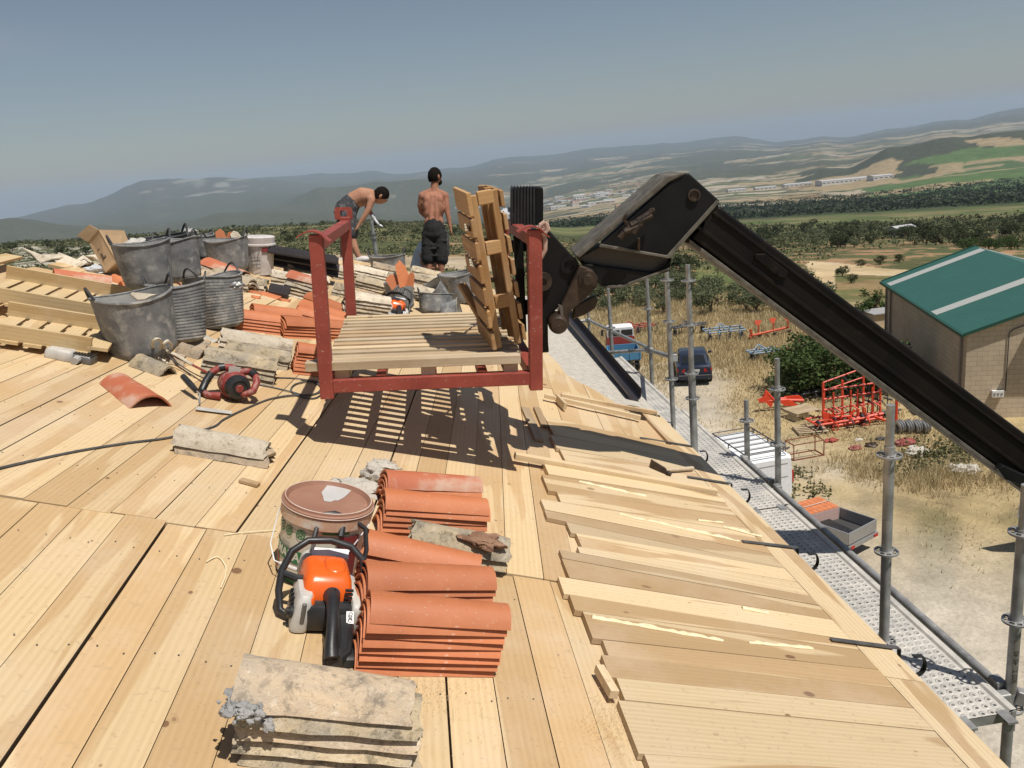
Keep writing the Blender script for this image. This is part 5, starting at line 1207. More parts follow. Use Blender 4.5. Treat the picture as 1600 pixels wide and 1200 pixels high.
# ribbed black fork tips seen above the crate
for i in range(8):
    x = 798 + i * 4.9; plate('fork_rib', [(x, 352), (x + .2, 297), (x + 1.2, 292), (x + 3.4, 291), (x + 4.1, 297), (x + 4.1, 352)], 4.72, .20, 'blackplastic', .003)
plate('fork_guard', [(836, 351), (836, 296), (838, 292), (848, 293), (849, 299), (849, 344), (843, 351)], 4.75, .20, 'blacksteel', .006)
plate('fork_guard_back', [(797, 350), (799, 295), (838, 294), (838, 350)], 4.93, .06, 'blackplastic', .004)
mb = MB()
for k, pts in enumerate(([(852, 347), (845, 352), (842, 360), (850, 366), (856, 358), (853, 349)], [(848, 362), (852, 375), (852, 390), (846, 402), (842, 402)], [(850, 350), (856, 345), (853, 356), (845, 362), (848, 370)], [(838, 354), (846, 358), (854, 354)])):
    mb.tube([vp(x, y, 4.15 + .02 * k) for x, y in pts], .014 - .002 * k, 8)
tag(mb.build('knotted_rope', M['rope']), 'dusty pink rope knotted round the crate post top', 'rope')
mb = MB(); mb.sphere(vp(790, 338, 4.75), .05, 14, 10, (1, .6, .9), nz=.5, seed=3); tag(mb.build('crumpled_bag', M['whitecloth'], ang=60), 'crumpled white and pink rag beside the ribbed black guard', 'bag')
# ---------------------------------------------------------------- people
def skin_obj(name, verts, edges, mat, par, sub=2, root=0):
    """verts: (x, y, z, rx, ry)"""
    me = bpy.data.meshes.new(name); me.from_pydata([v[:3] for v in verts], edges, []); o = bpy.data.objects.new(name, me); COL.objects.link(o); o.parent = par; me.materials.append(mat)
    s = o.modifiers.new('skin', 'SKIN'); s.use_smooth_shade = True; s.branch_smoothing = .6
    for i, v in enumerate(verts):
        d = me.skin_vertices[0].data[i]; d.radius = (v[3], v[4] if len(v) > 4 else v[3]); d.use_root = (i == root)
    ss = o.modifiers.new('sub', 'SUBSURF'); ss.levels = sub; ss.render_levels = sub; return o
def chain(n): return [(i, i + 1) for i in range(n - 1)]
def hand(verts, edges, wi, p, d, side, s=1.0):
    """palm and five fingers as separate chains off the wrist vertex"""
    p = Vector(p); d = Vector(d).normalized(); sd = Vector(side).normalized(); b = len(verts)
    pc = p + d * .05 * s; verts.append((*pc, .030 * s, .016 * s)); edges.append((wi, b))
    for k in range(4):
        r0 = pc + d * .035 * s + sd * (k - 1.5) * .019 * s; l = (.07, .08, .075, .058)[k] * s; n0 = len(verts)
        verts += [(*r0, .0095 * s, .0095 * s), (*(r0 + d * l * .5 + d.cross(sd) * .006), .0085 * s, .0085 * s), (*(r0 + d * l * .9 + d.cross(sd) * .022), .0075 * s, .0075 * s)]
        edges += [(b, n0), (n0, n0 + 1), (n0 + 1, n0 + 2)]
    n0 = len(verts); t0 = p + d * .03 * s - sd * .034 * s
    verts += [(*t0, .012 * s, .012 * s), (*(t0 + d * .04 * s - sd * .014 * s), .010 * s, .010 * s), (*(t0 + d * .07 * s - sd * .01 * s), .0085 * s, .0085 * s)]; edges += [(b, n0), (n0, n0 + 1), (n0 + 1, n0 + 2)]
def head_mesh(name, c, fwd, up, s, mat, par, beard=False):
    fwd = Vector(fwd).normalized(); up = Vector(up).normalized(); rt = fwd.cross(up).normalized(); up = rt.cross(fwd); m = Matrix((rt, fwd, up)).transposed()
    mb = MB(); o = 0; seg, rings = 26, 18
    for i in range(rings + 1):
        ph = math.pi * i / rings
        for k in range(seg):
            A = 2 * math.pi * k / seg; x = math.sin(ph) * math.cos(A) * .078; y = math.sin(ph) * math.sin(A) * .098; z = math.cos(ph) * .118
            if y > 0 and z < 0: x *= 1 - .25 * (-z / .118); y *= 1 - .06 * (-z / .118)
            if y < 0 and z < -.03: y *= .75
            if y > .06: y += .018 * math.exp(-((x / .014) ** 2)) * math.exp(-(((z + .015) / .028) ** 2)) - .010 * (math.exp(-(((abs(x) - .032) / .014) ** 2)) * math.exp(-(((z - .018) / .014) ** 2))) + .007 * math.exp(-((x / .028) ** 2)) * math.exp(-(((z + .062) / .012) ** 2))
            mb.v.append(m @ Vector((x, y, z)) * s + Vector(c))
    for i in range(rings):
        for k in range(seg): k2 = (k + 1) % seg; mb.face([i * seg + k, (i + 1) * seg + k, (i + 1) * seg + k2, i * seg + k2])
    for sx in (-1, 1): mb.sphere(Vector(c) + m @ Vector((sx * .079, -.005, -.005)) * s, .03 * s, 8, 6, (.35, .6, 1), m)
    hd = mb.build(name, mat, par, ang=80)
    hb_ = MB()
    for i in range(rings + 1):
        ph = math.pi * .60 * i / rings
        for k in range(seg):
            A = 2 * math.pi * k / seg; f_ = math.sin(A); lim = ph * (1 - .28 * max(0, f_)) * (1.12 if f_ < 0 else 1)
            p = Vector((math.sin(lim) * math.cos(A) * .082, math.sin(lim) * math.sin(A) * .103, math.cos(lim) * .123)); p *= 1 + .05 * noise.noise(p * 60)
            hb_.v.append(m @ p * s + Vector(c))
    for i in range(rings):
        for k in range(seg): k2 = (k + 1) % seg; hb_.face([i * seg + k, (i + 1) * seg + k, (i + 1) * seg + k2, i * seg + k2])
    hb_.build('hair', M['hair'], par, ang=80)
    if beard:
        bb = MB(); bb.sphere(Vector(c) + m @ Vector((0, .052, -.075)) * s, .062 * s, 14, 10, (.95, .75, .7), m, nz=.15); bb.build('beard', M['hair'], par, ang=80)
    for sx in (-1, 1):
        eb = MB(); eb.sphere(Vector(c) + m @ Vector((sx * .032, .083, .016)) * s, .011 * s, 10, 8); eb.build('eye', M['sticker'], par)
        eb = MB(); eb.sphere(Vector(c) + m @ Vector((sx * .032, .0935, .016)) * s, .0045 * s, 8, 6); eb.build('pupil', M['ink'], par)

class BB:
    """a body gathered from overlapping muscles, then fused into one continuous skin"""
    def __init__(s): s.mb = MB()
    def ell(s, c, r, m=None): s.mb.sphere(c, 1.0, 16, 10, r, m)
    def cap(s, a, b, ra, rb, k=5):
        a = Vector(a); b = Vector(b)
        n = max(3, int((b - a).length / (min(ra, rb) * .55)))
        for i in range(n + 1): t_ = i / n; r_ = ra + (rb - ra) * t_; s.mb.sphere(a.lerp(b, t_), r_, 12, 8)
    def hand(s, wr, d, side, sc=1.0):
        wr = Vector(wr); d = Vector(d).normalized(); sd = Vector(side).normalized(); nrm = d.cross(sd).normalized()
        m = Matrix((sd, nrm, d)).transposed(); s.ell(wr + d * .05 * sc, (.042 * sc, .018 * sc, .055 * sc), m)
        for k in range(4):
            r0 = wr + d * .085 * sc + sd * (k - 1.5) * .021 * sc; l = (.07, .08, .075, .058)[k] * sc; p1 = r0 + d * l * .5 + nrm * .008; s.cap(r0, p1, .0105 * sc, .0095 * sc); s.cap(p1, p1 + d * l * .4 + nrm * .022, .0095 * sc, .008 * sc)
        t0 = wr + d * .035 * sc - sd * .034 * sc; t1 = t0 + d * .035 * sc - sd * .018 * sc; s.cap(t0, t1, .013 * sc, .011 * sc); s.cap(t1, t1 + d * .03 * sc + nrm * .01, .011 * sc, .009 * sc)
    def build(s, name, mat, par, vox=.011, sm=5):
        o = s.mb.build(name, M[mat] if isinstance(mat, str) else mat, par); r = o.modifiers.new('fuse', 'REMESH'); r.mode = 'VOXEL'; r.voxel_size = vox; r.use_smooth_shade = True
        q = o.modifiers.new('smooth', 'SMOOTH'); q.factor = .6; q.iterations = sm; return o
PD = 12.9; rootp = roof(688, 430)
def L3(px, py, dz=0.0): return pt(px, py, PD) - rootp + Vector((0, dz, 0))
e = empty('person', rootp, 'shirtless man in black shorts standing at the roof end, back turned, looking right', 'person')
b = BB()
b.ell(L3(679, 362), (.165, .125, .13)); b.ell(L3(678, 347), (.155, .11, .12)); b.ell(L3(677, 333), (.165, .115, .13)); b.ell(L3(676.5, 319), (.178, .12, .14)); b.ell(L3(677, 308), (.185, .105, .09))
for q in (673.5, 682): b.cap(L3(q, 354, -.085), L3(q, 330, -.09), .038, .042); b.cap(L3(q, 330, -.09), L3(q + (677.5 - q) * .3, 306, -.085), .042, .034)
for q in (667.5, 687): b.ell(L3(q, 313, -.085), (.058, .038, .080)); b.ell(L3(q, 324, -.06), (.065, .055, .11))
b.cap(L3(678.5, 297), L3(663, 303), .048, .052); b.cap(L3(678.5, 297), L3(692, 303), .048, .052); b.cap(L3(678, 303), L3(679.5, 286), .066, .060)
b.ell(L3(659.5, 307), (.060, .062, .070)); b.ell(L3(695.5, 307), (.062, .062, .070))
b.cap(L3(696, 308), L3(698, 322), .055, .050); b.cap(L3(698, 322), L3(699.5, 333), .048, .040); b.cap(L3(699.5, 333), L3(701.5, 343), .043, .038); b.cap(L3(701.5, 343), L3(704, 356), .036, .026); b.hand(L3(704, 356), Vector((.05, .05, -1)), (0, 1, 0), 1.05)
b.cap(L3(659, 308), L3(656.5, 321, .04), .055, .048); b.cap(L3(656.5, 321, .04), L3(658.5, 332, .10), .046, .040); b.cap(L3(658.5, 332, .1), L3(668, 343, .2), .040, .027); b.hand(L3(668, 343, .2), Vector((.8, .2, -.3)), (0, .6, .6))
for kx, fx in ((670.5, 670), (688, 689.5)): b.cap(L3(kx, 372), L3(kx, 402), .092, .064); b.cap(L3(kx, 402), L3(fx, 412, -.01), .062, .060); b.cap(L3(fx, 412, -.01), L3(fx, 429), .058, .036)
b.build('body', 'skinred', e)
b = BB(); b.ell(L3(678.5, 357), (.178, .140, .09)); b.ell(L3(679, 366), (.192, .155, .12)); b.cap(L3(678, 353), L3(678.5, 360), .15, .165)
for kx, ex, q in ((670, 669, 0), (688, 690, 1)): b.cap(L3(kx, 372), L3(ex, 391), .115, .110); b.cap(L3(ex, 391), L3(ex, 405), .110, .108)
for k in range(7): b.ell(L3(664 + random.random() * 30, 372 + random.random() * 30, -.092), (.05, .026, .022))
b.build('shorts', 'blackcloth', e, .012, 3)
mb = MB(); mb.tube([L3(661 + 2.2 * k, 352.3, -.14 * math.sin(math.pi * k / 16)) for k in range(17)], .012, 6); mb.build('waistband', M['blackcloth'], e)
mb = MB(); mb.prism([L3(698, 356, -.02), L3(701, 370, -.02), L3(702, 398, .0), L3(699, 402, -.04), L3(697.5, 375, -.08)], Vector((.006, .03, 0))); mb.build('side_stripe', M['greycloth'], e)
head_mesh('head', L3(679.5, 276), (.75, .65, -.05), (0, 0, 1), 1.18, M['skinred'], e, beard=True)
for fx in (670, 690): mb = MB(); mb.sphere(L3(fx, 430) + Vector((0, .06, 0)), .07, 14, 10, (.75, 1.9, .75)); mb.build('shoe', M['oldtile'], e)
# bending man
PD = 12.3; rootp = roof(560, 410)
e = empty('person', rootp, 'shirtless man in grey work shorts bending over the roof end with white gloves', 'person')
b = BB()
b.ell(L3(542, 331), (.15, .15, .15)); b.cap(L3(544, 324), L3(553, 313), .135, .128); b.cap(L3(553, 313), L3(566, 307.5), .128, .138); b.cap(L3(566, 307.5), L3(577, 308), .138, .125)
b.cap(L3(549, 312, 0), L3(572, 299.5, 0), .045, .05); b.ell(L3(570, 300.5, .07), (.10, .05, .035)); b.ell(L3(570, 301.5, -.08), (.10, .05, .035))
b.cap(L3(580, 306), L3(591, 305), .065, .056); b.ell(L3(580, 311, -.14), (.068, .065, .07)); b.ell(L3(578, 309, .15), (.065, .065, .068))
b.cap(L3(581, 313, -.15), L3(577, 325, -.16), .056, .046); b.cap(L3(577, 325, -.16), L3(572, 334, -.16), .046, .042); b.cap(L3(572, 334, -.16), L3(562, 350, -.15), .042, .027); b.hand(L3(562, 350, -.15), Vector((-.6, 0, -.7)), (0, 1, 0))
b.cap(L3(578, 313, .14), L3(573, 325, .15), .054, .043); b.cap(L3(573, 325, .15), L3(583, 340, .1), .042, .028)
b.cap(L3(546, 346, -.08), L3(550.5, 370, -.08), .098, .062); b.cap(L3(550.5, 370, -.08), L3(554, 385, -.07), .060, .058); b.cap(L3(554, 385, -.07), L3(562, 403, -.05), .056, .036)
b.cap(L3(538, 346, .1), L3(536, 372, .1), .098, .06); b.cap(L3(536, 372, .1), L3(534, 406, .1), .058, .036)
b.build('body', 'skin', e)
b = BB(); b.cap(L3(548, 318.5), L3(541, 327), .145, .168); b.ell(L3(540, 331), (.175, .16, .15)); b.cap(L3(545, 340, -.08), L3(550, 364, -.08), .125, .104); b.cap(L3(537, 340, .1), L3(537, 364, .1), .12, .102)
for k in range(6): b.ell(L3(534 + random.random() * 16, 330 + random.random() * 30, -.135), (.05, .026, .022))
b.build('shorts', 'greycloth', e, .012, 3)
mb = MB(); mb.prism([L3(532, 318, -.17), L3(541, 317, -.17), L3(543, 324, -.18), L3(533, 325, -.18)], Vector((0, -.008, 0))); mb.build('pocket', M['darksteel'], e)
head_mesh('head', L3(595, 305.5), (.72, .1, -.7), (.75, 0, .66), 1.14, M['skin'], e)
b = BB(); b.cap(L3(582, 338, .1), L3(584, 341, .1), .036, .034); b.hand(L3(583.5, 341, .1), Vector((.45, 0, -.8)), (0, 1, 0), 1.15); b.build('glove', 'whitecloth', e, .008, 2)
for x, y, dz in ((567, 405, -.05), (537, 408, .1)): mb = MB(); mb.sphere(L3(x, y, dz), .075, 14, 10, (1.6, .7, .7)); mb.build('shoe', M['whiteplastic'], e)
# third worker crouching behind the standing one
PD = 13.6; rootp = roof(660, 424)
e = empty('person', rootp, 'worker in white shirt crouching half hidden behind the standing man', 'person')
b = BB(); b.ell(L3(660, 412), (.14, .13, .14)); b.cap(L3(661, 400), L3(664, 386), .13, .12); b.cap(L3(665, 380), L3(666, 372), .06, .055)
b.cap(L3(657, 388, -.06), L3(660, 400, -.14), .056, .046); b.cap(L3(660, 400, -.14), L3(674, 412, -.18), .045, .03); b.hand(L3(674, 412, -.18), Vector((.8, 0, -.5)), (0, 1, 0))
b.cap(L3(664, 408, -.1), L3(680, 400, -.12), .09, .068); b.cap(L3(680, 400, -.12), L3(684, 424, -.1), .062, .042); b.cap(L3(664, 408, .1), L3(680, 404, .12), .09, .066); b.cap(L3(680, 404, .12), L3(678, 426, .1), .06, .042); b.build('body', 'skin', e)
b = BB(); b.cap(L3(655, 418), L3(659, 402), .15, .155); b.cap(L3(659, 402), L3(664, 388), .15, .135); b.cap(L3(661, 386), L3(656, 394, -.10), .08, .07); b.build('shirt', 'whitecloth', e, .012, 3)
head_mesh('head', L3(668, 366), (.6, .5, -.5), (.3, 0, 1), 1.0, M['skin'], e)
# ---------------------------------------------------------------- scaffold
ROS = {}
def pole(x, y, z0, z1, discs, label, r=.0245, mat='steel', spigot=True, lean=0):
    e = empty('scaffold_pole', Vector((x, y, z0)), label, 'scaffold pole', 'vertical scaffold poles'); H = z1 - z0
    mb = MB(); mb.tube([(0, 0, 0), (0, 0, H - .22)], r, 14); mb.build('tube', M[mat], e)
    mb = MB(); mb.tube([(0, 0, H - .22), (0, 0, H)], r * .8, 14); mb.build('spigot', M[mat], e)
    for z in discs:
        if not z0 < z < z1: continue
        if 'r' not in ROS:
            mb = MB(); n = 24; R1, R2, R3 = .026, .046, .062
            for zz in (-.005, .005):
                for rr_ in (R1, .034, .052, R3):
                    for k in range(n): A = 2 * math.pi * k / n; mb.v.append(Vector((rr_ * math.cos(A), rr_ * math.sin(A), zz)))
            for k in range(n):
                k2 = (k + 1) % n
                for a_, b_ in ((0, 1), (2, 3)):
                    for l0 in (0, 4): mb.face([(l0 + a_) * n + k, (l0 + a_) * n + k2, (l0 + b_) * n + k2, (l0 + b_) * n + k])
                if k % 3 == 0:
                    for l0 in (0, 4): mb.face([(l0 + 1) * n + k, (l0 + 1) * n + k2, (l0 + 2) * n + k2, (l0 + 2) * n + k])
                for q in range(4): mb.face([q * n + k, q * n + k2, (4 + q) * n + k2, (4 + q) * n + k])
            ROS['r'] = mb.mesh('rosette', M['steel'])
        o = bpy.data.objects.new('rosette', ROS['r']); COL.objects.link(o); o.parent = e; o.location = (0, 0, z - z0)
    return e
def polepx(px, ytop, ybase, dist_X, z0, discs_px, label, X=None, **kw):
    """pole whose x is known: place by its base pixel ray at world X"""
    d = Wd(px, ybase); t_ = X / d.x; p = CAM + d * t_; y = p.y
    def zat(yp):
        d2 = Wd(px, yp); s = math.hypot(p.x, p.y) / math.hypot(d2.x, d2.y); return 12 + d2.z * s
    return pole(p.x, p.y, z0, zat(ytop), [zat(q) for q in discs_px], label, **kw), p.x, p.y
ZD = 9.25
p1 = polepx(1381, 632, 1003, 0, 8.2, (711, 861, 1001), 'thick brown-stained scaffold pole on the walkway, nearest inside one', X=2.22, r=.026)
p2 = polepx(1085, 413, 700, 0, 8.2, (438, 507, 583, 622), 'scaffold pole with thick sleeve, right of the twin poles over the car', X=2.22)
p3 = polepx(1052, 405, 662, 0, 8.2, (437, 502, 592), 'slender pale scaffold pole left of the twin poles', X=2.23)
p4 = polepx(1019, 435, 600, 0, 0, (482,), 'scaffold pole standing left of the blue car', X=2.62)
p5 = polepx(958, 450, 575, 0, 0, (512,), 'scaffold pole in front of the red and blue truck', X=2.30)
p6 = polepx(924, 480, 560, 0, 0, (500,), 'farthest scaffold pole at the end of the guard rail', X=2.62)
p7 = polepx(1216, 560, 776, 0, 0, (608, 694), 'outer scaffold pole rising beside the white van', X=2.60)
p8 = polepx(1168, 625, 733, 0, 0, (657,), 'short outer scaffold pole before the van rack', X=2.60)
# the near right pole leaves the frame at the bottom; its foot is on the ground
d = Wd(1578, 1092); t_ = 2.60 / d.x; q8 = CAM + d * t_
def z8(yp): d2 = Wd(1590, yp); s = math.hypot(q8.x, q8.y) / math.hypot(d2.x, d2.y); return 12 + d2.z * s
p9 = pole(q8.x, q8.y, 0, z8(756), [z8(831), z8(970), z8(1108)], 'near outer scaffold pole at the right edge with stamped number', r=.026)
c = bpy.data.curves.new('stamp', 'FONT'); c.body = '302 27 40 40'; c.size = .034; c.extrude = .0004; c.align_x = 'CENTER'; c.align_y = 'CENTER'
o = bpy.data.objects.new('stamp', c); COL.objects.link(o); dg = bpy.context.evaluated_depsgraph_get(); me = bpy.data.meshes.new_from_object(o.evaluated_get(dg)); bpy.data.objects.remove(o)
for v in me.vertices:
    A = -1.75 + v.co.y / .0265 ; v.co = Vector((.0268 * math.cos(A), .0268 * math.sin(A), z8(1040) + v.co.x))
me.materials.clear(); me.materials.append(M['ink']); o = bpy.data.objects.new('stamped_number', me); COL.objects.link(o); o.parent = p9
mb = MB(); zc = z8(1040); P = []
for i in range(11):
    A = -2.3 + 1.1 * i / 10
    for z in (zc - .15, zc + .15): P.append((.0263 * math.cos(A), .0263 * math.sin(A), z))
mb.add(P, [(2 * i, 2 * i + 2, 2 * i + 3, 2 * i + 1) for i in range(10)]); mb.build('number_band', plain('aluminium_band', (.30, .28, .25), .5, .5), p9)
# walkway decks
t = NT('perforated_steel_deck'); uvn = t.n('ShaderNodeUVMap'); mp = t.n('ShaderNodeMapping'); t.l(uvn.outputs[0], mp.inputs[0]); mp.inputs['Scale'].default_value = (22, 22, 1)
vo = t.n('ShaderNodeTexVoronoi'); vo.inputs['Scale'].default_value = 1; vo.inputs['Randomness'].default_value = .0; t.l(mp.outputs[0], vo.inputs[0])
rim_ = t.ramp(vo.outputs['Distance'], [(.15, 0.0), (.19, 1.0), (.30, 1.0), (.42, 0.0)])
hole = t.math('LESS_THAN', vo.outputs['Distance'], .17); nz = t.noise(t.coord('Object'), 6, 5, .65); base_ = t.ramp(nz, [(.35, (.40, .39, .37)), (.6, (.58, .55, .50)), (.75, (.68, .64, .57))])
spk = t.ramp(t.noise(t.coord('Object'), 60, 3, .6), [(.6, 0.0), (.68, 1.0)]); base_ = t.mix(t.math('MULTIPLY', spk, .4), base_, (.25, .24, .22))
msk = t.ramp(t.noise(t.coord('Object'), 4.5, 4, .7), [(.45, 1.0), (.62, .25)]); base_ = t.mix(t.math('MULTIPLY', t.math('MULTIPLY', hole, .88), msk), base_, (.04, .04, .04)); t.bump(rim_, .8, .006); deckm = t.set(base_, .6, .15)
def deck(y0, y1, x0, x1, z, label):
    e = empty('walkway_deck', Vector((0, 0, 0)), label, 'scaffold deck', 'perforated scaffold walkway decks'); mb = MB(); n = 40
    o_ = len(mb.v); xs = [x0, x0 + .012, x0 + .03, x0 + .04, x1 - .04, x1 - .03, x1 - .012, x1]; zs = [z + .012, z + .012, z + .012, z, z, z + .012, z + .012, z + .012]
    for (a, c_) in ((y0, 0), (y1, 1)):
        for xx_, zz in zip(xs, zs): mb.v.append(Vector((xx_, a, zz)))
    for i in range(7): mb.face([i, i + 1, 9 + i, 8 + i], [(xs[i], y0), (xs[i + 1], y0), (xs[i + 1], y1), (xs[i], y1)] if i == 3 else [(0.5 / 22, 0.5 / 22)] * 4)
    mb.build('deck_surface', deckm, e, smooth=False)
    mb = MB(); mb.box(((x0 + .01), (y0 + y1) / 2, z - .03), (.02, y1 - y0, .06)); mb.box((x1 - .01, (y0 + y1) / 2, z - .03), (.02, y1 - y0, .06)); mb.box(((x0 + x1) / 2, y0 + .012, z - .03), (x1 - x0 - .045, .02, .05)); mb.build('deck_frame', M['steel'], e, smooth=False)
    for xx_ in (x0 + .06, x1 - .07):
        mb = MB(); mb.box((xx_, y0 - .03, z + .0), (.05, .09, .012)); mb.box((xx_, y0 - .05, z - .03), (.05, .012, .06)); mb.build('hook', M['steel'], e, smooth=False)
X0, X1 = 2.19, 2.52
deck(3.12, 5.58, X0, X1, ZD, 'nearest perforated steel deck with the curved hook over it'); deck(5.60, 8.15, X0, X1, ZD + .0, 'middle perforated steel deck beside the hammer'); deck(8.20, 10.8, X0 - .04, X1 - .02, ZD - .03, 'far perforated steel deck beneath the dark gutter')
deck(5.60, 8.15, X0 - .36, X0 - .02, ZD, 'inner perforated deck tucked under the eave boards')
def rail(a, b, r, label, mat='steel', name='scaffold_ledger', cat='scaffold tube'):
    e = empty(name, Vector(a), label, cat, 'horizontal scaffold tubes'); a = Vector(a); b = Vector(b); mb = MB(); mb.tube([Vector((0, 0, 0)), b - a], r, 12); mb.build('tube', M[mat], e); d_ = (b - a).normalized()
    for s, p in ((1, Vector((0, 0, 0))), (-1, b - a)):
        mb = MB(); q = d_.to_track_quat('X', 'Z').to_matrix(); mb.box(p + d_ * s * .02, (.07, .05, .075), q); mb.build('wedge_head', M['steel'], e, smooth=False, bevel=.006)
rail((2.565, p9.location.y + .03, ZD + .0), (2.565, p7[2] - .05, ZD + .0), .0245, 'near outer ledger tube along the walkway'); rail((2.565, p7[2] + .05, ZD + .0), (2.565, p8[2], ZD + .0), .0245, 'short outer ledger tube between the two van poles')
mb = MB(); mb.tube([(0, 0, .3), (0, 0, CAM.z + Wd(1085, 583).z * math.hypot(p2[1], p2[2]) / math.hypot(Wd(1085, 583).x, Wd(1085, 583).y) - 8.2)], .034, 14); mb.build('sleeve', M['steel'], p2[0])
rail((X0 - .0, p9.location.y - .02, ZD - .03), (2.56, p9.location.y - .02, ZD - .03), .0245, 'short shiny cross tube under the near deck end'); rail((2.63, p9.location.y - .02, ZD - .03), (3.3, p9.location.y - .35, ZD - .2), .0245, 'stub tube leaving the frame at lower right')
zr = CAM.z + Wd(924, 500).z * (math.hypot(p6[1], p6[2]) / math.hypot(Wd(924, 500).x, Wd(924, 500).y))
rail((p6[1], p6[2], zr), (p4[1], p4[2], CAM.z + Wd(1019, 545).z * (math.hypot(p4[1], p4[2]) / math.hypot(Wd(1019, 545).x, Wd(1019, 545).y))), .024, 'sloping guard rail from the farthest pole')
rail((p4[1], p4[2] - .03, CAM.z + Wd(1019, 547).z * (math.hypot(p4[1], p4[2]) / math.hypot(Wd(1019, 545).x, Wd(1019, 545).y))), (p3[1] + .05, p3[2] + .02, CAM.z + Wd(1046, 561).z * (math.hypot(p3[1], p3[2]) / math.hypot(Wd(1046, 561).x, Wd(1046, 561).y))), .024, 'guard rail between the car poles')
za_ = CAM.z + Wd(1019, 546).z * (math.hypot(p4[1], p4[2]) / math.hypot(Wd(1019, 545).x, Wd(1019, 545).y)); rail((p4[1], p4[2], za_), (p5[1] - .3, p5[2] - .2, za_ - .1), .024, 'cross rail in front of the blue truck bed')
rail((p6[1], p6[2], zr), (1.6, p6[2] + .1, zr), .024, 'short rail from the farthest pole towards the roof')
# pole beyond the roof end held by the bending man
q = pt(588, 400, 14.0); e = pole(q.x, q.y, q.z - 1.2, pt(588, 343, 14.0).z, [pt(588, 363, 14).z, pt(588, 370, 14).z], 'scaffold pole at the roof end gripped by the gloved man', r=.036)
mb = MB(); mb.sphere((0, 0, 0), .06, 10, 8, (1, 1, .9)); o = mb.build('black_cap', M['blackplastic']); o.location = pt(587, 348, 13.9); tag(o, 'small black cap under the white glove', 'cap')

e = empty('tool_case', onroof(108, 562, -4), 'grey plastic mortar-stained tool body lying before the near pallet', 'tool case')
mb = MB(); rbox(mb, (-.045, 0, .0), (.16, .11, .06), .02, top=(.85, .8)); mb.build('case_body', M['lightgrey'], e)
mb = MB(); rbox(mb, (.07, .02, .0), (.13, .10, .045), .015, top=(.9, .9)); mb.build('grip_end', M['darksteel'], e)
mb = MB()
for i in range(7): mb.box((.03 + .016 * i, .02, .048), (.006, .085, .008))
mb.build('grip_rib', M['blackplastic'], e, smooth=False); mb = MB(); mb.tube([(.06, -.03, .025), (.06, -.075, .02)], .022, 10); mb.build('nozzle', M['rubberin'], e)
# ---------------------------------------------------------------- industrial shed on the right
n0 = Vector((20.89, 30.03, 0)); f0 = Vector((24.47, 42.18, 0)); HE = 3.61; pw = Vector((.96, -.28, 0)).normalized(); HW = 4.4; RI = 1.5
blk = NT('concrete_block_wall'); uvn = blk.n('ShaderNodeUVMap'); br = blk.n('ShaderNodeTexBrick'); blk.l(uvn.outputs[0], br.inputs[0]); br.inputs['Scale'].default_value = 1; br.inputs['Brick Width'].default_value = .4; br.inputs['Row Height'].default_value = .2; br.inputs['Mortar Size'].default_value = .008
br.inputs['Color1'].default_value = (.50, .41, .295, 1); br.inputs['Color2'].default_value = (.46, .375, .27, 1); br.inputs['Mortar'].default_value = (.31, .25, .175, 1)
nz = blk.noise(blk.coord('Object'), .7, 5, .6); col = blk.mix(1.0, br.outputs[0], blk.ramp(nz, [(.3, .82), (.7, 1.1)]), 'MULTIPLY'); blk.set(col, .9)
sheetm = NT('green_ribbed_roof'); v = sheetm.coord('UV'); wv = sheetm.n('ShaderNodeTexWave', wave_type='BANDS', bands_direction='X'); sheetm.l(v, wv.inputs[0]); wv.inputs['Scale'].default_value = 1.2
nz = sheetm.noise(sheetm.coord('Object'), .8, 4); sheetm.bump(wv.outputs[0], .9, .05); sheetm.set(sheetm.mix(nz, (.022, .095, .078), (.032, .125, .10)), .45)
e = empty('shed', n0, 'tan concrete-block farm shed with green ribbed metal roof and pale skylight strips', 'shed')
d = (f0 - n0); L = d.length; dn = d / L; Z = Vector((0, 0, 1))
def uvface(mb, pts, uvs): o_ = len(mb.v); mb.v += pts; mb.face(list(range(o_, o_ + len(pts))), uvs)
mb = MB(); W2 = HW * 2
def wallq(a, b, za, zb): ln = (b - a).length; uvface(mb, [a, b, b + Z * zb, a + Z * za], [(0, 0), (ln, 0), (ln, zb), (0, za)])
o0 = Vector((0, 0, 0)); wallq(o0, d, HE, HE); wallq(d + pw * W2, pw * W2, HE, HE)
for a in (o0, d): uvface(mb, [a, a + pw * W2, a + pw * W2 + Z * HE, a + pw * HW + Z * (HE + RI), a + Z * HE], [(0, 0), (W2, 0), (W2, HE), (HW, HE + RI), (0, HE)])
mb.build('wall', blk.m, e, smooth=False)
def roofq(a, b, c, dd, th): n_ = (b - a).cross(dd - a).normalized(); n_ = n_ if n_.z > 0 else -n_; mb.prism([a, b, c, dd], n_ * th)
ov = .18; E0 = -pw * ov - Z * (RI / HW * ov) + Z * HE; RDG = pw * HW + Z * (HE + RI)
def rpoly(s0, s1, t0, t1, lift, th, side=0):
    if side == 0: P = lambda s, t_: dn * s + (E0 * (1 - t_) + RDG * t_) + Z * lift
    else: E1 = pw * (W2 + ov) - Z * (RI / HW * ov) + Z * HE; P = lambda s, t_: dn * s + (E1 * (1 - t_) + RDG * t_) + Z * lift
    mb = MB(); o_ = 0; mb.v += [P(s0, t0), P(s1, t0), P(s1, t1), P(s0, t1)]; mb.face([0, 1, 2, 3], [(s0, t0 * 4.6), (s1, t0 * 4.6), (s1, t1 * 4.6), (s0, t1 * 4.6)])
    mb.v += [q - Z * th for q in mb.v[:4]]; mb.face([7, 6, 5, 4]); [mb.face([i, (i + 1) % 4, 4 + (i + 1) % 4, 4 + i]) for i in range(4)]; return mb
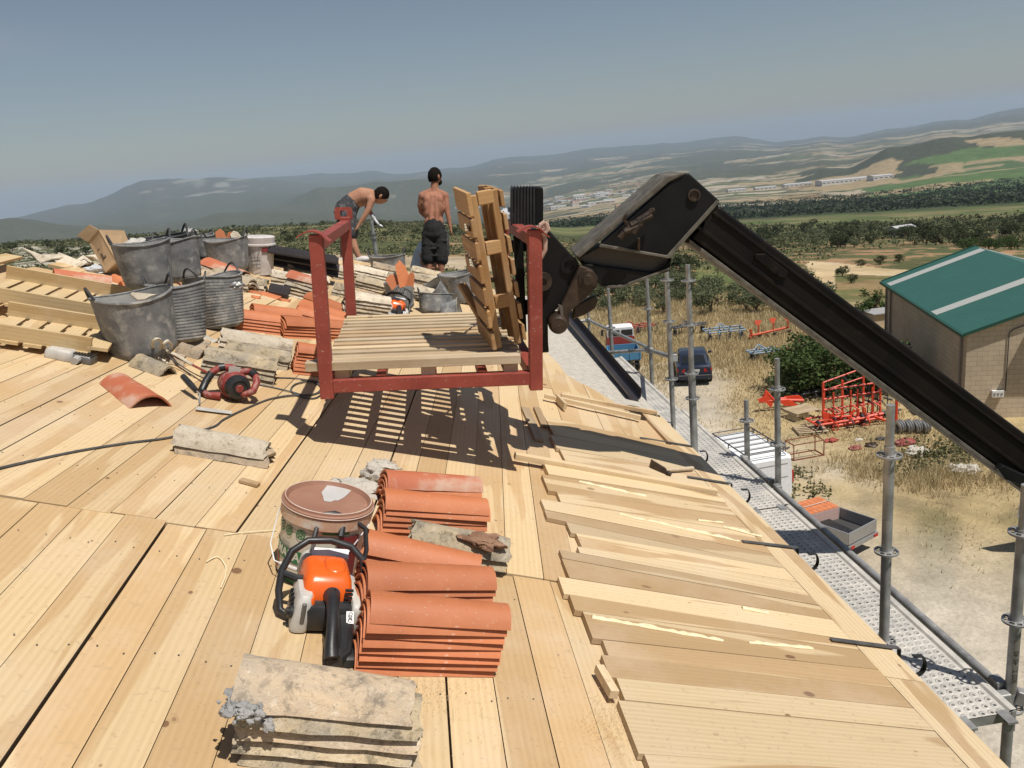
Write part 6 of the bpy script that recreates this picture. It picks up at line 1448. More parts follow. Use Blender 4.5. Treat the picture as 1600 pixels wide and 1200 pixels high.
rpoly(-.2, L + .2, 0, 1, .03, .06).build('roof', sheetm.m, e, smooth=False); rpoly(-.2, L + .2, 0, 1, .03, .06, 1).build('roof', sheetm.m, e, smooth=False)
sky_m = plain('skylight_strip', (.42, .43, .40), .4)
for s0 in (3.5, L - 1.5): rpoly(s0, s0 + .75, .01, .99, .05, .015).build('skylight', sky_m, e, smooth=False); rpoly(s0, s0 + .75, .01, .99, .05, .015, 1).build('skylight', sky_m, e, smooth=False)
tr = plain('dark_green_trim', (.012, .07, .05), .5); mb = MB()
for s0 in (-.22, L + .14):
    mb.prism([dn * s0 + E0 - Z * .05, dn * s0 + RDG - Z * .05, dn * s0 + RDG + Z * .08, dn * s0 + E0 + Z * .08], dn * .05)
mb.prism([dn * -.2 + E0 - Z * .1, dn * (L + .2) + E0 - Z * .1, dn * (L + .2) + E0 + Z * .02, dn * -.2 + E0 + Z * .02], -pw * .09); mb.build('roof_trim', tr, e, smooth=False)
pipe = plain('drainpipe_grey', (.22, .20, .18), .6)
for s in (.45, L - 1.4, L - .5): mb = MB(); mb.tube([dn * s - pw * .08 + Z * (HE - .1), dn * s - pw * .08], .05, 8); mb.build('drainpipe', pipe, e)
nrm = -dn
mb = MB(); mb.tube([pw * 1.5 + nrm * .04 + Z * 1.15, pw * 1.5 + nrm * .04 + Z * 3.5, pw * 1.65 + nrm * .04 + Z * 3.65, pw * 3.6 + nrm * .04 + Z * 4.3], .02, 6); mb.build('conduit', M['darkagri'], e)
mb = MB(); mb.box(pw * 1.2 + nrm * .08 + Z * 1.05, (.42, .16, .26), Matrix((pw, nrm, Z)).transposed()); mb.build('electric_box', M['sticker'], e, smooth=False)
mb = MB()
for i in range(3): mb.box(pw * (1.07 + .13 * i) + nrm * .165 + Z * 1.05, (.07, .02, .10), Matrix((pw, nrm, Z)).transposed())
mb.build('box_socket', M['greyink'], e, smooth=False)
mb = MB(); mb.box(pw * 2.75 + nrm * .30 + Z * 3.35, (1.35, .6, .07), Matrix((pw, nrm, Z)).transposed()); mb.build('canopy_shelf', M['offwhite'], e, smooth=False)
# neighbouring low pale roof glimpsed beside the shed
p = hit(1373, 506); e = empty('low_shed', p, 'small flat grey roofed hut just left of the tan shed', 'hut'); mb = MB(); mb.box((0, 0, .3), (1.3, 1.3, .8)); mb.build('wall', blk.m, e, smooth=False); mb = MB(); mb.box((0, 0, .74), (1.6, 1.6, .06)); mb.build('roof', plain('fibre_cement', (.3, .3, .3), .8), e, smooth=False)
# pale sheet corner at right edge
a = zp(1598, 770, 1.9); mb = MB(); mb.prism([a, a + Vector((1.6, .1, 0)), a + Vector((1.6, .1, -1.75)), a + Vector((.25, .0, -1.3)), a + Vector((-.08, 0, -.7))], Vector((0, .04, 0)))
tag(mb.build('pale_sheet', M['whitecloth'], None, smooth=False), 'pale sheet panel standing at the right edge beyond the scaffold pole', 'sheet')
mb = MB(); mb.tube([a + Vector((1.3, .1, 0)), Vector((a.x + 1.3, a.y + .1, 0))], .04, 8)
tag(mb.build('sheet_post', M['steel']), 'thin post carrying the pale sheet at the right edge', 'post')
# ---------------------------------------------------------------- vehicles
def wheel(e, x, y, r, w_, side):
    mb = MB(); q = Matrix.Rotation(R_(90), 3, 'Y'); mb.lathe([(r * .62, -w_ / 2), (r * .94, -w_ / 2), (r, -w_ * .35), (r, w_ * .35), (r * .94, w_ / 2), (r * .62, w_ / 2), (r * .62, -w_ / 2)], 26, (x, y, r), q); wl = mb.build('wheel', M['tyre'], e)
    mb = MB(); mb.lathe([(r * .61, -w_ * .4), (r * .55, w_ * .3 * side), (r * .2, w_ * .38 * side), (.001, w_ * .38 * side)], 20, (x, y, r), q); mb.build('rim', M['rim'], wl)
def loft(mb, secs):
    """sections: (y, [(x, z) ...]) right half, mirrored"""
    o = len(mb.v); n = 0
    for y, pr in secs:
        full = pr + [(-x, z) for x, z in reversed(pr)]; n = len(full); mb.v += [Vector((x, y, z)) for x, z in full]
    for i in range(len(secs) - 1):
        for k in range(n): k2 = (k + 1) % n; mb.face([o + i * n + k, o + i * n + k2, o + (i + 1) * n + k2, o + (i + 1) * n + k])
    mb.face([o + k for k in range(n)]); mb.face([o + (len(secs) - 1) * n + k for k in range(n)])
p = zp(1086, 603); e = empty('parked_car', onground(p, -15), 'dark blue saloon car parked in the dry grass seen from behind', 'car')
def cs_(w_, zb, zt, sh=.0): return [(w_ * .8, zb), (w_, zb + .12), (w_, zb + (zt - zb) * .6), (w_ * .96, zt - .05), (w_ * .86, zt)]
mb = MB(); loft(mb, [(0, cs_(.80, .32, .95)), (.12, cs_(.87, .26, 1.02)), (.9, cs_(.89, .24, 1.00)), (2.6, cs_(.89, .22, .95)), (3.7, cs_(.87, .22, .90)), (4.5, cs_(.80, .26, .74)), (4.68, cs_(.70, .32, .62))]); mb.build('body', M['carblue'], e, ang=30)
mb = MB(); loft(mb, [(.55, [(.72, .95), (.72, 1.0), (.68, 1.0)]), (1.05, [(.76, .95), (.66, 1.36), (.5, 1.40)]), (1.5, [(.77, .95), (.66, 1.40), (.5, 1.44)]), (2.4, [(.77, .93), (.66, 1.40), (.5, 1.43)]), (3.3, [(.77, .9), (.74, .95), (.6, .97)])]); mb.build('roof', M['carblue'], e, ang=30)
mb = MB(); mb.prism([Vector((-.60, .585, 1.02)), Vector((.60, .585, 1.02)), Vector((.52, .98, 1.34)), Vector((-.52, .98, 1.34))], Vector((0, -.02, .02))); mb.build('rear_window', M['glass'], e, smooth=False)
for s in (-1, 1):
    mb = MB(); mb.prism([Vector((s * .765, 1.1, 1.0)), Vector((s * .765, 2.9, .98)), Vector((s * .68, 2.4, 1.34)), Vector((s * .68, 1.3, 1.34))], Vector((s * .02, 0, 0))); mb.build('side_window', M['glass'], e, smooth=False)
    mb = MB(); mb.prism([Vector((s * .46, .02, .72)), Vector((s * .82, .05, .72)), Vector((s * .86, .08, .90)), Vector((s * .48, .03, .90))], Vector((0, -.035, 0))); mb.build('taillight', M['taillight'], e, smooth=False)
    mb = MB(); mb.box((s * .98, 2.95, 1.0), (.18, .10, .12)); mb.build('mirror', M['carblue'], e, bevel=.02)
    for y in (.85, 3.75): wheel(e, s * .80, y, .31, .2, s)
mb = MB(); mb.box((0, -.03, .48), (1.66, .12, .20)); mb.build('bumper', M['carblue'], e, bevel=.03)
mb = MB(); mb.box((0, -.02, .80), (.5, .03, .11)); mb.build('number_plate', M['plate'], e, smooth=False)
mb = MB(); mb.box((0, -.095, .575), (1.6, .012, .03)); mb.build('bumper_strip', M['rim'], e, smooth=False)
# little truck
p = zp(978, 585); e = empty('flatbed_truck', onground(p, -9), 'old small truck with white roof, red cab back and faded blue tipping bed', 'truck')
mb = MB(); mb.box((0, 1.0, .78), (1.62, 2.1, .10)); mb.build('bed_floor', M['trailerdark'], e, smooth=False)
mb = MB()
for c, s in (((0, -.03, 1.0), (1.7, .05, .42)), ((-.84, 1.0, 1.0), (.05, 2.1, .42)), ((.84, 1.0, 1.0), (.05, 2.1, .42)), ((0, 2.05, 1.0), (1.7, .05, .42))): mb.box(c, s)
for x in (-.8, -.27, .27, .8): mb.box((x, -.07, 1.0), (.05, .03, .44))
mb.build('bed_side', M['truckblue'], e, smooth=False, bevel=.008)
mb = MB(); loft(mb, [(2.2, cs_(.78, .6, 1.62)), (3.5, cs_(.80, .5, 1.62)), (4.1, cs_(.76, .5, 1.3))]); mb.build('cab', M['truckred'], e, ang=30)
mb = MB(); loft(mb, [(2.22, [(.74, 1.6), (.72, 2.05), (.6, 2.12)]), (3.2, [(.74, 1.6), (.72, 2.08), (.6, 2.15)]), (3.6, [(.72, 1.6), (.68, 1.7), (.6, 1.72)])]); mb.build('cab_roof', M['whitepaint'], e, ang=30)
for x in (-.36, .36): mb = MB(); mb.box((x, 2.20, 1.84), (.62, .03, .32)); mb.build('rear_window', M['glass'], e, smooth=False)
for s in (-1, 1): mb = MB(); mb.tube([(s * .78, 2.3, 2.0), (s * 1.0, 2.5, 2.0)], .015, 6); mb.box((s * 1.02, 2.5, 1.85), (.14, .04, .34)); mb.build('mirror', M['darkagri'], e, smooth=False); wheel(e, s * .7, .7, .36, .22, s); wheel(e, s * .7, 3.3, .36, .22, s)
mb = MB(); mb.box((0, .0, .55), (1.3, .08, .10)); mb.box((0, 1.9, .6), (.5, 3.8, .16)); mb.build('chassis', M['darkagri'], e, smooth=False)
# white van with roof rack: mostly below the walkway
p = zp(1203, 800); e = empty('white_van', onground(p, 6), 'white van with black roof rack parked under the walkway', 'van')
mb = MB(); loft(mb, [(0, cs_(.80, .4, 1.78)), (.15, cs_(.86, .3, 1.86)), (2.2, cs_(.86, .3, 1.88)), (2.9, cs_(.84, .3, 1.80)), (3.5, cs_(.84, .3, 1.10)), (4.2, cs_(.80, .3, .92))]); mb.build('body', M['whitepaint'], e, ang=30)
mb = MB()
for z_ in (1.15, 1.6): mb.box((0, -.0, z_), (1.3, .02, .02))
mb.build('door_seam', M['greyink'], e, smooth=False)
mb = MB(); loft(mb, [(2.85, [(.72, 1.78), (.7, 1.80), (.6, 1.82)]), (3.42, [(.76, 1.14), (.74, 1.16), (.6, 1.2)])]); mb.build('windscreen', M['glass'], e, ang=30)
for s in (-1, 1):
    mb = MB(); mb.box((s * .84, .06, 1.1), (.08, .05, .4)); mb.build('taillight', M['taillight'], e, smooth=False); [wheel(e, s * .78, y, .31, .2, s) for y in (.75, 3.3)]
mb = MB()
for x in (-.72, .72): mb.tube([(x, .15, 2.02), (x, 2.6, 2.02)], .022, 8)
for i in range(7): mb.tube([(-.72, .15 + .408 * i, 2.03), (.72, .15 + .408 * i, 2.03)], .018, 6)
for x in (-.72, .72):
    for y in (.4, 1.4, 2.4): mb.tube([(x, y, 1.86), (x, y, 2.02)], .018, 6)
mb.tube([(-.72, .15, 2.02), (-.72, .0, 2.14), (.72, .0, 2.14), (.72, .15, 2.02)], .018, 6); mb.build('roof_rack', M['darkagri'], e)
# small open trailer
p = zp(1346, 868); e = empty('car_trailer', onground(p, 28), 'small open grey metal trailer with lidless box standing on bare ground', 'trailer')
mb = MB(); mb.box((0, .95, .55), (1.30, 1.9, .06)); mb.build('floor', M['trailerdark'], e, smooth=False)
for nm, c, s in (('tailgate', (0, -.02, .75), (1.32, .04, .36)), ('front_panel', (0, 1.9, .75), (1.32, .04, .36)), ('side_panel', (-.66, .95, .75), (.04, 1.92, .36)), ('side_panel', (.66, .95, .75), (.04, 1.92, .36))):
    mb = MB(); mb.box(c, s); mb.build(nm, M['trailergrey'], e, smooth=False, bevel=.01)
mb = MB(); mb.box((0, -.05, .48), (1.36, .06, .12)); mb.build('light_bar', M['trailergrey'], e, smooth=False)
for s in (-1, 1): mb = MB(); mb.box((s * .55, -.09, .48), (.16, .02, .08)); mb.build('taillight', M['taillight'], e, smooth=False); wheel(e, s * .76, .9, .28, .16, s)
mb = MB(); mb.tube([(-.5, 1.9, .5), (0, 2.9, .5), (.5, 1.9, .5)], .035, 8); mb.build('drawbar', M['steel'], e)
mb = MB(); mb.prism([Vector((-.6, .2, .60)), Vector((.1, .25, .60)), Vector((.3, 1.7, .66)), Vector((-.55, 1.75, .64))], Vector((.02, 0, .02))); mb.build('tarp', M['blackplastic'], e, smooth=False)
# wrapped pallet of bricks
p = zp(1273, 835); e = empty('brick_pallet', onground(p, 14), 'wrapped pallet of orange bricks beside the trailer', 'brick pallet')
mb = MB(); r3 = random.Random(8)
for i in range(6):
    for j in range(4):
        for k in range(7): mb.box((-.44 + .175 * i, -.33 + .22 * j, .2 + .12 * k), (.165, .21, .11))
mb.build('bricks', M['newtile'], e, smooth=False)
for z in range(3): mb = MB(); mb.box((0, 0, .05 + .04 * z), (1.1, .9, .03) if z != 1 else (1.0, .1, .04)); mb.build('pallet_board', M['oldpallet'], e, smooth=False)
mb = MB(); mb.box((0, 0, .56), (1.08, .90, .78)); wrap = NT('stretch_wrap'); wrap.set((.75, .72, .72), .25); wrap.b.inputs['Alpha'].default_value = .42; mb.build('wrap', wrap.m, e, smooth=False)
mb = MB(); mb.tube([(-.55, 0, .1), (-.55, 0, 1.0), (.55, 0, 1.0), (.55, 0, .1)], .012, 4); mb.build('band', M['offwhite'], e)
# ---------------------------------------------------------------- farm implements
def implement(px, py, yaw, label, name, cat, mat, build_):
    p = zp(px, py) if py > 470 else hit(px, py); e = empty(name, onground(p, yaw), label, cat, None); build_(e, mat); return e
def tine(x, y, h=.75, r=.022):
    return [(x, y, h), (x, y - .18, h + .12), (x, y - .38, h - .05), (x, y - .34, h * .45), (x, y - .12, .12), (x, y + .10, .02)]
def cultivator(L=2.4, D=1.2, nt=9, h=.75, fold=0):
    def f(e, mat):
        mb = MB()
        for y in (0, D * .5, D): mb.tube([(-L / 2, y, h), (L / 2, y, h)], .045, 6)
        for x in (-L / 2, -L / 6, L / 6, L / 2): mb.tube([(x, 0, h), (x, D, h)], .04, 6)
        mb.tube([(-.35, D, h), (0, D + .25, h + .22), (.35, D, h)], .04, 6); mb.tube([(0, D + .25, h + .22), (0, .2, h)], .03, 6); mb.build('frame', M[mat], e)
        for i in range(nt):
            x = -L / 2 + L * i / (nt - 1); mb = MB(); mb.tube(tine(x, (i % 3) * D * .5, h), .024, 6); mb.prism([Vector((x - .05, (i % 3) * D * .5 + .02, .12)), Vector((x + .05, (i % 3) * D * .5 + .02, .12)), Vector((x, (i % 3) * D * .5 + .16, -.02))], Vector((0, .01, .01))); mb.build('tine', M[mat if i % 2 else 'darkagri'], e)
        for s in (-1, 1): mb = MB(); mb.lathe([(.10, -.04), (.22, -.05), (.24, 0), (.22, .05), (.10, .04)], 14, (s * L * .42, .25, .24), Matrix.Rotation(R_(90), 3, 'Y')); mb.build('depth_wheel', M['darkagri'], e)
    return f
def plough(n=3, L=2.2):
    def f(e, mat):
        mb = MB(); mb.tube([(-L / 2, -.1, .35), (L / 2, .25, .42)], .08, 6); mb.tube([(-L / 2, -.1, .35), (-L / 2 - .1, -.1, .75)], .07, 6); mb.tube([(-L / 2 - .25, -.35, .3), (-L / 2 + .1, .3, .3)], .06, 6); mb.build('beam', M[mat], e)
        for i in range(n):
            x = -L / 2 + .55 + i * (L - .6) / max(1, n - 1); mb = MB(); mb.tube([(x, .1, .4), (x + .02, .12, .85)], .05, 6); P = [Vector((x - .28, .06, 1.12)), Vector((x - .1, .10, .86)), Vector((x + .1, .14, .86)), Vector((x + .30, .2, 1.10)), Vector((x + .12, .24, 1.14)), Vector((x - .1, .18, 1.15))]; mb.prism(P, Vector((.0, .05, 0))); mb.build('mouldboard', M[mat], e)
            mb = MB(); mb.prism([Vector((x - .2, -.1, .3)), Vector((x + .2, 0, .3)), Vector((x + .05, .05, .05))], Vector((0, .04, 0))); mb.build('share', M['darkagri'], e)
    return f
implement(1204, 528, 8, 'orange plough lying upside down with three curved mouldboards', 'plough', 'plough', 'orangeagri', plough(3, 2.6))
implement(1136, 532, -5, 'pale blue-grey tangle of a spring-tine cultivator in the grass', 'cultivator', 'cultivator', 'blueagri', cultivator(2.3, 1.3, 12, .55))
implement(1079, 524, 6, 'dark folded cultivator with raised wings behind the scaffold pole', 'cultivator', 'cultivator', 'darkagri', cultivator(2.2, .6, 8, .6))
implement(992, 524, 4, 'long dull red harrow frame behind the truck', 'harrow', 'harrow', 'rustagri', cultivator(2.8, 1.0, 7, .5))
implement(1197, 563, 0, 'small blue-grey cultivator in the middle of the dry grass', 'cultivator', 'cultivator', 'blueagri', cultivator(1.6, .8, 7, .45))
implement(1245, 580, 20, 'dark iron implement against the left of the bush', 'harrow', 'harrow', 'darkagri', cultivator(1.5, .7, 6, .5))
implement(1252, 592, 0, 'small red hitch standing upright left of the bush', 'hitch', 'hitch', 'redagri', lambda e, m: [MB.build(b_, 'frame', M[m], e) for b_ in [(lambda b: (b.tube([(-.2, 0, 0), (-.1, 0, .8), (.15, 0, .9), (.25, 0, 0)], .05, 6), b.tube([(-.15, 0, .45), (.2, .3, .4), (.5, .3, .1)], .05, 6), b)[-1])(MB())]])
def redplough(e, m):
    mb = MB(); mb.tube([(-1.0, .1, .5), (.0, 0, .45), (1.0, -.1, .3)], .07, 6); mb.tube([(-.9, .1, .5), (-.7, .1, .95), (-.3, .0, .4)], .07, 6); mb.tube([(-.4, .3, .45), (1.0, .3, .35)], .06, 6); mb.tube([(1.0, -.1, .3), (1.05, .35, .35)], .06, 6); mb.build('beam', M[m], e)
    for P in (((-1.15, 0, .62), (-.85, 0, .72), (-.75, 0, 1.05), (-.62, 0, .7), (-.35, 0, .5), (-.5, 0, .15), (-.75, 0, .45), (-1.0, 0, .5)), ((-.3, -.15, .5), (.3, -.15, .45), (.75, -.15, .1), (.1, -.15, .2)), ((.2, .1, .55), (.9, .1, .5), (1.15, .1, .25), (.5, .1, .35))):
        mb = MB(); mb.prism([Vector(q) for q in P], Vector((.03, .06, 0))); mb.build('mouldboard', M[m], e, smooth=False)
implement(1221, 640, 5, 'bright red plough with pointed mouldboards left of the tall red frame', 'plough', 'plough', 'redagri', redplough)
def tallframe(e, m):
    mb = MB(); W_, H_ = 2.5, 2.2
    for x in (-W_ / 2, -W_ / 6, W_ / 5, W_ / 2): mb.tube([(x, 0, 0), (x, .05, H_ - .25 * (x < 0) + .15 * (x > 0 and x < 1))], .05, 6)
    for z in (.35, .8, 1.25, 1.65): mb.tube([(-W_ / 2, 0, z), (W_ / 2, 0, z)], .04, 6)
    for x in (-.85, -.1, .2, .85): mb.tube([(x, -.05, .1), (x, -.05, 1.5)], .035, 6); mb.tube([(x, -.05, .9), (x + .25, -.25, .7), (x + .2, -.3, .45)], .035, 6)
    mb.tube([(-W_ / 2, .05, H_ - .25), (.55, .05, H_ + .15), (.8, .05, H_ - .1)], .035, 6); mb.tube([(-W_ / 2 + .3, .5, 1.45), (W_ / 2, .5, 1.9)], .03, 6); mb.tube([(-W_ / 2 + .3, .5, 1.45), (-W_ / 2 + .3, .5, 0)], .03, 6); mb.tube([(W_ / 2, .5, 1.9), (W_ / 2, .5, 0)], .03, 6)
    for z in (.1, .25): mb.tube([(-W_ / 2 + .3, -.15, z), (W_ / 2, -.2, z + .1)], .07, 6)
    mb.build('frame', M[m], e); r4 = random.Random(5)
    for i in range(24):
        x, z = -W_ / 2 + .2 + (i % 6) * .42, .4 + (i // 4) * .42; mb = MB(); mb.tube([(x, .0, z), (x + .1, -.2, z + .1), (x + .22, -.3, z - .05), (x + .3, -.2, z - .12)], .02, 5); mb.build('spring_tine', M['darkagri'], e)
    mb = MB(); mb.prism([Vector((-1.35, -.1, .75)), Vector((-1.0, -.1, .6)), Vector((-.5, -.1, .35)), Vector((-.9, -.1, .15)), Vector((-1.3, -.1, .3))], Vector((.05, .2, 0))); mb.tube([(-.9, -.2, .5), (-.2, -.2, .45), (0, -.2, .7)], .05, 6); mb.build('hitch', M[m], e, smooth=False)
implement(1318, 672, 4, 'low bright red cultivator lying at the foot of the tall red frame', 'cultivator', 'cultivator', 'redagri', cultivator(2.3, .9, 11, .38))
implement(1331, 663, 2, 'tall bright red folded harrow frame with rows of tines', 'harrow', 'harrow', 'redagri', tallframe)
def darkrack(e, m):
    for i in range(5):
        mb = MB(); x = -.9 + .42 * i; mb.tube([(x, 0, 0), (x + .05, 0, 1.5), (x + .2, .1, 1.65)], .022, 6); mb.tube([(x - .1, .1, .9), (x + .2, -.1, .8)], .05, 6); mb.build('upright_tine', M[m], e)
    mb = MB(); mb.tube([(-1.1, 0, .3), (1.0, 0, .3)], .05, 6); mb.tube([(-1.1, 0, .15), (1.0, .2, .1)], .07, 6); mb.build('frame', M[m], e)
implement(1372, 655, 0, 'dark iron rack of upright tines right of the tall red frame', 'harrow', 'harrow', 'darkagri', darkrack)
implement(1400, 662, 0, 'single red upright bar beside the dark rack', 'bar', 'bar', 'redagri', lambda e, m: [MB.build(b_, 'frame', M[m], e) for b_ in [(lambda b: (b.tube([(0, 0, 0), (0, 0, 1.25)], .06, 6), b.tube([(0, 0, .05), (-.5, .1, .2), (-.9, .1, .4)], .06, 6), b)[-1])(MB())]])
implement(1268, 625, 10, 'low dark harrow lying behind the bright red plough', 'harrow', 'harrow', 'darkagri', cultivator(1.8, .8, 7, .35))
mb0 = None
for i in range(4):
    p = zp(1406 + i * 13, 676); e = empty('press_wheel', p, f'grey ribbed press wheel, {["first", "second", "third", "fourth"][i]} from the left of the row of four', 'wheel', 'row of press wheels'); mb = MB()
    for z in (-.09, 0, .09): mb.lathe([(.12, z - .03), (.25, z - .03), (.27, z), (.25, z + .03), (.12, z + .03), (.12, z - .03)], 18, (0, 0, .27), Matrix.Rotation(R_(80), 3, 'Y'))
    mb.build('ring', M['steel'], e)
# rusty rectangular frame
p = zp(1264, 716); e = empty('rusty_frame', onground(p, 6), 'rusty rectangular steel frame standing empty on the dry ground', 'frame'); W_, D_, H_ = 1.25, .6, .62
for a, b in [((x, y, 0), (x, y, H_)) for x in (-W_ / 2, W_ / 2) for y in (0, D_)] + [((-W_ / 2, y, z), (W_ / 2, y, z)) for y in (0, D_) for z in (.03, H_)] + [((x, 0, z), (x, D_, z)) for x in (-W_ / 2, W_ / 2) for z in (.03, H_)]:
    mb = MB(); mb.tube([a, b], .022, 4); mb.build('bar', M['rustframe'], e)
# two old pallets on the ground
for (x, y, yw, z, lb) in ((1252, 652, 12, .25, 'pale old pallet on top of a dark heap by the red plough'), (1266, 674, -8, .0, 'broken grey pallet lying in front of the other')):
    p = zp(x, y, 0); e = empty('pallet', Matrix.Translation(p + Vector((0, 0, z))) @ Matrix.Rotation(R_(yw), 4, 'Z'), lb, 'pallet', 'old pallets on the ground')
    for i in range(8 if z else 5): mb = MB(); mb.ct = (random.random(), .7, .4); mb.board(Vector((-.6, -.45 + .125 * i * (1 if z else 1.6), .12)), Vector((.6, -.45 + .125 * i * (1 if z else 1.6), .12)), Vector((0, 1, 0)), .09, Vector((0, 0, 1)), .02); mb.build('slat', M['oldpallet'], e, smooth=False)
    for x_ in (-.55, 0, .55): mb = MB(); mb.ct = (.8, .2, .8); mb.board(Vector((x_, -.5, 0)), Vector((x_, .5, 0)), Vector((1, 0, 0)), .09, Vector((0, 0, 1)), .11); mb.build('stringer', M['oldpallet'], e, smooth=False)
# stones and scrap on the ground
sc_ = [(1299, 690, .16, 'rustagri', 'dark rusty lump right of the rectangular frame'), (1337, 702, .16, 'redplastic', 'pinkish broken drum lying on the ground'), (1362, 697, .16, 'rust', 'brown scrap pile between drum and pole'), (1343, 688, .10, 'offwhite', 'small white stone behind the drum'), (1414, 694, .25, 'redplastic', 'reddish rubble lump right of the thick pole'), (1432, 710, .32, 'mortar', 'long pale slab in the weeds'), (1510, 738, .32, 'mortar', 'grey flat stone at the edge of the bare ground'), (1494, 680, .2, 'mortar', 'pale stone below the shed corner'), (1376, 687, .14, 'darkagri', 'thin grey scrap bar'), (1490, 733, .18, 'mortar', 'smaller grey stone left of the flat one')]
for i, (x, y, s, m, lb) in enumerate(sc_):
    mb = MB(); mb.sphere((0, 0, s * .3), s, 14, 9, (1.5, 1, .55), nz=.6, seed=i * 3.3); o = mb.build('ground_stone', M[m], ang=30); o.location = zp(x, y); tag(o, lb, 'stone', 'stones and scrap on the ground')
# ---------------------------------------------------------------- vegetation
def leafmat(name, c1, c2):
    t = NT(name); at = t.n('ShaderNodeVertexColor'); at.layer_name = 'tone'; sp = t.n('ShaderNodeSeparateColor'); t.l(at.outputs[0], sp.inputs[0])
    col = t.mix(sp.outputs[0], c1, c2); t.set(col, .7, 0, .2)
    tr_ = t.n('ShaderNodeBsdfTranslucent'); t.l(col, tr_.inputs[0]); mx = t.n('ShaderNodeMixShader'); mx.inputs[0].default_value = .22; t.l(t.b.outputs[0], mx.inputs[1]); t.l(tr_.outputs[0], mx.inputs[2]); t.l(mx.outputs[0], t.out.inputs[0]); return t.m
LF = {'olive': leafmat('olive_leaves', (.075, .098, .045), (.165, .178, .10)), 'dark': leafmat('holm_oak_leaves', (.032, .046, .020), (.078, .092, .04)), 'scrub': leafmat('scrub_leaves', (.045, .058, .026), (.125, .128, .06)), 'green': leafmat('fresh_green_leaves', (.036, .062, .018), (.085, .125, .036)), 'dry': leafmat('dry_straw', (.42, .33, .18), (.60, .50, .30)), 'weed': leafmat('grey_green_weed', (.10, .105, .05), (.2, .19, .09)), 'pine': leafmat('pine_needles', (.018, .03, .012), (.04, .055, .022))}
bark = dirty('tree_bark', (.10, .075, .05), (.17, .13, .09), 8, .9, bump=.8)
def leaf(mb, p, s, rg, flat=.5):
    u = Vector((rg.gauss(0, 1), rg.gauss(0, 1), rg.gauss(0, 1) * flat)).normalized(); v = u.orthogonal().normalized(); a = rg.uniform(0, 6.28); v = (v * math.cos(a) + u.cross(v) * math.sin(a))
    mb.add([p - u * s, p + v * s * .5, p + u * s, p - v * s * .5], [(0, 1, 2, 3)])
def crown(rg, H, R0, z0, ncl, nlf, ls, mbx=None, clr=.34, sq=.75):
    mb = mbx or MB()
    for c in range(ncl):
        A = rg.uniform(0, 6.283); rr_ = R0 * math.sqrt(rg.random()) * .85; zz = z0 + (H - z0) * (.12 + .75 * rg.random() * (1 - .45 * (rr_ / R0) ** 2)); cc = Vector((rr_ * math.cos(A), rr_ * math.sin(A), zz)); cr = R0 * clr * rg.uniform(.6, 1.25); tb = rg.uniform(-.2, .2)
        for k in range(nlf):
            q = Vector((rg.gauss(0, 1), rg.gauss(0, 1), rg.gauss(0, 1))).normalized() * cr * (rg.random() ** .4); q.z *= sq
            mb.ct = (min(1, max(0, rg.random() * .8 + tb + .1)), 0, 0); leaf(mb, cc + q, ls * rg.uniform(.7, 1.3), rg)
    return mb
def tree_proto(i, H, R0, kind, ncl, nlf, ls, th=.3, name='olive_tree', sq=.75):
    rg = random.Random(100 + i); cm = crown(rg, H, R0, H * th, ncl, nlf, ls, sq=sq).mesh('crown', LF[kind], smooth=False)
    mb = MB(); 
    for k in range(4):
        A = rg.uniform(0, 6.28); mb.tube([(0, 0, -.3), (.05 * math.cos(A), .05 * math.sin(A), H * .22), (R0 * .35 * math.cos(A), R0 * .35 * math.sin(A), H * .5), (R0 * .55 * math.cos(A), R0 * .55 * math.sin(A), H * .75)], [H * .05, H * .04, H * .022, H * .008], 6)
    return cm, mb.mesh('trunk', bark)
PR = {'olive': [tree_proto(i, 2.6, 1.7, 'olive', 20, 42, .13) for i in range(4)], 'oak': [tree_proto(10 + i, 3.6, 2.4, 'dark', 26, 48, .18, .12) for i in range(4)], 'fresh': [tree_proto(20 + i, 3.0, 1.8, 'green', 22, 46, .14, .1) for i in range(2)], 'pine': [tree_proto(30 + i, 5.5, 1.5, 'pine', 26, 46, .17, .08, sq=1.1) for i in range(3)]}
tg = random.Random(77); tcount = 0
def tree(p, kind, s, label, name='olive_tree', group=None):
    global tcount
    cm, tm = tg.choice(PR[kind]); e = empty(name, Matrix.Translation(p) @ Matrix.Rotation(tg.uniform(0, 6.28), 4, 'Z') @ Matrix.Diagonal((s, s, s * tg.uniform(.85, 1.1), 1)), label, 'tree', group); tcount += 1
    for m_, nm in ((cm, 'crown'), (tm, 'trunk')): o = bpy.data.objects.new(nm, m_); COL.objects.link(o); o.parent = e
    return e
# orchard rows beyond the yard
CNT_ = {}
def OK_(key):
    CNT_[key] = CNT_.get(key, 0) + 1; n = CNT_[key]; return f"{n}{'th' if 10 < n % 100 < 14 else {1: 'st', 2: 'nd', 3: 'rd'}.get(n % 10, 'th')}"
ORDN = ['first', 'second', 'third', 'fourth', 'fifth', 'sixth', 'seventh', 'eighth', 'ninth', 'tenth', 'eleventh', 'twelfth', 'thirteenth']
for row_ in range(13):
    for k in range(14):
        x = 930 + k * 26 + tg.uniform(-9, 9) + (row_ % 2) * 12; y = 489 - row_ * (8.6 - row_ * .22) + tg.uniform(-2.5, 2.5)
        if x > 1262 and y < 478: continue
        if 1080 < x < 1262 and 407 < y < 452: continue
        if abs(x - (1140 - (y - 470) * .2)) < 9: continue
        if x > 1300 or tg.random() < .22: continue
        p = hit(x, y); tree(p, 'olive' if tg.random() < .9 else 'oak', tg.uniform(.45, .75), f'small round olive tree, {OK_(row_)} from the left in the {ORDN[row_]} orchard row from the yard', 'olive_tree', 'orchard trees below the yard')
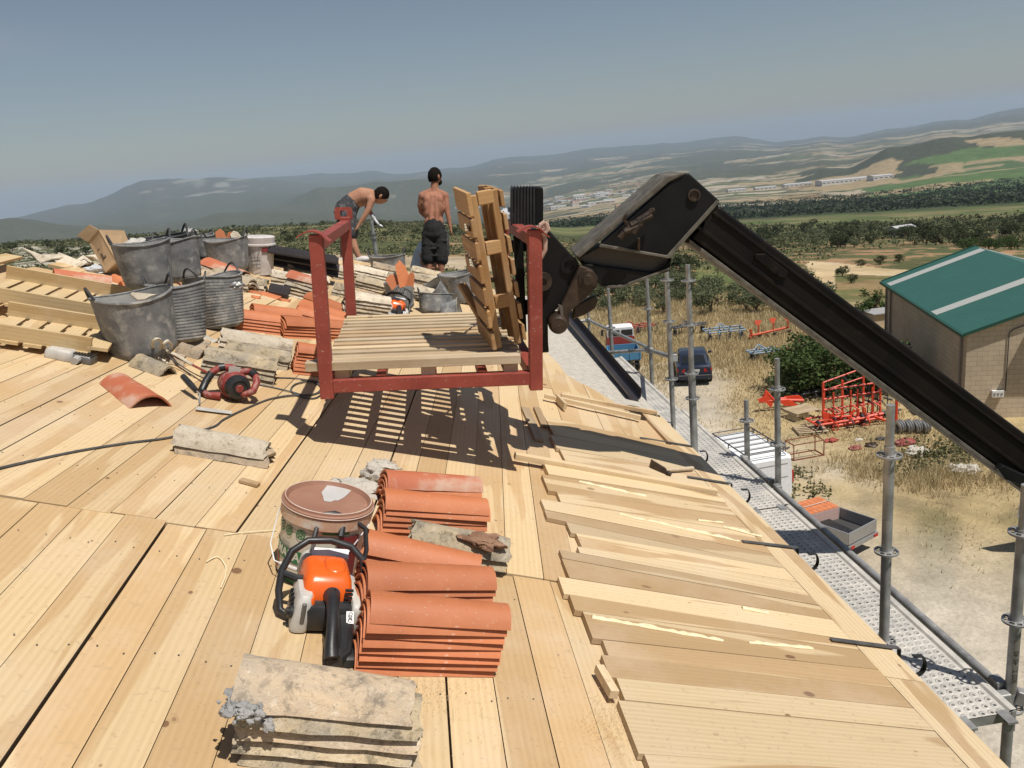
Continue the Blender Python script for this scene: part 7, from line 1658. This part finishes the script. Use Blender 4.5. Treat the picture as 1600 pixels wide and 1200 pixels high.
# second belt of trees on the right, behind the wheat field
for x in sorted(tg.uniform(1130, 1640) for _ in range(78)):
    y = tg.uniform(352, 388) - (x - 1300) * .012; p = hit(x, y); tree(p, 'oak' if tg.random() < .6 else 'olive', tg.uniform(.8, 1.3), f'dark rounded tree, {OK_("belt")} from the left in the belt beyond the wheat field', 'holm_oak', 'trees beyond the wheat field')
for x in sorted(tg.uniform(1500, 1640) for _ in range(26)):
    y = 388 + tg.uniform(-5, 5); p = hit(x, y); tree(p, 'fresh', tg.uniform(.5, .75), f'bright green bush, {OK_("hedge")} from the left in the hedge behind the green roof', 'hedge_bush', 'hedge behind the shed')
for x, y, s in ((1362, 498, .62), (1347, 503, .5), (1376, 492, .5)): tree(hit(x, y), 'fresh', s, f'fresh green tree {["nearest to", "left of", "just above"][{62: 0, 50: 1}.get(int(s * 100), 2) if y != 492 else 2]} the shed wall, behind the boom', 'bushy_tree', 'green trees left of the shed')
for x, y, s in ((1316, 432, .34), (1345, 418, .3), (1375, 414, .36), (1405, 411, .34), (1330, 443, .28)): tree(hit(x, y), 'oak', s, f'dark shrub, {OK_("hol")} counted in the hollow of the wheat field', 'shrub', 'shrubs in the field hollow')
# scrub belts on the left
for x in sorted(tg.uniform(180, 780) for _ in range(46)):
    y = 352 + tg.uniform(-6, 30) + (x < 400) * 4
    if 555 < x < 760 and 390 < y: continue
    tree(hit(x, y), 'oak', tg.uniform(.35, .75) * (1.5 if y < 356 else 1), f'dark evergreen bush, {OK_("hill")} from the left on the hillside behind the workers', 'evergreen_bush', 'bushes on the hillside')
tree(hit(456, 344), 'oak', 2.6, 'single large dark tree on the hill crest left of the bending man', 'holm_oak')
for x, y, s in ((20, 392, .8), (45, 396, .7), (75, 388, .8), (98, 398, .9), (15, 405, .7), (60, 405, .55), (118, 402, .6), (135, 398, .7)): tree(hit(x, y), 'oak', s, f'dark bush, {OK_("bank")} counted along the bank at the far left', 'evergreen_bush', 'bushes on the left bank')
for x, y, s in ((755, 412, .35), (800, 450, .7), (880, 462, .9), (905, 455, .9), (930, 470, .8), (860, 440, .9), (820, 430, .8), (1000, 440, 1.1), (1020, 430, 1.0)): tree(hit(x, y), 'olive', s * .7, f'olive-green bush on the slope behind the boom, {OK_("slope")} nearest the crate', 'evergreen_bush', 'bushes behind the crate')
# scrubland that reads as one mass
mb = MB(); sg = random.Random(9)
def tuft(p, r, h, n, ls, tone):
    for k in range(n):
        q = Vector((sg.gauss(0, .5), sg.gauss(0, .5), 0)) * r; q.z = h * sg.random() * (1 - min(1, q.length / r) * .6); mb.ct = (min(1, max(0, tone + sg.uniform(-.3, .3))), 0, 0); leaf(mb, p + q, ls * sg.uniform(.6, 1.4), sg, .7)
def scatter(n, az0, az1, d0, d1, rr, hh, nn, ls, cond=None, pw_=1.6):
    k = 0; tries = 0
    while k < n and tries < n * 8:
        tries += 1; x = sg.uniform(az0, az1); a = az_of_px(x); D = d0 * (d1 / d0) ** (sg.random() ** (1 / pw_)); X_, Y_ = D * math.sin(a), D * math.cos(a)
        if cond and not cond(X_, Y_, x, D): continue
        s = sg.uniform(.5, 1.5) * min(2.4, .55 + D / 260); tuft(Vector((X_, Y_, tz(X_, Y_) - .05)), rr * s, hh * s, nn, ls * s, sg.random()); k += 1
def rowof(x, D): return 319 - .096 * x - te_at(x, D) * 1300
def okscrub(X_, Y_, x, D):
    c = cover(X_, Y_); return c[1] < .155 and (c[0] < .17) and noise.noise(Vector((X_ / 17, Y_ / 17, 4))) > -.35
scatter(3600, -60, 800, 75, 620, 1.4, .75, 12, .20, okscrub, 2.2); scatter(1300, 800, 1300, 68, 330, 1.1, .7, 12, .16, okscrub, 1.8); scatter(1800, 1000, 1660, 170, 560, 1.5, 1.1, 11, .26, okscrub, 2.0)
sb = mb.build('scrubland', LF['scrub'], None, smooth=False); tag(sb, 'dark green scrub covering the slopes around the house', 'scrub', kind='stuff')
# tree lines in the valley
mb = MB(); scatter(3200, 820, 1660, 900, 2000, 4.0, 2.0, 9, .8, None, 1.3)
tag(mb.build('valley_wood', LF['pine'], None, smooth=False), 'far belt of dark trees along the valley floor', 'wood', kind='stuff')
# dry grass
mb = MB(); gg = random.Random(31)
def blades(p, n, h, r, w_=.014, lean=.35):
    for k in range(n):
        q = p + Vector((gg.gauss(0, r), gg.gauss(0, r), 0)); t_ = Vector((gg.gauss(0, lean), gg.gauss(0, lean), 1)) * h * gg.uniform(.5, 1.2); sd = Vector((gg.uniform(-1, 1), gg.uniform(-1, 1), 0)).normalized() * w_
        mb.ct = (gg.random(), 0, 0); mb.add([q - sd, q + sd, q + t_], [(0, 1, 2)])
n_ = 0
while n_ < 7600:
    x = gg.uniform(900, 1700); D = 22 + 45 * gg.random() ** .75; a = az_of_px(x); X_, Y_ = D * math.sin(a), D * math.cos(a)
    c = cover(X_, Y_); n1 = noise.noise(Vector((X_ / 5, Y_ / 5, 11)))
    dens = .9 if D > 42 else .45 if D > 33 else .10 if D > 29 else 0
    if x > 1480 and D < 34: dens = .05
    if X_ > 20 and (Vector((X_, Y_, 0)) - n0).dot(pw) > -.2: continue
    if D < 44 and abs(x - 1080) < 50: dens *= .12
    if gg.random() > dens * (1 + n1 * 1.2): n_ += 1 if gg.random() < .1 else 0; continue
    blades(Vector((X_, Y_, 0)), 9, .30 if D > 42 else .16, .32, .009 + D * .0003); n_ += 1
for x, y, s in ((1480, 748, .9), (1495, 740, 1.0), (1465, 755, .7), (1510, 752, .6), (1440, 745, .5), (1340, 735, .5), (1360, 745, .5), (1400, 720, .5), (1555, 755, .5), (1430, 762, .4), (1330, 722, .45), (1385, 742, .4)):
    c_ = zp(x, y)
    for k in range(int(60 * s)): blades(c_ + Vector((gg.gauss(0, 1.0 * s), gg.gauss(0, .7 * s), 0)), 8, .40, .12, .014)
tag(mb.build('dry_grass', LF['dry'], None, smooth=False), 'tall dry straw-coloured grass around the implements', 'dry grass', kind='stuff')
mb = MB()
for x, y, s in ((1470, 712, 1.2), (1490, 705, 1.0), (1450, 718, .9), (1420, 735, .6), (1500, 715, .7), (1240, 745, .5), (1265, 770, .45)):
    c_ = zp(x, y)
    for k in range(int(90 * s)): tp = c_ + Vector((gg.gauss(0, .9 * s), gg.gauss(0, .6 * s), 0)); mb.ct = (gg.random(), 0, 0); [leaf(mb, tp + Vector((0, 0, gg.uniform(0, .28))), .07, gg) for _ in range(5)]
tag(mb.build('weeds', LF['weed'], None, smooth=False), 'grey-green weeds on the bare ground below the shed', 'weeds', kind='stuff')
# big bush behind the boom
p = zp(1318, 612); rg = random.Random(5); e = empty('fig_bush', p, 'large leafy green bush behind the boom above the red harrow', 'bush')
mb = MB(); 
for (dx, dy, R0, H) in ((-1.6, .6, 1.7, 2.6), (0, 0, 1.9, 3.0), (1.6, -.2, 1.8, 2.6), (-.6, 2.0, 1.8, 2.8)):
    o_ = len(mb.v); crown(rg, H, R0, .1, 34, 70, .105, mb, .34)
    for k in range(o_, len(mb.v)): mb.v[k] += Vector((dx, dy, 0))
mb.build('crown', LF['green'], e, smooth=False); mb = MB()
for k in range(14): A = rg.uniform(0, 6.28); mb.tube([(k * .3 - 1.4, 0, 0), (k * .3 - 1.4 + .5 * math.cos(A), .5 * math.sin(A), 1.2), (k * .3 - 1.4 + .9 * math.cos(A), .9 * math.sin(A), 2.1)], [.05, .035, .012], 6)
mb.build('trunk', bark, e)
# ---------------------------------------------------------------- far buildings
wallm = plain('far_white_wall', (.62, .61, .58), .8); wall2 = plain('far_cream_wall', (.48, .40, .30), .8); rf1 = plain('far_grey_roof', (.42, .42, .42), .7); rf2 = plain('far_tile_roof', (.32, .17, .10), .8)
def hall(px, py, w_, d_, h, yaw, label, wm, rm, name='industrial_hall', cat='building', group='white industrial halls in the valley', hang=None):
    p = hit(px, py); e = empty(name, Matrix.Translation(p) @ Matrix.Rotation(R_(yaw), 4, 'Z'), label, cat, group)
    mb = MB(); rh = h * .22; P = [(-w_ / 2, -d_ / 2, -4), (w_ / 2, -d_ / 2, -4), (w_ / 2, d_ / 2, -4), (-w_ / 2, d_ / 2, -4), (-w_ / 2, -d_ / 2, h), (w_ / 2, -d_ / 2, h), (w_ / 2, d_ / 2, h), (-w_ / 2, d_ / 2, h), (-w_ / 2, 0, h + rh), (w_ / 2, 0, h + rh)]
    mb.add([Vector(q) for q in P], [(0, 1, 5, 4), (1, 2, 6, 9, 5), (2, 3, 7, 6), (3, 0, 4, 8, 7)]); mb.build('wall', wm, e, smooth=False)
    mb = MB(); mb.prism([Vector((-w_ / 2 - .3, -d_ / 2 - .4, h + .05)), Vector((w_ / 2 + .3, -d_ / 2 - .4, h + .05)), Vector((w_ / 2 + .3, 0, h + rh + .2)), Vector((-w_ / 2 - .3, 0, h + rh + .2))], Vector((0, 0, .3))); mb.prism([Vector((-w_ / 2 - .3, d_ / 2 + .4, h + .05)), Vector((w_ / 2 + .3, d_ / 2 + .4, h + .05)), Vector((w_ / 2 + .3, 0.01, h + rh + .2)), Vector((-w_ / 2 - .3, 0.01, h + rh + .2))], Vector((0, 0, .3))); mb.build('roof', rm, e, smooth=False)
    nwin = max(2, int(w_ / 14)) if w_ > 58 else 1
    for k in range(nwin): mb = MB(); mb.box((-w_ / 2 + w_ * (k + .5) / nwin, -d_ / 2 - .06, h * .45), (w_ / nwin * .6, .1, h * .25)); mb.build('window', M['window'], e, smooth=False)
vg = random.Random(41)
hall(1330, 284, 210, 70, 11, -8, 'longest white warehouse in the valley right of the boom', wallm, rf1); hall(1245, 291, 95, 45, 9, -8, 'white hall left of the longest warehouse', wallm, rf1); hall(1195, 296, 70, 40, 8, -10, 'white hall third from the right in the warehouse row', wallm, rf1); hall(1150, 299, 60, 35, 7, -8, 'leftmost white hall of the row beside the boom', wallm, rf1)
hall(1375, 280, 60, 55, 10, -8, 'white block at the right end of the longest warehouse', wallm, rf1)
hall(905, 312, 60, 30, 22, -6, 'tall white factory block in the town', wallm, rf1); hall(940, 306, 80, 40, 13, -6, 'white factory right of the tall block', wallm, rf1)
for i in range(46):
    x, y = (vg.gauss(880, 38), vg.gauss(317, 5.5)) if i < 30 else (vg.uniform(900, 1000), vg.gauss(309, 4)); y -= (x - 880) * .05
    hall(x, y, vg.uniform(22, 70), vg.uniform(16, 40), vg.uniform(5, 9), vg.uniform(-30, 20), f'small pale building, {OK_("town")} counted across the valley town behind the crate', wallm if vg.random() < .7 else wall2, rf1 if vg.random() < .7 else rf2, 'town_building', 'building', 'buildings of the valley town')
for i in range(26):
    x, y = vg.uniform(940, 1060), vg.uniform(282, 300); hall(x, y, vg.uniform(12, 26), vg.uniform(9, 16), vg.uniform(5, 9), vg.uniform(-40, 40), f'tiny house, {OK_("vil")} counted in the far village left of the boom head', wall2, rf2, 'village_house', 'house', 'houses of the far village')
for i in range(12):
    x, y = vg.uniform(700, 760), vg.uniform(317, 326); hall(x, y, vg.uniform(14, 34), 14, 6, vg.uniform(-30, 30), f'tiny white house, {OK_("wv")} counted between worker and crate in the valley', wallm, rf1, 'village_house', 'house', 'white houses between worker and crate')
hall(1408, 368, 7, 4, 2.4, 10, 'tiny white hut among the trees beyond the boom', wallm, rf1, 'hut', 'hut', None)
# power pole on the left crest
p = hit(318, 356); e = empty('power_pole', p, 'thin pale power pole on the left hill crest', 'power pole'); mb = MB(); mb.tube([(0, 0, 0), (0, 0, 7.5)], [.22, .13], 8); mb.build('post', M['offwhite'], e); mb = MB(); mb.box((0, 0, 7.1), (1.8, .12, .12)); mb.build('crossarm', M['offwhite'], e, smooth=False)
# ---------------------------------------------------------------- haze
hz = bpy.data.meshes.new('haze'); B = 29500; zt, zb = 320, -900
v_ = [(x, y, z) for z in (zb, zt) for x, y in ((-B, -B), (B, -B), (B, B), (-B, B))]
hz.from_pydata(v_, [], [(3, 2, 1, 0), (4, 5, 6, 7), (0, 1, 5, 4), (1, 2, 6, 5), (2, 3, 7, 6), (3, 0, 4, 7)])
hm = bpy.data.materials.new('haze_air'); hm.use_nodes = True; nt = hm.node_tree; nt.nodes.clear(); oo = nt.nodes.new('ShaderNodeOutputMaterial'); pv = nt.nodes.new('ShaderNodeVolumePrincipled')
pv.inputs['Color'].default_value = (.64, .80, 1.0, 1); pv.inputs['Density'].default_value = 4.8e-5; pv.inputs['Anisotropy'].default_value = 0.0; nt.links.new(pv.outputs[0], oo.inputs['Volume'])
hz.materials.append(hm); ho = bpy.data.objects.new('haze', hz); COL.objects.link(ho); tag(ho, 'thin bluish summer haze over the valley', 'haze', kind='stuff')
